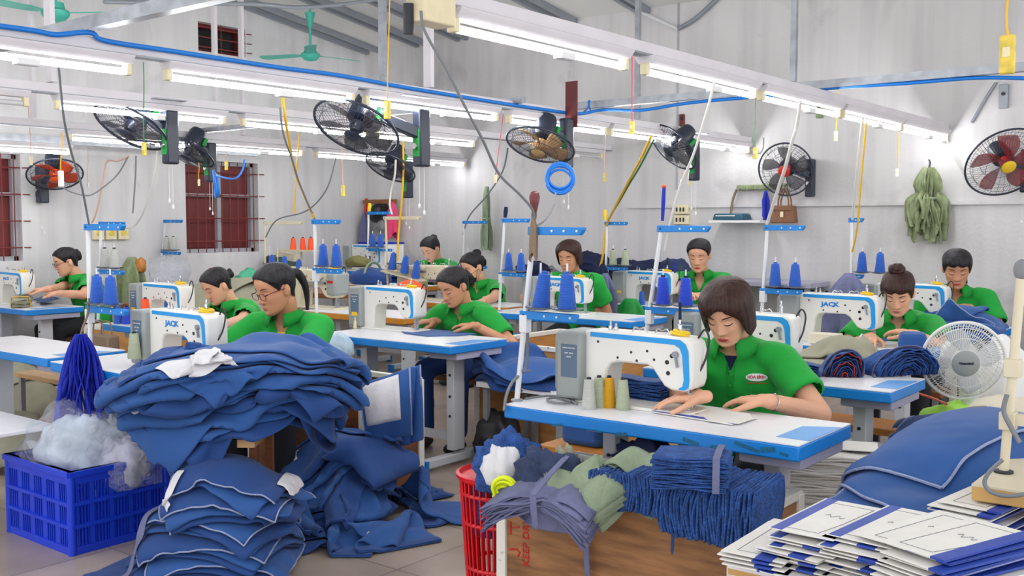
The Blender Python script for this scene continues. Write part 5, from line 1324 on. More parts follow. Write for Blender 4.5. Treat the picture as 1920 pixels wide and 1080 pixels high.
# ------------------------------------------------------------------ women in green polo shirts
def W_(px, py, z=.805): return at(px, py, z)
def ring_bracelet(root, Mh, J, wr, el, fd):
    k, p = J[1][1]; q = k.lerp(p, .28)
    r = MB(); r.ring(q, .0105, .0016, (p - k), 20, 6); ro = r.build('ring', 'chrome', root); MB().ell(q + Vector((0, -.004, .012)), (.005, .006, .004), 10, 8).build('ring_stone', 'greenbag', ro)
    d = (wr[1] - el[1]); MB().ring(wr[1] - d.normalized() * .025, .032, .0022, d, 28, 6).build('bracelet', 'chrome', root)
def clip(pos, m, size):
    def f(root, Mh, J, wr, el, fd): MB().ell(Mh @ Vector(pos), size, 10, 8).build('hair_clip', m, root)
    return f
h = atY(1364, 583, 3.72)
person('front woman with a brown bob at the large white machine, wearing ring and bracelet', h, R(10), .20, .45, lh=W_(1440, 752), rh=at(1312, 744, .82), lf=(-.95, .1, -.10), rf=(-.9, -.5, -.12), yaw=-6, pitch=31, hair='bob', hm='hair_b', k=1.10, vox=.008, fine=True, lip='lip', curl=.22, extras=(ring_bracelet,), inner='navy', trouser='trouser_k')
h = atY(851, 536, 4.98)
person('middle woman pushing a blue panel under the white machine', h, R(8), .22, .46, lh=W_(893, 612), rh=W_(815, 603), lf=(-1, .0, -.05), rf=(-.6, -1, -.1), yaw=-16, pitch=28, hair='tied', k=1.10, vox=.009, fine=True, skin='skin2', trouser='trouser', curl=.2, bun=[(0, .115, .0, .034, .03, .05)])
h = atY(517, 540, 3.32)
person('woman in dark red glasses with a ponytail behind the trouser heap', h, R(22), .18, .44, lh=h + Vector((.16, -.30, -.34)), rh=h + Vector((-.12, -.34, -.33)), lf=(-.8, -.6, -.1), rf=(-.5, -1, -.1), yaw=-30, pitch=20, roll=0, hair='tied', k=1.10, vox=.008, glasses=mat('glasses_maroon', (92, 24, 44), .3), pony=[(0, .105, .035), (0, .14, .02), (.005, .155, -.04), (.005, .145, -.11), (.01, .12, -.17)], inner='yellow', skin='skin2')
h = atY(407, 535, 4.42)
person('woman with a pink hair clip and low bun, left of the red glasses woman', h, R(2), .2, .45, lh=W_(398, 617), rh=W_(362, 607), lf=(-1, .1, -.1), rf=(-.6, -.9, -.1), yaw=-12, pitch=30, hair='tied', k=1.10, vox=.010, bun=[(0, .12, .02, .032, .03, .034)], logo=True, extras=(clip((-.03, .03, .112), 'pink', (.014, .02, .01)),))
h = atY(124, 490, 4.68)
person('woman with thin glasses by the left wall, hands raised to her work', h, R(0), .2, .46, lh=atY(112, 550, 4.36), rh=atY(88, 542, 4.30), lf=(-1, -.2, -.05), rf=(-1, -.5, -.1), yaw=-14, pitch=18, hair='tied', k=1.08, vox=.010, glasses='black', bun=[(0, .11, .02, .035, .03, .05)])
h = atY(886, 500, 7.05)
person('woman in a black face mask with a pale hair clip', h, R(4), .2, .47, lh=at(905, 566, .80), rh=at(860, 560, .8), lf=(-1, 0, -.1), rf=(-1, -.3, -.1), yaw=-14, pitch=24, hair='tied', k=1.14, vox=.012, mask=True, bun=[(0, .08, .085, .045, .042, .035), (0, .11, .0, .04, .03, .05)], extras=(clip((.055, .02, .075), 'cream', (.008, .016, .03)),))
h = atY(808, 466, 8.15)
person('woman with messy bun bending over blue cloth in the room corner', h, R(12), .16, .62, lh=h + Vector((.10, -.30, -.27)), rh=h + Vector((-.2, -.3, -.25)), yaw=-14, pitch=32, hair='tied', k=1.14, vox=.014, bun=[(0, .09, .07, .04, .035, .035)], logo=False)
h = atY(1067, 480, 7.0)
person('woman with short dark hair facing out behind two big blue cones', h, R(14), .2, .46, lh=at(1085, 560, .82), rh=at(1040, 556, .82), yaw=-2, pitch=18, hair='bob_back', hm='hair_b', k=1.14, vox=.012, skin='skin2', logo=False)
h = atY(1311, 478, 8.2)
person('woman with slicked back hair standing out before the grey wall', h, R(20), .14, .54, lh=at(1330, 553, .86), rh=at(1290, 552, .86), lf=(-1, 0, 0), rf=(1, -.4, 0), yaw=-4, pitch=18, hair='slick', k=1.26, vox=.012, lip='lip', logo=True)
h = atY(1684, 548, 6.22)
person('young woman with a high top bun behind the white machine', h, R(14), .2, .46, lh=at(1716, 628, .83), rh=W_(1632, 632), lf=(-1, .1, .1), rf=(.2, -1, -.1), yaw=-4, pitch=30, hair='fringe', hm='hair_b', k=1.13, vox=.010, lip='lip2', bun=[(-.005, .03, .135, .045, .04, .026), (.0, .02, .15, .03, .028, .022)], skin='skin')
h = atY(1794, 503, 7.72)
person('woman with bangs at the far right, gathering blue cloth', h, R(16), .2, .47, lh=at(1815, 578, .86), rh=at(1772, 574, .86), lf=(-1, 0, 0), rf=(.4, -1, 0), yaw=2, pitch=22, hair='fringe', pony=[(0, .10, .0), (.02, .125, -.03), (.05, .11, -.10), (.065, .09, -.15)], k=1.18, vox=.011, lip='lip', skin='skin2')
# ------------------------------------------------------------------ cords running down to the machines
def cd_(label, pts, m, r=.006, Y=None, X=None, name='power_cord'):
    """pts: (px, py, Y) triples"""
    return cord(name, label, [atY(x, y, Y_) for x, y, Y_ in pts], r, m)
cd_('grey power cord sweeping from the socket box down to the front thread stand', ((789, 20, 2.5), (797, 60, 2.52), (838, 132, 2.6), (872, 200, 2.68), (905, 262, 2.78), (935, 325, 2.9), (975, 365, 3.02), (999, 395, 3.10), (1001, 425, 3.13)), 'cable_g', .0052)
cd_('grey power cord at the left, hanging to the stand with the tape hank', ((110, 128, 2.1), (116, 190, 2.15), (122, 235, 2.2), (135, 290, 2.3), (152, 345, 2.45), (163, 400, 2.6), (167, 422, 2.65)), 'cable_g', .0052)
cd_('yellow cord hanging in the middle to the stand where two cords meet', ((529, 172, 3.6), (534, 215, 3.7), (541, 260, 3.85), (553, 320, 4.05), (570, 365, 4.25), (588, 408, 4.38)), 'cable_y', .008)
cd_('grey cord hanging beside the yellow one in the middle', ((525, 200, 3.62), (531, 250, 3.75), (548, 300, 3.95), (562, 345, 4.15), (590, 410, 4.4)), 'cable_g', .006)
cd_('yellow cord from the side on fan down to the yellow grip', ((1221, 256, 6.3), (1200, 300, 6.6), (1176, 345, 7.0), (1150, 395, 7.4), (1137, 425, 7.59), (1130, 480, 7.6), (1124, 505, 7.62)), 'cable_y', .011)
cd_('green cord beside the yellow one at the side on fan', ((1226, 262, 6.35), (1200, 312, 6.7), (1180, 345, 7.0), (1160, 380, 7.3), (1140, 412, 7.57)), 'cable_gr', .008)
cd_('white conduit slanting from the right rail to the brush topped stand', ((1340, 152, 4.2), (1325, 210, 4.2), (1300, 290, 4.25), (1275, 350, 4.3), (1256, 420, 4.35), (1246, 470, 4.38)), 'cable_w', .006)
cd_('white cord from the right rail to the stand below the handbag', ((1501, 190, 5.2), (1494, 235, 5.3), (1488, 255, 5.32), (1472, 315, 5.45), (1462, 345, 5.55), (1446, 395, 5.68), (1438, 420, 5.73)), 'cable_w', .010)
cd_('white cord hanging to the short armed stand', ((1618, 222, 6.6), (1612, 270, 6.7), (1605, 340, 6.85), (1598, 412, 7.05)), 'cable_w', .009)
cd_('yellow cord hanging beside the short armed stand', ((1624, 230, 6.6), (1618, 300, 6.7), (1612, 370, 6.8), (1607, 430, 6.9), (1598, 472, 7.0)), 'cable_y', .006)
cd_('thin white wire looping from the rail end to the red fan at the right', ((1776, 250, 8.8), (1780, 280, 8.8), (1800, 318, 8.8), (1822, 332, 8.8), (1845, 322, 8.7)), 'cable_w', .006)
cd_('black wire looping at the rail end above the bag rack', ((1398, 262, 8.85), (1405, 275, 8.85), (1420, 288, 8.85), (1430, 280, 8.85), (1432, 258, 8.85)), 'cable_g', .006)
cd_('yellow cord falling beside the corner fan', ((756, 262, 6.6), (756, 330, 6.6), (752, 390, 6.65), (748, 430, 6.7), (745, 490, 6.7)), 'cable_y', .010)
cd_('white cord knotted under the large black fan', ((742, 300, 6.4), (740, 330, 6.45), (733, 358, 6.5), (731, 385, 6.5), (735, 402, 6.5)), 'cable_w', .009)
cd_('tan cord hanging in a bend at the upper left', ((243, 292, 5.0), (220, 302, 5.0), (200, 304, 5.0), (192, 345, 5.0), (180, 400, 5.0), (172, 418, 5.0)), 'cable_p', .008)
cd_('grey cord sagging across the left wall behind the orange fan', ((118, 352, 4.6), (140, 362, 4.7), (168, 366, 4.8), (195, 350, 4.9), (222, 325, 5.0), (241, 292, 5.0)), 'cable_g', .007)
cd_('grey cord hanging to the black wall hook at the left', ((255, 292, 5.35), (254, 330, 5.35), (249, 400, 5.35)), 'cable_g', .008)
cd_('beige cord curving down left of the barred window', ((295, 275, 5.5), (288, 330, 5.5), (270, 395, 5.5), (250, 425, 5.5), (228, 427, 5.2)), 'cable_w', .008)
cd_('thin brown cord hanging to the beige frame', ((563, 210, 6.2), (560, 270, 6.2), (555, 330, 6.2), (552, 400, 6.2)), 'cable_y', .007)
cd_('grey cord slanting to the beige frame', ((630, 295, 6.2), (612, 355, 6.2), (575, 395, 6.25), (520, 412, 6.3), (498, 445, 6.3)), 'cable_g', .007)
cd_('grey cord from the maroon bracket fan to the hanging green hank', ((952, 278, 8.0), (946, 310, 8.1), (935, 335, 8.2), (910, 370, 8.2), (880, 405, 8.2), (868, 440, 8.2)), 'cable_g', .009)
cd_('grey cord between the blue hose coil and the front stand', ((1042, 362, 3.5), (1036, 390, 3.4), (1022, 412, 3.25), (1006, 423, 3.15)), 'cable_g', .004)
cd_('grey cable tied to the pole of the front stand', ((998, 430, 3.16), (994, 500, 3.17), (990, 600, 3.17), (988, 680, 3.18), (984, 694, 3.17), (962, 715, 3.10), (950, 740, 3.06), (945, 770, 3.03)), 'cable_g', .006)
cord('power_cord', 'grey cable lying in loops on the front table', [at(x, y, .768) for x, y in ((985, 748), (1010, 744), (1035, 742), (1060, 745), (1075, 750), (1060, 756), (1035, 754), (1026, 748), (1045, 746), (1070, 752), (1082, 757))], .005, 'cable_g')
tag(MB().ring(atY(987, 695, 3.15), .014, .006, (0, 0, 1), 16, 6).build('cloth_tie', 'greyblue'), 'grey cloth strip knotted on the front stand pole', 'tie')
hung('cloth_strip', 'beige cloth strips knotted at the top of the front stand', 'cloth strip', atY(1000, 405, 3.12), .16, .007, .016, 'taupe', 4, 5)
coil('coiled blue air hose hanging under the maroon bracket fan', atX(1050, 335, -3.9), .085, 10, 'hose_b', AX(0, .15, 1), 3, .008)
coil('tangled blue air hose before the maroon barred window', atX(405, 345, -7.2), .085, 8, 'hose_b', AX(1, .1, .35), 5, .009)
cd_('blue hose rising from the coil at the barred window to the lamp', ((405, 330, 4.9), (440, 335, 4.9), (455, 318, 4.95), (458, 300, 5.0)), 'hose_b', .008)
# ------------------------------------------------------------------ things on the walls
q = atY(1278, 393, YB - .03)
for dz, w_ in ((0, 'upper'), (-.10, 'lower')):
    r = thing('wall_socket', f'cream wall socket on the back wall left of the shelf, {w_} of two', 'wall socket', q + Vector((0, 0, dz))); MB().box((0, 0, 0), (.15, .05, .09)).build('plate', 'cream', r, bevel=.006)
    for x in (-.04, .0, .035): MB().box((x, -.026, 0), (.018, .004, .04)).build('socket_hole', 'dark', r)
q = atX(207, 437, XL + .03)
for i in range(3):
    r = thing('wall_socket', f'cream wall socket on the left wall behind the silver cones, {("left", "middle", "right")[i]} one', 'wall socket', q + Vector((0, -.13 + .13 * i, 0))); MB().box((0, 0, 0), (.05, .11, .13)).build('plate', 'cream', r, bevel=.006); MB().cyl((.025, 0, 0), (.032, 0, 0), .03).build('socket_face', 'ysock', r)
a, b = atY(1340, 413, YB - .14), atY(1436, 413, YB - .14)
sh = thing('wall_shelf', 'white shelf on the back wall under the bag rack', 'shelf', a); MB().box(((b.x - a.x) / 2, 0, -.012), (b.x - a.x, .26, .022)).build('board', 'white_lam', sh)
for x in (.06, b.x - a.x - .06): MB().bar((x, .12, -.02), (x, -.08, -.02), .02, .015).build('bracket', 'steel_w', sh)
tb_ = thing('handbag', 'dark teal flat bag lying on the white wall shelf', 'bag', (a + Vector((.18, 0, .002)))); MB().box((0, 0, .03), (.32, .2, .06), None, .9).build('bag_body', 'tealbag', tb_, bevel=.015); MB().box((-.02, -.1, .04), (.2, .005, .012)).build('zip', 'chrome', tb_)
a, b = atY(1380, 352, YB - .05), atY(1474, 352, YB - .05)
rk = thing('coat_rack', 'olive wrapped coat rack rail on the back wall beneath the red fan', 'coat rack', a); MB().box(((b.x - a.x) / 2, .02, 0), (b.x - a.x, .04, .05)).build('rail', 'olive', rk, bevel=.01)
for i in range(6): x = (b.x - a.x) * (i + .5) / 6; k_ = MB(); k_.tube(spline([(x, 0, -.01), (x, -.05, -.03), (x, -.06, .0)], 5), .005, 6); k_.build('hook', 'chrome', rk)
q = atY(1471, 402, YB - .12); hbag = thing('handbag', 'brown handbag with a tan tag hanging from the coat rack', 'bag', q)
MB().box((0, 0, 0), (.23, .11, .16), None, .82).build('bag_body', 'brownbag', hbag, bevel=.012); MB().box((0, -.056, .055), (.19, .006, .04)).build('flap', 'brownbag', hbag, bevel=.003)
for y in (-.03, .03): k_ = MB(); k_.tube(spline([(-.05, y, .07), (-.045, y, .14), (0, y, .235), (.045, y, .14), (.05, y, .07)], 6), .007, 6); k_.build('handle', 'brownbag', hbag)
MB().box((.0, -.062, .0), (.03, .004, .05)).build('tag', 'cream', hbag)
cd_('bag strap hanging from the left end of the coat rack', ((1381, 355, YB - .08), (1374, 375, YB - .08), (1370, 402, YB - .1)), 'taupe', .012, name='bag_strap')
hung('blue_lanyard', 'blue cloth strap hanging from the rack left of the handbag', 'strap', atY(1436, 358, YB - .08), .26, .012, .03, 'royal', 4, 3)
tied_strips('webbing_hank', 'big hank of olive green webbing strips hanging on the back wall', 'hank of strips', atY(1741, 316, YB - .16), .62, .03, .165, 80, 'olive', tie=.40, wd=.040, seed=5, end_var=.35, tie_m='sage')
cd_('wire hook holding the olive webbing hank', ((1742, 300, YB - .05), (1744, 306, YB - .1), (1741, 318, YB - .14)), 'dark', .008, name='wire_hook')
tied_strips('webbing_hank', 'long slim hank of green strips hanging on the wall behind the masked woman', 'hank of strips', atY(913, 350, YB - .12), .72, .015, .075, 30, 'sage', tie=.5, wd=.026, seed=9, end_var=.08)
tied_strips('tape_hank', 'hank of royal blue tape hanging at the left over the crate', 'hank of tape', atY(151, 628, 2.50), .44, .02, .155, 95, 'royal', wd=.020, seed=2, end_var=.18, flare=1.1)
cd_('grey strap holding the royal blue tape hank to its stand', ((167, 560, 2.64), (164, 590, 2.6), (155, 615, 2.56), (151, 632, 2.55)), 'taupe', .006, name='strap')
# hats and bags hung in the corner
q = atY(712, 378, YB - .1); tag(MB().box(q, (.55, .05, .05)).build('hook_rail', 'brownw'), 'dark hook rail holding hats in the room corner', 'hook rail')
for px, py, m, rr, lab in ((708, 395, 'black', .11, 'black sun hat hanging in the room corner'), (718, 425, 'greycl', .10, 'grey helmet hanging below the black hat')):
    q = atY(px, py, YB - .16); o = MB().lathe([(0, .08), (rr * .5, .07), (rr * .72, .02), (rr * .78, -.02), (rr * 1.3, -.05), (rr * 1.28, -.055), (rr * .7, -.03)], n=24).build('sun_hat', m, None, q, (R(60), 0, R(20)), smooth=60); tag(o, lab, 'hat')
hung('cloth_bag', 'bright pink cloth bag hanging in the room corner', 'bag', atY(735, 378, YB - .15), .42, .02, .075, 'pink', 4, 4)
hung('coat', 'dark jacket hanging at the left of the corner hooks', 'jacket', atY(682, 400, YB - .15), .55, .02, .06, 'greyblue', 5, 6)
cord('red_strap', 'red strap hanging at the left of the corner hooks', [atY(x, y, YB - .1) for x, y in ((687, 372), (684, 420), (681, 470))], .02, 'fan_red', 'strap')
# box behind the corner machine
q = atY(715, 500, 8.1); pb_ = thing('carton', 'white printed carton standing on the corner table', 'carton', (q.x, q.y, .96)); MB().box((0, 0, .14), (.42, .3, .28)).build('carton_body', 'white_p', pb_, bevel=.004); MB().box((0, 0, .285), (.43, .31, .02)).build('lid', 'royal', pb_)
for x in (-.09, -.03, .03): MB().box((x, -.151, .13), (.04, .002, .16)).build('print_panel', 'greycl', pb_)
# ------------------------------------------------------------------ crate with plastic bags
cr = thing('plastic_crate', 'blue perforated plastic crate of plastic bags on the floor at the left', 'crate', (-4.82, 2.24, 0)); cw, cdp, chh = .57, .47, .375
def crate_side(n, L, h, nm, mtx):
    b = MB(); rows = [0, .035, .115, .135, .215, .235, .315, h]
    for i in range(0, len(rows) - 1, 2): b.box((L / 2, 0, (rows[i] + rows[i + 1]) / 2), (L, .02, rows[i + 1] - rows[i]))
    cols = 30
    for i in range(cols + 1):
        x = L * i / cols; wd = .03 if i % 6 == 0 else .006
        for z0, z1 in ((.035, .115), (.135, .215), (.235, .315)): b.box((min(max(x, .012), L - .012), .002, (z0 + z1) / 2), (wd, .014, z1 - z0 + .004))
    b.box((L / 2, -.006, h - .012), (L + .03, .036, .024)); b.box((L / 2, -.004, .127), (L + .01, .024, .014)); b.box((L / 2, -.004, .227), (L + .01, .024, .014))
    o = b.build(nm, 'crate', cr); o.data.transform(mtx)
I4 = Matrix.Identity(4)
crate_side(0, cw, chh, 'side_panel', I4); crate_side(0, cw, chh, 'side_panel', Matrix.Translation((cw, cdp, 0)) @ Matrix.Rotation(PI, 4, 'Z'))
crate_side(0, cdp, chh, 'end_panel', Matrix.Translation((cw, 0, 0)) @ Matrix.Rotation(PI / 2, 4, 'Z')); crate_side(0, cdp, chh, 'end_panel', Matrix.Translation((0, cdp, 0)) @ Matrix.Rotation(-PI / 2, 4, 'Z'))
MB().box((cw / 2, cdp / 2, .012), (cw, cdp, .02)).build('bottom', 'crate', cr)
for x in (0, cw):
    for y in (0, cdp): MB().cyl((x, y, 0), (x, y, chh), .018, n=12).build('corner_post', 'crate', cr)
bag('plastic_bag', 'large clear plastic bag of white bags bulging from the blue crate', 'plastic bag', (-4.58, 2.46, .25), .27, .24, .37, 'film', 4, .13, 56)
bag('plastic_wrap', 'pale blue white bundle inside the clear bag in the crate', 'plastic bundle', (-4.58, 2.46, .25), .21, .19, .31, mat('bag_fill', (214, 226, 238), .25, var=.3, scale=7, bump=.4, bscale=7, ridged=True), 7, .12, 44)
bag('plastic_bag', 'smaller clear crumpled bag at the right end of the crate', 'plastic bag', (-4.34, 2.55, .25), .17, .17, .28, 'film', 9, .17, 56)
bag('plastic_wrap', 'greyish bundle inside the smaller bag at the right end of the crate', 'plastic bundle', (-4.34, 2.55, .25), .13, .12, .22, mat('bag_fill2', (204, 202, 218), .25, var=.3, scale=7, bump=.4, bscale=7, ridged=True), 12, .14, 40)
bag('green_bottle', 'green plastic bag end between the crate and the stacked trousers', 'bag', (-4.0, 2.62, .02), .07, .06, .28, 'greenbag', 3, .05, 24)
# ------------------------------------------------------------------ blue trousers heaped on the trestle
hp = HF(-5.2, -2.4, 1.6, 3.8, 0.0, .02)
HC = Vector((-3.70, 2.70, 0)); AXR = Vector((_rt.x, _rt.y, 0))
hp.dome(HC.x, HC.y, .30, .24, .50, .655, 3).smooth(2)
for t in (-.18, 0, .14): hp.dome(HC.x + AXR.x * t, HC.y + AXR.y * t, .17, .17, .5, .65, 4)
TRL = 'blue work trousers in the heap on the trestle, layer under the top ones'
GRP = 'blue trousers heaped on the trestle'
def trouser_at(off, fwd, a, l, w_=.46, last=None, **kw):
    l *= .88; c = HC + AXR * (off * .85 + .07) + Vector((-_fw0.x, -_fw0.y, 0)) * fwd
    return garment('trousers', last or TRL, 'trousers', hp, (c.x, c.y), YAW - PI / 2 + R(a), w_, l, kw.pop('m', 'cloth'), 18, 30, .12, (.72, .97), kw.pop('cr', .04), .012, None if last else GRP, .15, 'w', steps=90, mu=.6, **kw)
WL = lambda i, j, n=4, k=5: [(i, i + n, j, j + k, 'white_cl')]
for i, (o_, f_, a, l, m_, p_) in enumerate(((.05, -.04, 0, 1.25, 'cloth_d', None), (-.10, .14, 48, .95, 'cloth_d', None), (-.16, .10, 34, 1.0, 'cloth', WL(5, 10)), (.02, .0, -8, 1.2, 'cloth_d', None), (-.10, .12, 26, 1.02, 'cloth', None), (.14, .06, -14, 1.05, 'cloth_d', None),
        (-.20, .12, 42, .95, 'cloth', WL(3, 3)), (.0, .02, 4, 1.22, 'cloth', None), (-.12, .08, 20, 1.1, 'cloth', WL(6, 9)), (.06, .04, -4, 1.2, 'cloth', None), (-.10, -.05, 8, 1.15, 'cloth', WL(4, 4, 3, 6)), (-.12, .16, 52, .92, 'cloth_d', None), (-.22, .16, 44, .95, 'cloth', WL(2, 12, 3, 4)), (.0, .16, 60, .9, 'cloth', None), (-.24, .14, 30, 1.0, 'cloth', None), (.04, .0, -2, 1.15, 'cloth', None))):
    hp.dome(HC.x + .02, HC.y + .01, .30, .24, .5, .65 + .012 * (i + 1), 2.5)
    trouser_at(o_, f_, a, l, m=m_, patch=p_)
trouser_at(-.02, .04, 14, 1.15, .48, 'topmost blue trousers of the heap, with orange size tabs', cr=.03, patch=[(16, 18, 7, 9, 'orange'), (17, 19, 11, 13, 'orange')])
trouser_at(.12, -.06, -6, 1.2, .50, 'upper blue trousers at the back of the heap, falling to the right', cr=.03)
for i, (px, py, z, a, w_, l) in enumerate(((372, 690, .90, 60, .24, .26), (395, 750, .78, 20, .16, .24), (392, 800, .66, 10, .10, .26))):
    q = _C + ray(px, py) * (4.12 + .03 * i)
    garment('pocket_lining', f'white pocket lining hanging from the trouser heap, {("upper", "middle", "lower")[i]} one', 'cloth', hp, (q.x, q.y), YAW + R(a), w_, l, 'white_cl', 12, 14, .1, (.75, .8), .04, .006, None, steps=60, mu=.7)
# stacked folded pieces with pale seams on the floor
st_ = HF(-4.5, -2.9, 1.7, 3.4, 0.0, .02); st_.dome(-3.57, 2.53, .30, .28, 0, .06, 4)
SG = 'blue pieces stacked on the floor'
for i, (x, y, a) in enumerate(((-3.86, 2.36, 20), (-3.74, 2.30, -8), (-3.56, 2.28, -20), (-3.40, 2.44, -40), (-3.92, 2.50, 50))):
    garment('trousers', 'dark blue trouser piece spilled at the foot of the floor stack', 'trousers', st_, (x, y), R(a), .30, .46, 'cloth_d', 14, 18, .1, (.6, .9), .03, .012, 'pieces at the foot of the floor stack', steps=60, mu=.6)
for i in range(13):
    z = .04 + .036 * i; a = -58 + rng.uniform(-24, 24); cx, cy = -3.57 + rng.uniform(-.04, .04) + .004 * i, 2.52 + rng.uniform(-.03, .03) + .004 * i
    st_.dome(-3.57, 2.53, .28 - .004 * i, .25 - .004 * i, 0, z, 9)
    last = i == 12
    garment('cut_cloth', 'blue piece with pale overlocked seams, topmost of the floor stack' if last else 'blue cloth piece inside the floor stack beside the crate', 'cloth piece', st_, (cx, cy), R(a), .52 - .006 * i, .60 - .008 * i, 'cloth' if i % 2 else 'cloth_d', 15, 17, .06, (.88, .87), .05, .016, None if last else SG, .0, 'lrb' if i == 12 else (None, 'lrbt', 'lb')[i % 3], steps=60, mu=.75, t=.014, seam_r=.0036)
for i, (x, y, a, l) in enumerate(((-3.70, 2.22, 8, .36), (-3.58, 2.30, 18, .22))): garment('cloth_strip', f'pale grey cloth strip hanging down the floor stack, {("long", "short")[i]} one', 'cloth strip', st_, (x, y), R(a), .045, l, 'greyblue' if i == 0 else 'white_cl', 5, 16, .05, (1, .95), .004, .004, steps=60, mu=.5)
garment('pocket_lining', 'white lining sticking out at the right of the floor stack', 'cloth', st_, (-3.34, 2.72), R(40), .10, .26, 'white_cl', 8, 12, .05, (.8, .9), .02, .006, steps=50)
# heap of trousers on the floor in the aisle
fh = HF(-4.8, -2.4, 2.4, 4.8, 0.0, .02); fh.dome(-3.78, 3.42, .34, .30, 0, .12, 2)
FG = 'blue trousers heaped on the floor'
qf = random.Random(5)
for i in range(22):
    fh.dome(-3.78, 3.42, .30, .28, 0, .10 + .014 * i, 2); a = qf.uniform(-90, 90); rr = qf.uniform(.05, .34); th = qf.uniform(0, 6.28)
    garment('trousers', 'blue work trousers inside the heap on the aisle floor', 'trousers', fh, (-3.76 + rr * math.cos(th) * 1.1, 3.40 + rr * math.sin(th)), R(a), qf.choice((.26, .34, .44)), qf.uniform(.7, .95), 'cloth' if i % 3 else 'cloth_d', 16, 28, .12, (.50, .62), .10, .012, FG, .15, 'w', steps=80, mu=.5, patch=[(1, 5, 4, 10, 'white_cl')] if i % 6 == 3 else None)
garment('trousers', 'blue trousers stretched to the right from the floor heap', 'trousers', fh, (-3.22, 3.86), R(-58), .40, .95, 'cloth', 18, 26, .1, (.7, .9), .045, .012, None, .3, 'w', steps=75, mu=.5)
garment('trousers', 'blue trousers crumpled at the front of the floor heap with white lining out', 'trousers', fh, (-3.36, 3.28), R(70), .42, .62, 'cloth', 18, 22, .1, (.62, .7), .06, .012, None, .1, 'w', steps=75, mu=.5, patch=[(2, 6, 3, 8, 'white_cl')])
garment('trousers', 'blue trousers on top of the floor heap near the trestle', 'trousers', fh, (-3.92, 3.50), R(-70), .46, .85, 'cloth', 18, 26, .1, (.66, .74), .06, .012, None, .1, 'w', steps=75, mu=.5, patch=[(0, 4, 6, 12, 'white_cl')])
# trousers with white pocket hanging on the dark box
hung_sheet('trousers', 'second blue piece hanging at the dark box end, right of the lined pair', 'trousers', ((760, 690), (788, 684), (792, 825), (752, 838)), 5.12, 'cloth', .04, .03, .018)
hung_sheet('trousers', 'blue trousers with a large white lining panel, hung over the dark box', 'trousers', ((672, 722), (768, 690), (772, 815), (688, 828)), 5.02, 'cloth', .08, .03, .014, (.06, .78, .04, .74, 'white_cl'))
# ------------------------------------------------------------------ contents of the front bin
BZ = .47
bag('cloth_scraps', 'dark navy cloth scraps filling the inside of the front bin', 'scraps', (-1.80, 3.03, .04), .42, .20, .47, 'navy', 21, .10, 50, .5)
def ap(px, py, z): return at(px, py, z)
q = ap(1022, 912, .60); fanned_bundle('cloth_bundle', 'grey blue bundle tied in the middle, spread over the front left rim of the bin', 'cloth bundle', (q.x, q.y + .02), R(12), .36, .26, 20, .09, 'greyblue', 'greyblue', .0, .02, q.z - .07, .012, 0.05, 'greyblue', .05, 4, pinch=.35, tilt=R(14), wave=.03)
q = ap(1030, 925, .58); dr = HF(q.x - .5, q.x + .5, q.y - .5, q.y + .5, .0, .02).box(q.x - .5, q.x + .5, q.y + .02, q.y + .4, .585)
garment('cloth_flap', 'grey blue flaps hanging from the tied bundle at the bin corner', 'cloth', dr, (q.x + .02, q.y + .02), R(10), .26, .24, 'greyblue', 14, 14, .02, (.9, .95), .02, .006, steps=55, mu=.7)
b = MB(); b.tube(spline([atY(x, y, 2.765) for x, y in ((1093, 925), (1097, 945), (1100, 985), (1099, 1030), (1103, 1100))], 4), .012, 6, True, .25); tag(b.build('cloth_strip', 'greyblue'), 'grey blue strip hanging straight down the front of the bin', 'cloth strip')
b = MB(); b.tube(spline([atY(x, y, 2.765) for x, y in ((1263, 978), (1262, 1000), (1260, 1040))], 4), [.009] * 5 + [.006] * 3 + [.002], 6, True, .3); tag(b.build('cloth_strip', 'cloth_d'), 'short blue strip hanging on the front of the bin', 'cloth strip')
q = ap(1085, 872, .66); fanned_bundle('cloth_bundle', 'sage green rolled bundle standing up in the bin, left one', 'cloth bundle', (q.x, q.y), R(30), .18, .17, 16, .09, 'sage', 'sage', .1, .02, .58, .012, None, 'sage', .03, 6, pinch=.3, rot=(R(48), R(-16), R(30)), wave=.04)
q = ap(1120, 905, .62); fanned_bundle('cloth_bundle', 'sage green bundle bent open at the bin middle', 'cloth bundle', (q.x, q.y + .03), R(-20), .18, .15, 18, .09, 'sage', 'sage', .1, .03, .56, .010, None, 'sage', .04, 8, pinch=.5, rot=(R(38), R(10), R(-30)), wave=.04)
q = ap(1195, 868, .66); fanned_bundle('cloth_bundle', 'frayed sage green stack behind the long blue bundle', 'cloth bundle', (q.x, q.y), R(-6), .24, .18, 20, .12, 'sage', 'sage', .08, .02, .55, .018, None, 'sage', .03, 10, wave=.05, tilt=R(10))
q = ap(1180, 935, .58); fanned_bundle('cloth_bundle', 'long frayed blue bundle lying along the front rim', 'cloth bundle', (q.x - .14, q.y + .06), R(6), .12, .20, 34, .28, 'cut', 'cut', .05, .01, .60, .004, None, 'cloth_d', .0, 12, rot=(0, R(90), R(8)), wave=.012)
q = ap(1318, 962, .58); fanned_bundle('cloth_bundle', 'big fanned blue bundle hanging over the bin corner', 'cloth bundle', (q.x - .13, q.y + .06), R(4), .17, .27, 42, .29, 'cut', 'cut', .1, .02, .60, .005, None, 'cloth', -.02, 14, rot=(R(-10), R(92), R(-4)), wave=.015)
q = ap(1292, 893, .70); fanned_bundle('cloth_bundle', 'folded blue block with a grey tie on top of the big bundle', 'cloth bundle', (q.x, q.y + .02), R(22), .22, .17, 22, .095, 'cut', 'cut', .02, .0, .675, .007, .36, 'greyblue', .0, 16, wave=.01)
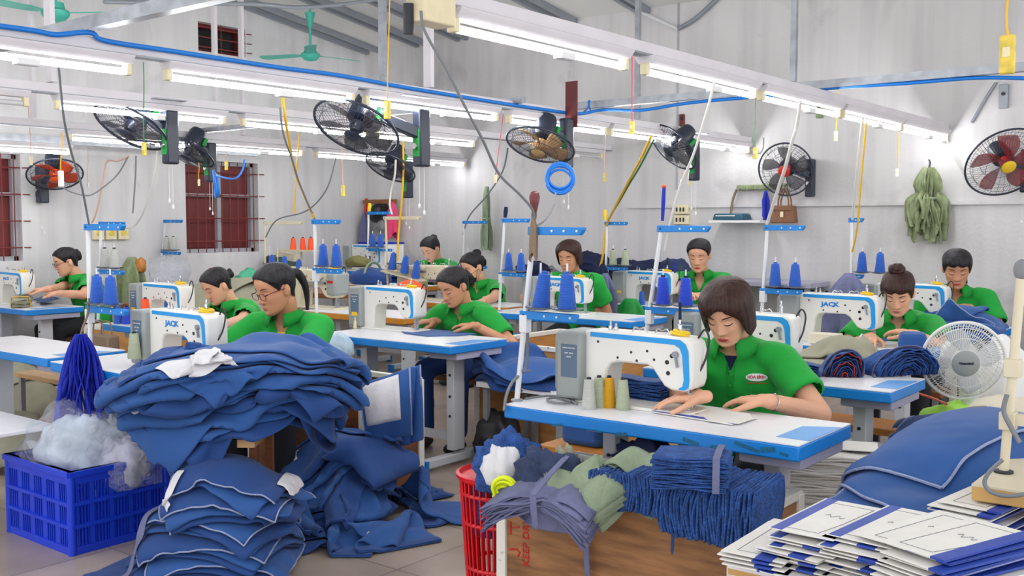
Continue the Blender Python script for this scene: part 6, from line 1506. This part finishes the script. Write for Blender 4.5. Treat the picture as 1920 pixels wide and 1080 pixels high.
q = ap(955, 835, .66); bag('cloth_scraps', 'crumpled blue scraps piled at the left end of the bin', 'scraps', (q.x, q.y, .50), .12, .12, .20, 'cut', 31, .22, 40)
q = ap(962, 838, .68); bag('cloth_scraps', 'pale lavender scrap among the blue ones at the left end', 'scraps', (q.x - .01, q.y - .05, .56), .06, .07, .13, 'white_cl', 33, .2, 30)
q = ap(1025, 858, .66); bag('cloth_scraps', 'slate blue scraps behind the grey blue bundle', 'scraps', (q.x, q.y, .52), .11, .10, .17, mat('slate', (52, 66, 100), .9, var=.3, bump=.5, bscale=30), 35, .22, 40)
q = ap(1215, 835, .66); bag('cloth_scraps', 'black navy scraps under the front table edge', 'scraps', (q.x, q.y, .52), .13, .09, .16, 'navy', 37, .25, 40)
q = ap(1385, 885, .60); bag('cloth_scraps', 'light grey frayed scraps at the right end of the bin', 'scraps', (q.x, q.y, .46), .12, .08, .15, 'greycl', 39, .18, 40)
q = ap(1060, 842, .68); bag('cloth_scraps', 'beige and white scrap standing in the bin', 'scraps', (q.x, q.y, .55), .05, .05, .13, 'khaki', 41, .3, 30)
coil('neon yellow elastic loops hung on the bin corner', atY(946, 922, 2.62), .036, 6, 'neon', AX(.2, .1, 1), 7, .006, 'elastic_loop', 'elastic')
# red laundry basket
rb = thing('laundry_basket', 'red plastic basket half hidden behind the front bin', 'basket', (-2.38, 2.93, 0))
for i in range(36): a = 2 * PI * i / 36; MB().bar((.115 * math.cos(a), .115 * math.sin(a), .02), (.15 * math.cos(a), .15 * math.sin(a), .52), .014, .006).build('slat', 'red', rb)
for z, r in ((.02, .116), (.18, .127), (.35, .138), (.46, .146)): MB().ring((0, 0, z), r, .008, (0, 0, 1), 40, 6).build('hoop', 'red', rb)
MB().lathe([(.146, .50), (.165, .515), (.168, .53), (.155, .535), (.146, .52)], n=40).build('rim', 'red', rb); MB().cyl((0, 0, 0), (0, 0, .015), .118, n=32).build('base', 'red', rb)
bag('cloth_scraps', 'dark blue scraps with an orange tab inside the red basket', 'scraps', (-2.38, 2.93, .3), .12, .12, .24, 'cut', 43, .15, 36)
# ------------------------------------------------------------------ card patterns at the lower right
ct = thing('work_table', 'low white table with a wooden edge carrying the card patterns', 'table', (-1.16, 2.36, 0))
MB().box((.55, 1.0, .585), (1.10, 2.0, .022)).build('table_top', 'white_lam', ct); MB().box((.55, 1.0, .566), (1.10, 2.0, .016)).build('table_edge', 'wood_edge', ct)
for x in (.06, 1.04):
    for y in (.05, 1.95): MB().box((x, y, .28), (.045, .045, .56)).build('leg', 'wood_edge', ct)
CARD = {}
def card(label, c, z, rz, w=.17, l=.35, tape='l', group=None, marks=True, tilt=0):
    key = (tape, marks)
    if key not in CARD:
        r = thing('card_pattern', label, 'card pattern', (c[0], c[1], z), rz); MB().box((0, 0, 0), (w, l, .0035)).build('card', 'paper', r, bevel=.0008)
        if tape == 'l': MB().box((-w * .5 + .022, 0, .002), (.03, l, .0012)).build('edge_tape', 'blue_tape', r)
        if tape == 'r': MB().box((w * .5 - .018, 0, .0), (.036, l + .002, .0058)).build('edge_tape', 'blue_tape', r)
        if tape == 'e': MB().box((.03, -l * .5 + .03, .0), (.045, .062, .0056)).build('edge_tape', 'blue_tape', r)
        if marks:
            for pts in (((-.3, -.42), (-.3, .40)), ((-.3, .40), (.38, .40)), ((.38, .40), (.30, -.1)), ((.30, -.1), (.2, -.42)), ((.2, -.42), (-.3, -.42))):
                a, b = pts; MB().bar((a[0] * w, a[1] * l, .0022), (b[0] * w, b[1] * l, .0022), .0016, .0006).build('pencil_line', 'ink', r)
            s_ = MB(); s_.tube([(w * (-.1 + .05 * i), l * (.05 + .04 * math.sin(i * 2.1)), .0024) for i in range(7)], .0007, 4); s_.build('scribble', 'ink', r)
        CARD[key] = r; o = r
    else: o = dup(CARD[key], (c[0], c[1], z), rz, label, group)
    o.rotation_euler = (tilt, 0, rz)
    if group: o['group'] = group
    return o
qr = random.Random(11)
def stack(px, py, n, rz, z0, names, tapes, group, step=.0095, jx=.018):
    q0 = at(px, py, z0 + n * step)
    for i in range(n):
        top = i == n - 1
        card(names[1] if top else names[0], (q0.x + (0 if top else qr.uniform(-jx, jx)), q0.y + (0 if top else qr.uniform(-.03, .03)) - .004 * (n - i)), z0 + step * (i + .5), R(rz + (0 if top else qr.uniform(-4, 4))), tape=tapes[i % len(tapes)] if not top else tapes[0], group=None if top else group, marks=top)
stack(1462, 1008, 4, 2, .597, ('white card in the low pile at the table corner', 'top card of the low pile at the table corner'), ('e', 'e'), 'cards of the corner pile')
stack(1556, 968, 11, -2, .597, ('white card in the left pile of card patterns', 'top card of the left pile, with a blue tape strip and a pencil outline'), ('l', 'e'), 'cards of the left pile')
stack(1672, 982, 12, -6, .597, ('white card in the middle pile of card patterns', 'top card of the middle pile, lying level'), ('l', 'e', 'e'), 'cards of the middle pile')
stack(1745, 990, 1, -16, .715, ('', 'white card lying askew across the middle and right piles'), ('r',), None)
stack(1800, 1005, 14, -20, .597, ('white card with a blue edge in the right pile of card patterns', 'top card of the right pile, turned to the right, with a broad blue edge'), ('r', 'r'), 'cards of the right pile')
stack(1865, 925, 12, -8, .597, ('white card in the pile behind, at the foot of the blue pieces', 'top card of the pile behind, at the foot of the blue pieces'), ('r', 'l'), 'cards of the back pile')
stack(1830, 1060, 7, -24, .597, ('big plain card at the right front of the table', 'top plain card at the right front of the table'), ('e',), 'plain cards at the front')
# cut blue pieces with pale seams behind the cards
rp = HF(-1.9, .3, 2.2, 5.2, 0, .02).box(-1.16, -.06, 2.36, 4.36, .60); rp.dome(-.82, 3.66, .34, .58, .5, .70, 2.2).smooth(2)
RG = 'blue cut pieces in the big pile behind the cards'
for i, (x, y, a, w_, l) in enumerate(((-.85, 3.35, -30, .55, .75), (-.75, 3.8, 20, .5, .7), (-.9, 3.5, -60, .5, .8), (-.8, 3.25, -20, .52, .72), (-.85, 3.75, 40, .5, .7), (-.78, 3.4, -45, .5, .8), (-.82, 3.55, -15, .55, .75), (-.86, 3.3, -35, .5, .7))):
    rp.dome(-.83, 3.62, .30, .50, .5, .68 + .016 * (i + 1), 4)
    garment('cut_cloth', 'blue cut piece with white overlocked edges inside the big pile behind the cards', 'cloth piece', rp, (x, y), R(a), w_, l, 'cloth' if i % 2 else 'cloth_d', 16, 18, .05, (.92, .94), .02, .014, RG, .1, 'lrbt', steps=60, mu=.8, seam_r=.005)
garment('cut_cloth', 'broad smooth blue piece draped over the front of the pile behind the cards', 'cloth piece', rp, (-.93, 3.42), R(-24), .44, .60, 'cloth', 22, 24, .05, (.94, .95), .016, .014, None, .1, 'lrbt', steps=80, mu=.45, seam_r=.005)
garment('cut_cloth', 'gathered blue pieces with white edges at the back of the pile, below the white fan', 'cloth piece', rp, (-.95, 4.05), R(-80), .5, .6, 'cloth', 18, 20, .05, (.8, .9), .04, .014, None, .1, 'lrb', steps=65, mu=.6, seam_r=.005)
fanned_bundle('cloth_bundle', 'dark frayed blue bundle at the right of the big pile', 'cloth bundle', (-.62, 3.75), R(50), .12, .20, 22, .26, 'cut', 'cut', .05, .0, .80, .009, None, 'cloth', .0, 23, rot=(0, R(90), R(50)))
garment('cloth_tie', 'khaki cloth knot on the blue pile', 'tie', rp, (-.98, 3.86), R(-70), .05, .16, 'khaki', 6, 10, .02, (.7, .8), .02, .006, steps=40)
fx = HF(-2.2, -.6, 4.0, 6.2, 0, .02).dome(-1.25, 4.75, .26, .36, 0, .55, 3)
for i, (x, y, a) in enumerate(((-1.25, 4.65, -30), (-1.2, 4.8, 20), (-1.3, 4.72, -60), (-1.22, 4.7, -10))):
    garment('cut_cloth', ('blue pieces tied with an orange string under the right table end' if i == 3 else 'blue piece in the low pile under the right table end'), 'cloth piece', fx, (x, y), R(a), .5, .6, 'cloth' if i % 2 else 'cloth_d', 15, 17, .05, (.85, .9), .03, .014, None if i == 3 else 'blue pieces under the right table end', .1, 'lr', steps=55)
cord('tie_string', 'orange string knotted on the blue pieces under the right table end', [at(x, y, .62) for x, y in ((1722, 738), (1735, 742), (1752, 748), (1775, 758))], .006, 'fan_orange', 'string')
# white bundles
lb = bench('low bench under the white bundle at the right', -1.75, 3.66, -1.28, 4.08, .32, m='brownw')
fanned_bundle('paper_bundle', 'stack of white interlining pieces on the low bench, right of the front woman', 'paper stack', (-1.46, 3.80), R(24), .38, .30, 34, .27, 'paper', 'paper', .05, .0, .325, .010, None, 'paper', .0, 25, wave=.010)
card('card with a blue end lying on the white interlining stack', (-1.46, 3.84), .602, R(-70), tape='e', marks=False)
# ------------------------------------------------------------------ white fan
fd_ = Vector((-1.27, 5.22, 0)); hc = atY(1806, 676, 5.0)
wf = thing('stand_fan', 'white caged fan standing among the blue piles at the right', 'stand fan', (hc.x, hc.y + .12, 0))
n0 = set(bpy.data.objects.keys())
fan_head(wf, .182, 'fan_bw', 'fan_white', 'fan_white', 92, 'fan_white', 'fan_white', .062, 'mach_g', 4, .13, .055)
Mx = Matrix.Translation(hc - wf.location) @ (Vector((0, -1, 0)).rotation_difference(AX(.22, .12, 1).normalized())).to_matrix().to_4x4()
for k_ in set(bpy.data.objects.keys()) - n0: bpy.data.objects[k_].data.transform(Mx)
lt = lettering('badge_lettering', 'Vinawind', .017, 'navy', wf, (0, 0, 0), (0, 0, 0), .0006); lt.data.transform(Mx @ Matrix.Translation((0, -.0665, .002)) @ Matrix.Rotation(PI / 2, 4, 'X'))
pz = hc.z - .05; pp = MB(); pp.tube([(0, 0, .02), (0, 0, pz * .6), (0, 0, pz - .05), (0, -.02, pz + .03)], [.03, .03, .05, .045], 16); pp.build('column', 'fan_white', wf); MB().lathe([(.19, 0), (.19, .015), (.05, .04), (0, .045)], n=32).build('base', 'fan_white', wf)
# ------------------------------------------------------------------ beige table and stand at the right edge
q = at(1850, 886, .76); rt_ = thing('work_table', 'beige table with a thick wooden edge at the right picture edge', 'table', (q.x, q.y - .16, 0))
MB().box((.35, .22, .757), (.70, .44, .006)).build('table_top', 'mach_b', rt_); MB().box((.35, .22, .735), (.70, .44, .04)).build('table_edge', 'wood_edge', rt_, bevel=.004)
for x in (.08, .62): MB().box((x, .3, .357), (.05, .06, .715)).build('leg', 'steel_g', rt_)
a, b = atY(1882, 880, q.y + .03), atY(1916, 500, q.y + .03); sR = thing('thread_stand', 'beige thread stand pole at the right picture edge', 'thread stand', (a.x, a.y, .76))
d = b - a; pm = MB(); pm.cyl((0, 0, 0), d, .013); pm.build('pole', 'mach_b', sR); MB().lathe([(.026, 0), (.026, .006), (.016, .008)], n=20).build('foot_flange', 'dark', sR)
for t in (.26, .52): MB().box(d * t, (.042, .042, .05)).build('joint_clamp', 'mach_b', sR, bevel=.003)
MB().bar(d * .27, d * .27 + Vector((.2, .0, 0)), .03).build('side_arm', 'mach_b', sR); MB().ell(d + Vector((0, 0, .0)), (.022, .022, .03)).build('thread_wad', 'greycl', sR)
cord('power_cord', 'grey cable looping at the beige table corner', [atY(x, y, q.y - .02) for x, y in ((1888, 740), (1882, 770), (1895, 800), (1912, 830))] , .007, 'cable_g'); cord('power_cord', 'grey cable sagging under the beige table edge', [atY(x, y, q.y - .19) for x, y in ((1880, 862), (1855, 885), (1846, 905), (1858, 922), (1890, 930), (1930, 925))], .006, 'cable_g')
q = at(1935, 800, .76); om2 = thing('overlock_machine', 'pale grey machine cut by the right picture edge', 'sewing machine', (q.x + .12, q.y + .5, .62)); MB().box((0, 0, .16), (.34, .3, .32)).build('machine_body', 'lav', om2, bevel=.03); MB().ell((-.12, -.1, .24), (.10, .1, .10)).build('front_cover', 'white_p', om2)
worktop('white worktop under the pale grey machine at the right edge', q.x - .18, q.y + .25, q.x + .42, q.y + .75, .62, 'white_lam')
q = atY(1885, 640, 5.6); bag('plastic_bag', 'white plastic sack behind the beige stand', 'sack', (q.x, q.y, .45), .17, .15, .42, 'white_p', 51, .12, 36)
q = atY(1868, 770, 4.75); bag('cloth_sack', 'cream sack with lime cloth right of the white fan column', 'sack', (q.x + .05, q.y, .35), .26, .2, .36, 'paper_o', 53, .08, 36); bag('cloth_scraps', 'lime green cloth beside the white fan column', 'cloth', atY(1790, 765, 5.05) - Vector((0, 0, .12)), .15, .12, .14, 'lime', 55, .15, 30)
# ------------------------------------------------------------------ work lying on the tables
def sheet(name, label, cat, pts, z, m, th=.004, parent=None):
    b = MB(); P = [at(x, y, z) for x, y in pts]; b.prism([(p.x, p.y) for p in P], z, z + th, 'xy'); return tag(b.build(name, m, None, smooth=0), label, cat)
sheet('cloth_piece', 'blue panel being sewn at the middle table', 'cloth piece', ((740, 616), (762, 614), (800, 617), (840, 621), (896, 627), (858, 630), (800, 631), (760, 626)), .7615, 'cloth')
cdp_ = card('card pattern with a dark blue edge under the front needle', (at(1318, 778, .764).x, at(1318, 778, .764).y), .7645, R(84), tape='l')
sheet('work_cloth', 'white cloth under the hand of the front woman', 'cloth piece', ((1305, 772), (1345, 767), (1405, 776), (1412, 786), (1385, 795), (1330, 790)), .7665, 'paper', .002)
for i, pts in enumerate((((1196, 758), (1202, 756), (1252, 764), (1250, 767)), ((1226, 770), (1246, 766), (1262, 770), (1240, 774)))): sheet('tape_scrap', f'royal blue tape scrap on the front table, {("long", "short")[i]} one', 'tape', pts, .7605, 'royal', .002)
q = at(1205, 752, .76); fanned_bundle('cloth_bundle', 'two folded dark blue blocks with pale tape, behind the machine arm', 'cloth bundle', (at(1215, 745, .76).x, 3.46), R(0), .24, .10, 18, .085, 'cloth_d', 'cut', .0, .0, .765, .006, None, 'cloth', .0, 61)
q = atY(592 + 455, 745, 3.6); b_ = thing('folded_cloth', 'folded blue cloth with an orange stripe left of the grey motor', 'cloth', (-2.62, 3.86, .45)); MB().box((0, 0, .2), (.22, .12, .42)).build('folded_body', 'cloth', b_, bevel=.03); MB().box((0, -.002, .27), (.224, .122, .022)).build('stripe', 'orange', b_)
q = at(1568, 706, .76); arch_bundle('cloth_bundle', 'wedge of folded blue pieces with red threads on the second right table', 'cloth bundle', (q.x, q.y + .06, .762), YAW + R(-8), .085, .115, .17, 13, ('navy', 'fan_red', 'cloth_d', 'navy', 'cloth_d'), 3, .15, 'cloth', 'greyblue')
q = at(1668, 704, .76); arch_bundle('cloth_bundle', 'ruffled blue bundle with frayed layers on the second right table', 'cloth bundle', (q.x + .01, q.y + .07, .762), YAW + R(14), .15, .125, .17, 16, ('cut', 'cloth_d', 'cut', 'navy'), 5, .25, 'cut', 'greyblue')
q = at(1492, 712, .76); fanned_bundle('cloth_bundle', 'small dark bundle with red threads beside the front woman', 'cloth bundle', (q.x, q.y + .03), R(20), .17, .12, 16, .06, 'cloth_d', 'cloth_in', .0, .01, .765, .008, None, 'cloth', .0, 67)
kt = HF(-3.2, -1.2, 4.2, 6.2, 0, .02).box(-2.57, -1.37, 4.27, 5.05, .765)
garment('khaki_cloth', 'grey khaki cloth lying over the back of the second right table', 'cloth', kt, (at(1560, 672, .79).x, at(1560, 672, .79).y), R(-84), .34, .74, 'khaki', 16, 22, .1, (.7, .85), .05, .012, None, 0, 'w', steps=70, mu=.6)
kx = at(1580, 655, .82); kt.dome(kx.x, kx.y, .2, .12, .7, .88, 2)
garment('khaki_cloth', 'folded khaki trousers piled before the machine with blue lettering', 'trousers', kt, (kx.x, kx.y), R(-78), .34, .52, 'khaki', 16, 20, .1, (.7, .85), .05, .014, None, 0, 'lw', steps=70, mu=.6, seam_m='white_cl')
q = at(1530, 640, .76); tag(MB().box((q.x + .1, 5.75, .795), (.17, .10, .06)).build('carton_box', 'paper_o', bevel=.003), 'cream little box at the foot of the machine of the young woman', 'box')
q = at(1711, 655, .76); fb2 = MB(); fb2.box((0, 0, .045), (.16, .12, .09), Euler((R(8), 0, R(20))).to_matrix(), .85); tag(fb2.build('folded_cloth', 'cloth', None, (q.x, q.y, .765), bevel=.02), 'small folded blue block before the young woman', 'cloth')
sheet('cloth_piece', 'small blue piece under the needle of the young woman', 'cloth piece', ((1640, 637), (1665, 634), (1672, 638), (1645, 642)), .7615, 'cloth')
t4 = HF(-3.2, -.6, 6.4, 8.4, 0, .02).box(-2.8, -1.6, 7.0, 7.5, .765).dome(-1.9, 7.3, .3, .2, .7, .88, 2)
garment('cloth_pile', 'blue cloth spread over the back right table, falling to the front', 'cloth', t4, (-1.82, 7.18), R(20), .62, .85, 'cloth', 20, 24, .1, (.8, .85), .05, .014, None, .2, 'lb', steps=75, mu=.5)
garment('cloth_pile', 'second blue cloth bunched in front of the woman with bangs', 'cloth', t4, (-2.02, 7.32), R(70), .4, .6, 'cloth', 16, 20, .1, (.65, .7), .06, .014, None, .1, None, steps=65)
rb2 = HF(-2.2, .2, 7.4, 8.9, 0, .02).dome(-1.2, 8.45, .5, .35, 0, 1.05, 3)
for i, (x, y, a) in enumerate(((-1.3, 8.4, 30), (-1.1, 8.45, -50), (-1.35, 8.35, 80), (-1.15, 8.35, 0), (-1.25, 8.3, -30))):
    rb2.dome(-1.2, 8.42, .36, .28, 0, 1.02 + .03 * i, 3)
    garment('trousers', 'topmost blue trousers of the pile against the back wall at the right' if i == 4 else 'blue trousers in the pile against the back wall at the right', 'trousers', rb2, (x, y), R(a), .5, .8, 'cloth' if i % 2 else 'cloth_d', 15, 20, .1, (.6, .7), .07, .014, None if i == 4 else 'blue trousers at the back wall', .1, 'l', steps=60)
tag(MB().box((-1.2, 8.42, .45), (.9, .55, .9)).build('cloth_bale', 'cloth_d', bevel=.05), 'dark blue bale under the pile at the back right', 'bale')
# middle: blue cloth on a stool, floor bag
sx_ = thing('stool', 'steel legged stool under the draped blue cloth in the middle', 'stool', (-3.62, 4.86, 0)); MB().box((0, 0, .5), (.62, .5, .03)).build('seat', 'white_lam', sx_)
for x in (-.27, .27):
    for y in (-.2, .2): MB().box((x, y, .24), (.03, .03, .48)).build('leg', 'steel_g', sx_)
sb_ = HF(-4.5, -2.8, 4.0, 5.7, 0, .02).box(-3.93, -3.31, 4.61, 5.11, .52).dome(-3.68, 4.86, .26, .22, .45, .60, 3)
for i, (a, w_, l) in enumerate(((-78, .56, .72), (-70, .56, .74), (-84, .58, .72), (-76, .60, .80))):
    sb_.dome(-3.68, 4.86, .26, .22, .45, .60 + .015 * i, 3)
    garment('cloth_piece', 'topmost blue cloth draped on the steel stool' if i == 3 else 'blue cloth in the layers draped on the steel stool', 'cloth', sb_, (-3.68, 4.84), R(a), w_, l, 'cloth' if i == 3 else 'cloth_d', 16, 20, .05, (.97, .97), .012, .010, None if i == 3 else 'blue cloth layers on the stool', .12, None, steps=65, mu=.5)
bag('black_bag', 'black bag on the floor under the stool with blue cloth', 'bag', (-3.85, 4.72, .0), .16, .13, .34, 'black', 71, .1, 36)
tag(MB().lathe([(.0, 0), (.12, 0), (.15, .06), (.145, .06), (.11, .01), (0, .012)], n=28).build('orange_tray', 'fan_orange', None, (-3.55, 4.62, 0)), 'orange tray on the floor under the steel stool', 'tray')
bx_ = HF(-5.2, -4.0, 4.9, 6.6, 0, .02).dome(-4.62, 5.8, .2, .45, 0, .62, 3)
for i, (y, a) in enumerate(((5.7, 10), (5.95, 50), (5.8, -30))): garment('trousers', 'blue trousers crumpled at the left of the open plywood box', 'trousers', bx_, (-4.6, y), R(a), .4, .6, 'cloth_d' if i else 'cloth', 14, 18, .1, (.6, .7), .05, .012, 'blue trousers left of the plywood box', .1, None, steps=55)
# plastic bag on the middle table, small things
q = atY(640, 640, 4.26); bag('plastic_bag', 'pale blue plastic bag hanging at the left of the middle table', 'plastic bag', (q.x, 4.24, .60), .115, .055, .185, mat('thin_blue_bag', (196, 220, 238), .3, alpha=.75, bump=.5, bscale=18), 73, .1, 40, .8)
q = at(782, 603, .76); tag(MB().box((0, 0, .03), (.14, .08, .06)).build('clear_box', 'white_p', None, (at(752, 604, .76).x, 4.78, .76), bevel=.004), 'white little box behind the arm of the middle machine', 'box')
tag(MB().lathe([(.012, 0), (.014, .004), (.009, .05), (.004, .055), (.004, .075), (0, .076)], n=16).build('oil_bottle', 'cream', None, at(666, 616, .76)), 'tiny cream bottle before the middle machine', 'bottle')
q = atY(770, 535, 6.4); bag('cloth_bag', 'orange cloth bag on the table behind the middle machine', 'bag', (q.x, q.y, .80), .15, .10, .17, 'orange', 75, .1, 30)
q = atY(692, 520, 7.3); cb = thing('cloth_bundle', 'blue bundle tied with a sage strip on the orange edged table', 'cloth bundle', (q.x, 7.32, .84)); o = bag('bundle_body', None, None, (0, 0, 0), .26, .17, .17, 'cloth_d', 77, .06, 36, .5, cb); MB().ring((0.04, 0, .09), .135, .014, (1, .1, 0), 28, 6).build('tie_band', 'sage', cb)
bag('cloth_scraps', 'olive cloth on the blue bundle at the orange edged table', 'cloth', atY(672, 490, 7.45) - Vector((0, 0, .06)), .17, .1, .12, mat('olive_cl', (120, 118, 70), .8), 79, .1, 30)
q = atY(1188, 575, 7.42); hung('cloth_bag', 'green cloth bag hanging on the table front before the wall woman', 'bag', atY(1183, 560, 7.44), .56, .06, .17, 'greenbag', 5, 11, .4)
hung('hung_cloth', 'grey blue clothes hanging on the yellow gripped stand', 'clothes', atY(1134, 512, 7.4), .46, .03, .10, 'greyblue', 7, 13); hung('hung_cloth', 'dark blue strip bundle hanging above the grey blue clothes', 'clothes', atY(1130, 495, 7.42), .20, .02, .05, 'navy', 5, 14)
hung('hung_cloth', 'grey blue clothes hanging on the short armed stand at the right', 'clothes', atY(1592, 512, 7.0), .60, .03, .16, 'greyblue', 8, 15); hung('hung_cloth', 'pale cloth hanging beside the grey blue clothes at the right', 'clothes', atY(1580, 520, 7.05), .45, .02, .07, 'white_cl', 5, 16)
hung('hung_cloth', 'olive green clothes hanging by the far left stand', 'clothes', atX(247, 482, -8.9), .50, .05, .13, 'olive', 6, 17); bag('cloth_scraps', 'mustard cloth beside the olive clothes at the left', 'cloth', atX(264, 510, -8.8), .05, .05, .14, 'bench', 81, .1, 24)
# background piles along the walls
bp = HF(-9.3, -5.9, 4.4, 8.6, 0, .03).dome(-7.8, 5.45, 1.15, .45, 0, .86, 3)
tag(MB().box((-7.8, 5.45, .36), (2.0, .7, .72)).build('pallet_box', 'brownw'), 'wooden bin under the piles behind the woman with the pink clip', 'bin')
for i, (x, y, a, m, lab) in enumerate(((-8.3, 5.4, -70, 'cloth_d', 'dark blue cloth at the left of the background pile'), (-7.7, 5.45, -60, 'cloth', 'blue cloth across the background pile'), (-8.0, 5.5, -80, 'cloth', 'blue cloth sloping on the background pile'), (-7.3, 5.4, 20, 'khaki', 'khaki cloth heaped behind the woman with the pink clip'), (-7.15, 5.25, 70, 'khaki', 'khaki trousers hanging at the front of the background pile'), (-7.4, 5.5, -40, 'khaki', 'topmost khaki cloth of the background pile'))):
    bp.dome(-7.8 + .12 * i, 5.45, .8, .35, 0, .84 + .03 * i, 3)
    garment('cloth_pile', lab, 'cloth', bp, (x, y), R(a), .7, 1.0, m, 16, 20, .1, (.8, .8), .06, .016, None, .1, None, steps=55)
q = atY(325, 515, 5.5); bag('plastic_bag', 'clear plastic wrap bundle on the background pile', 'plastic bag', (q.x, 5.45, .92), .24, .17, .25, 'film', 83, .12, 44)
worktop('brown worktop along the barred window in the left background', -9.2, 6.15, -6.9, 6.72, .83, 'brownw')
q = atY(473, 512, 6.5); bag('cloth_scraps', 'mint green cloth in the left background', 'cloth', (q.x, q.y, .835), .2, .14, .16, mat('mint', (90, 190, 150), .8), 85, .2, 30)
for i, (px, py, Y_, r_, m, lab) in enumerate(((850, 515, 8.2, .26, 'cloth', 'blue cloth before the woman in the corner'), (740, 520, 7.9, .2, 'cloth_d', 'blue cloth on the corner table edge'), (1000, 500, 8.3, .2, 'navy', 'navy clothes on the back bench left of the wall'), (1110, 492, 8.4, .26, 'navy', 'navy clothes heaped along the back wall'), (1190, 510, 8.4, .3, 'navy', 'navy and white clothes heaped behind the far machine'), (1020, 508, 8.4, .2, 'greycl', 'grey clothes on the back bench'), (1260, 500, 8.5, .22, 'slate_', 'slate clothes left of the wall woman'))):
    q = atY(px, py + 16, Y_); bag('cloth_pile', lab, 'cloth', (q.x, q.y, q.z - .02), r_, r_ * .7, r_ * .75, m if m != 'slate_' else MATS['slate'], 90 + i, .2, 36, .4)
worktop('long grey worktop along the back wall under the navy clothes', -6.4, 8.42, -3.4, 8.86, .95, 'lav')
# left: khaki pile, taupe bag, boxes
lk = HF(-9.3, -6.0, 2.4, 5.2, 0, .03).dome(-7.4, 3.35, .7, .4, 0, .40, 2.5)
for i, (x, y, a, m, lab) in enumerate(((-7.6, 3.2, -70, 'orange', 'orange cloth under the khaki pile at the left'), (-7.4, 3.4, -80, 'khaki', 'khaki cloth at the base of the left pile'), (-7.2, 3.3, -60, 'khaki', 'khaki cloth in the middle of the left pile'), (-7.45, 3.35, -75, 'khaki', 'topmost khaki cloth of the left pile, tied with yellow string'))):
    lk.dome(-7.4, 3.35, .55, .3, 0, .40 + .04 * i, 2.5); garment('cloth_pile', lab, 'cloth', lk, (x, y), R(a), .6, 1.0, m, 15, 20, .1, (.8, .8), .06, .016, None, .1, None, steps=55)
q = atY(203, 650, 3.74); tbg = thing('paper_bag', 'taupe bag hanging under the table beside the tape hank', 'bag', (q.x, 3.70, .44)); MB().box((0, 0, .13), (.30, .10, .26), None, .9).build('bag_body', 'taupe', tbg, bevel=.012)
for y in (-.03, .03): k_ = MB(); k_.tube(spline([(-.07, y, .25), (-.05, y, .34), (.05, y, .34), (.07, y, .25)], 5), .006, 6); k_.build('handle', 'taupe', tbg)
orr = HF(-7.2, -5.4, 2.2, 4.0, 0, .03).dome(-6.3, 2.9, .5, .3, 0, .25, 2.5)
for i, (x, y, a, m) in enumerate(((-6.4, 2.8, -60, 'orange'), (-6.2, 2.9, 20, 'khaki'), (-6.3, 2.95, -30, 'orange'), (-6.1, 2.8, 60, 'khaki'))): garment('cloth_pile', ('orange' if m == 'orange' else 'grey') + ' cloth in the low heap under the left bench' + (', upper' if i > 1 else ', lower'), 'cloth', orr, (x, y), R(a), .4, .6, m, 13, 15, .1, (.6, .6), .07, .012, None, .1, None, steps=50)
q = at(60, 574, .76); fanned_bundle('cloth_bundle', 'grey khaki bundle of pieces on the table of the woman with glasses', 'cloth bundle', (at(80, 572, .76).x, 4.16), R(-30), .42, .12, 14, .07, 'khaki', 'khaki', .1, .01, .765, .012, .3, 'cable_y', .0, 93, wave=.05)
q = at(90, 552, .80); sheet('cloth_piece', 'blue cloth in the hands of the woman with glasses', 'cloth piece', ((62, 562), (90, 553), (112, 560), (85, 568)), .79, 'cloth')

# scuffed tape marks on the front table edge
ft = bpy.data.objects['sewing_table']
for i, (px, py, w_, h_) in enumerate(((1045, 797, .05, .010), (1120, 808, .03, .006), (1165, 814, .045, .012), (1295, 828, .06, .014), (1345, 838, .05, .012), (1400, 838, .09, .012), (1440, 843, .05, .016), (1470, 852, .03, .010))):
    q = atY(px, py, 3.05) - Vector(ft.location); MB().box((q.x, -.0007, q.z), (w_, .0016, h_), Euler((0, R(12 if i % 2 else -8), 0)).to_matrix()).build('scuff_mark', 'scuff', ft)
# ------------------------------------------------------------------ camera, daylight, view
cam = bpy.data.cameras.new('camera'); cam.sensor_width = 36; cam.lens = 36 * F_PX / 1920; cam.clip_end = 100
co = bpy.data.objects.new('camera', cam); COL.objects.link(co); S.camera = co
co.location = _C; co.rotation_euler = _fw.to_track_quat('-Z', 'Y').to_euler()
w = bpy.data.worlds.new('daylight'); S.world = w; w.use_nodes = True
bg = w.node_tree.nodes['Background']; bg.inputs[0].default_value = (.97, .97, 1.0, 1); bg.inputs[1].default_value = 1.08
vs = S.view_settings; vs.view_transform = 'Standard'; vs.look = 'None'; vs.gamma = 1; vs.use_curve_mapping = False; vs.exposure = 0.6
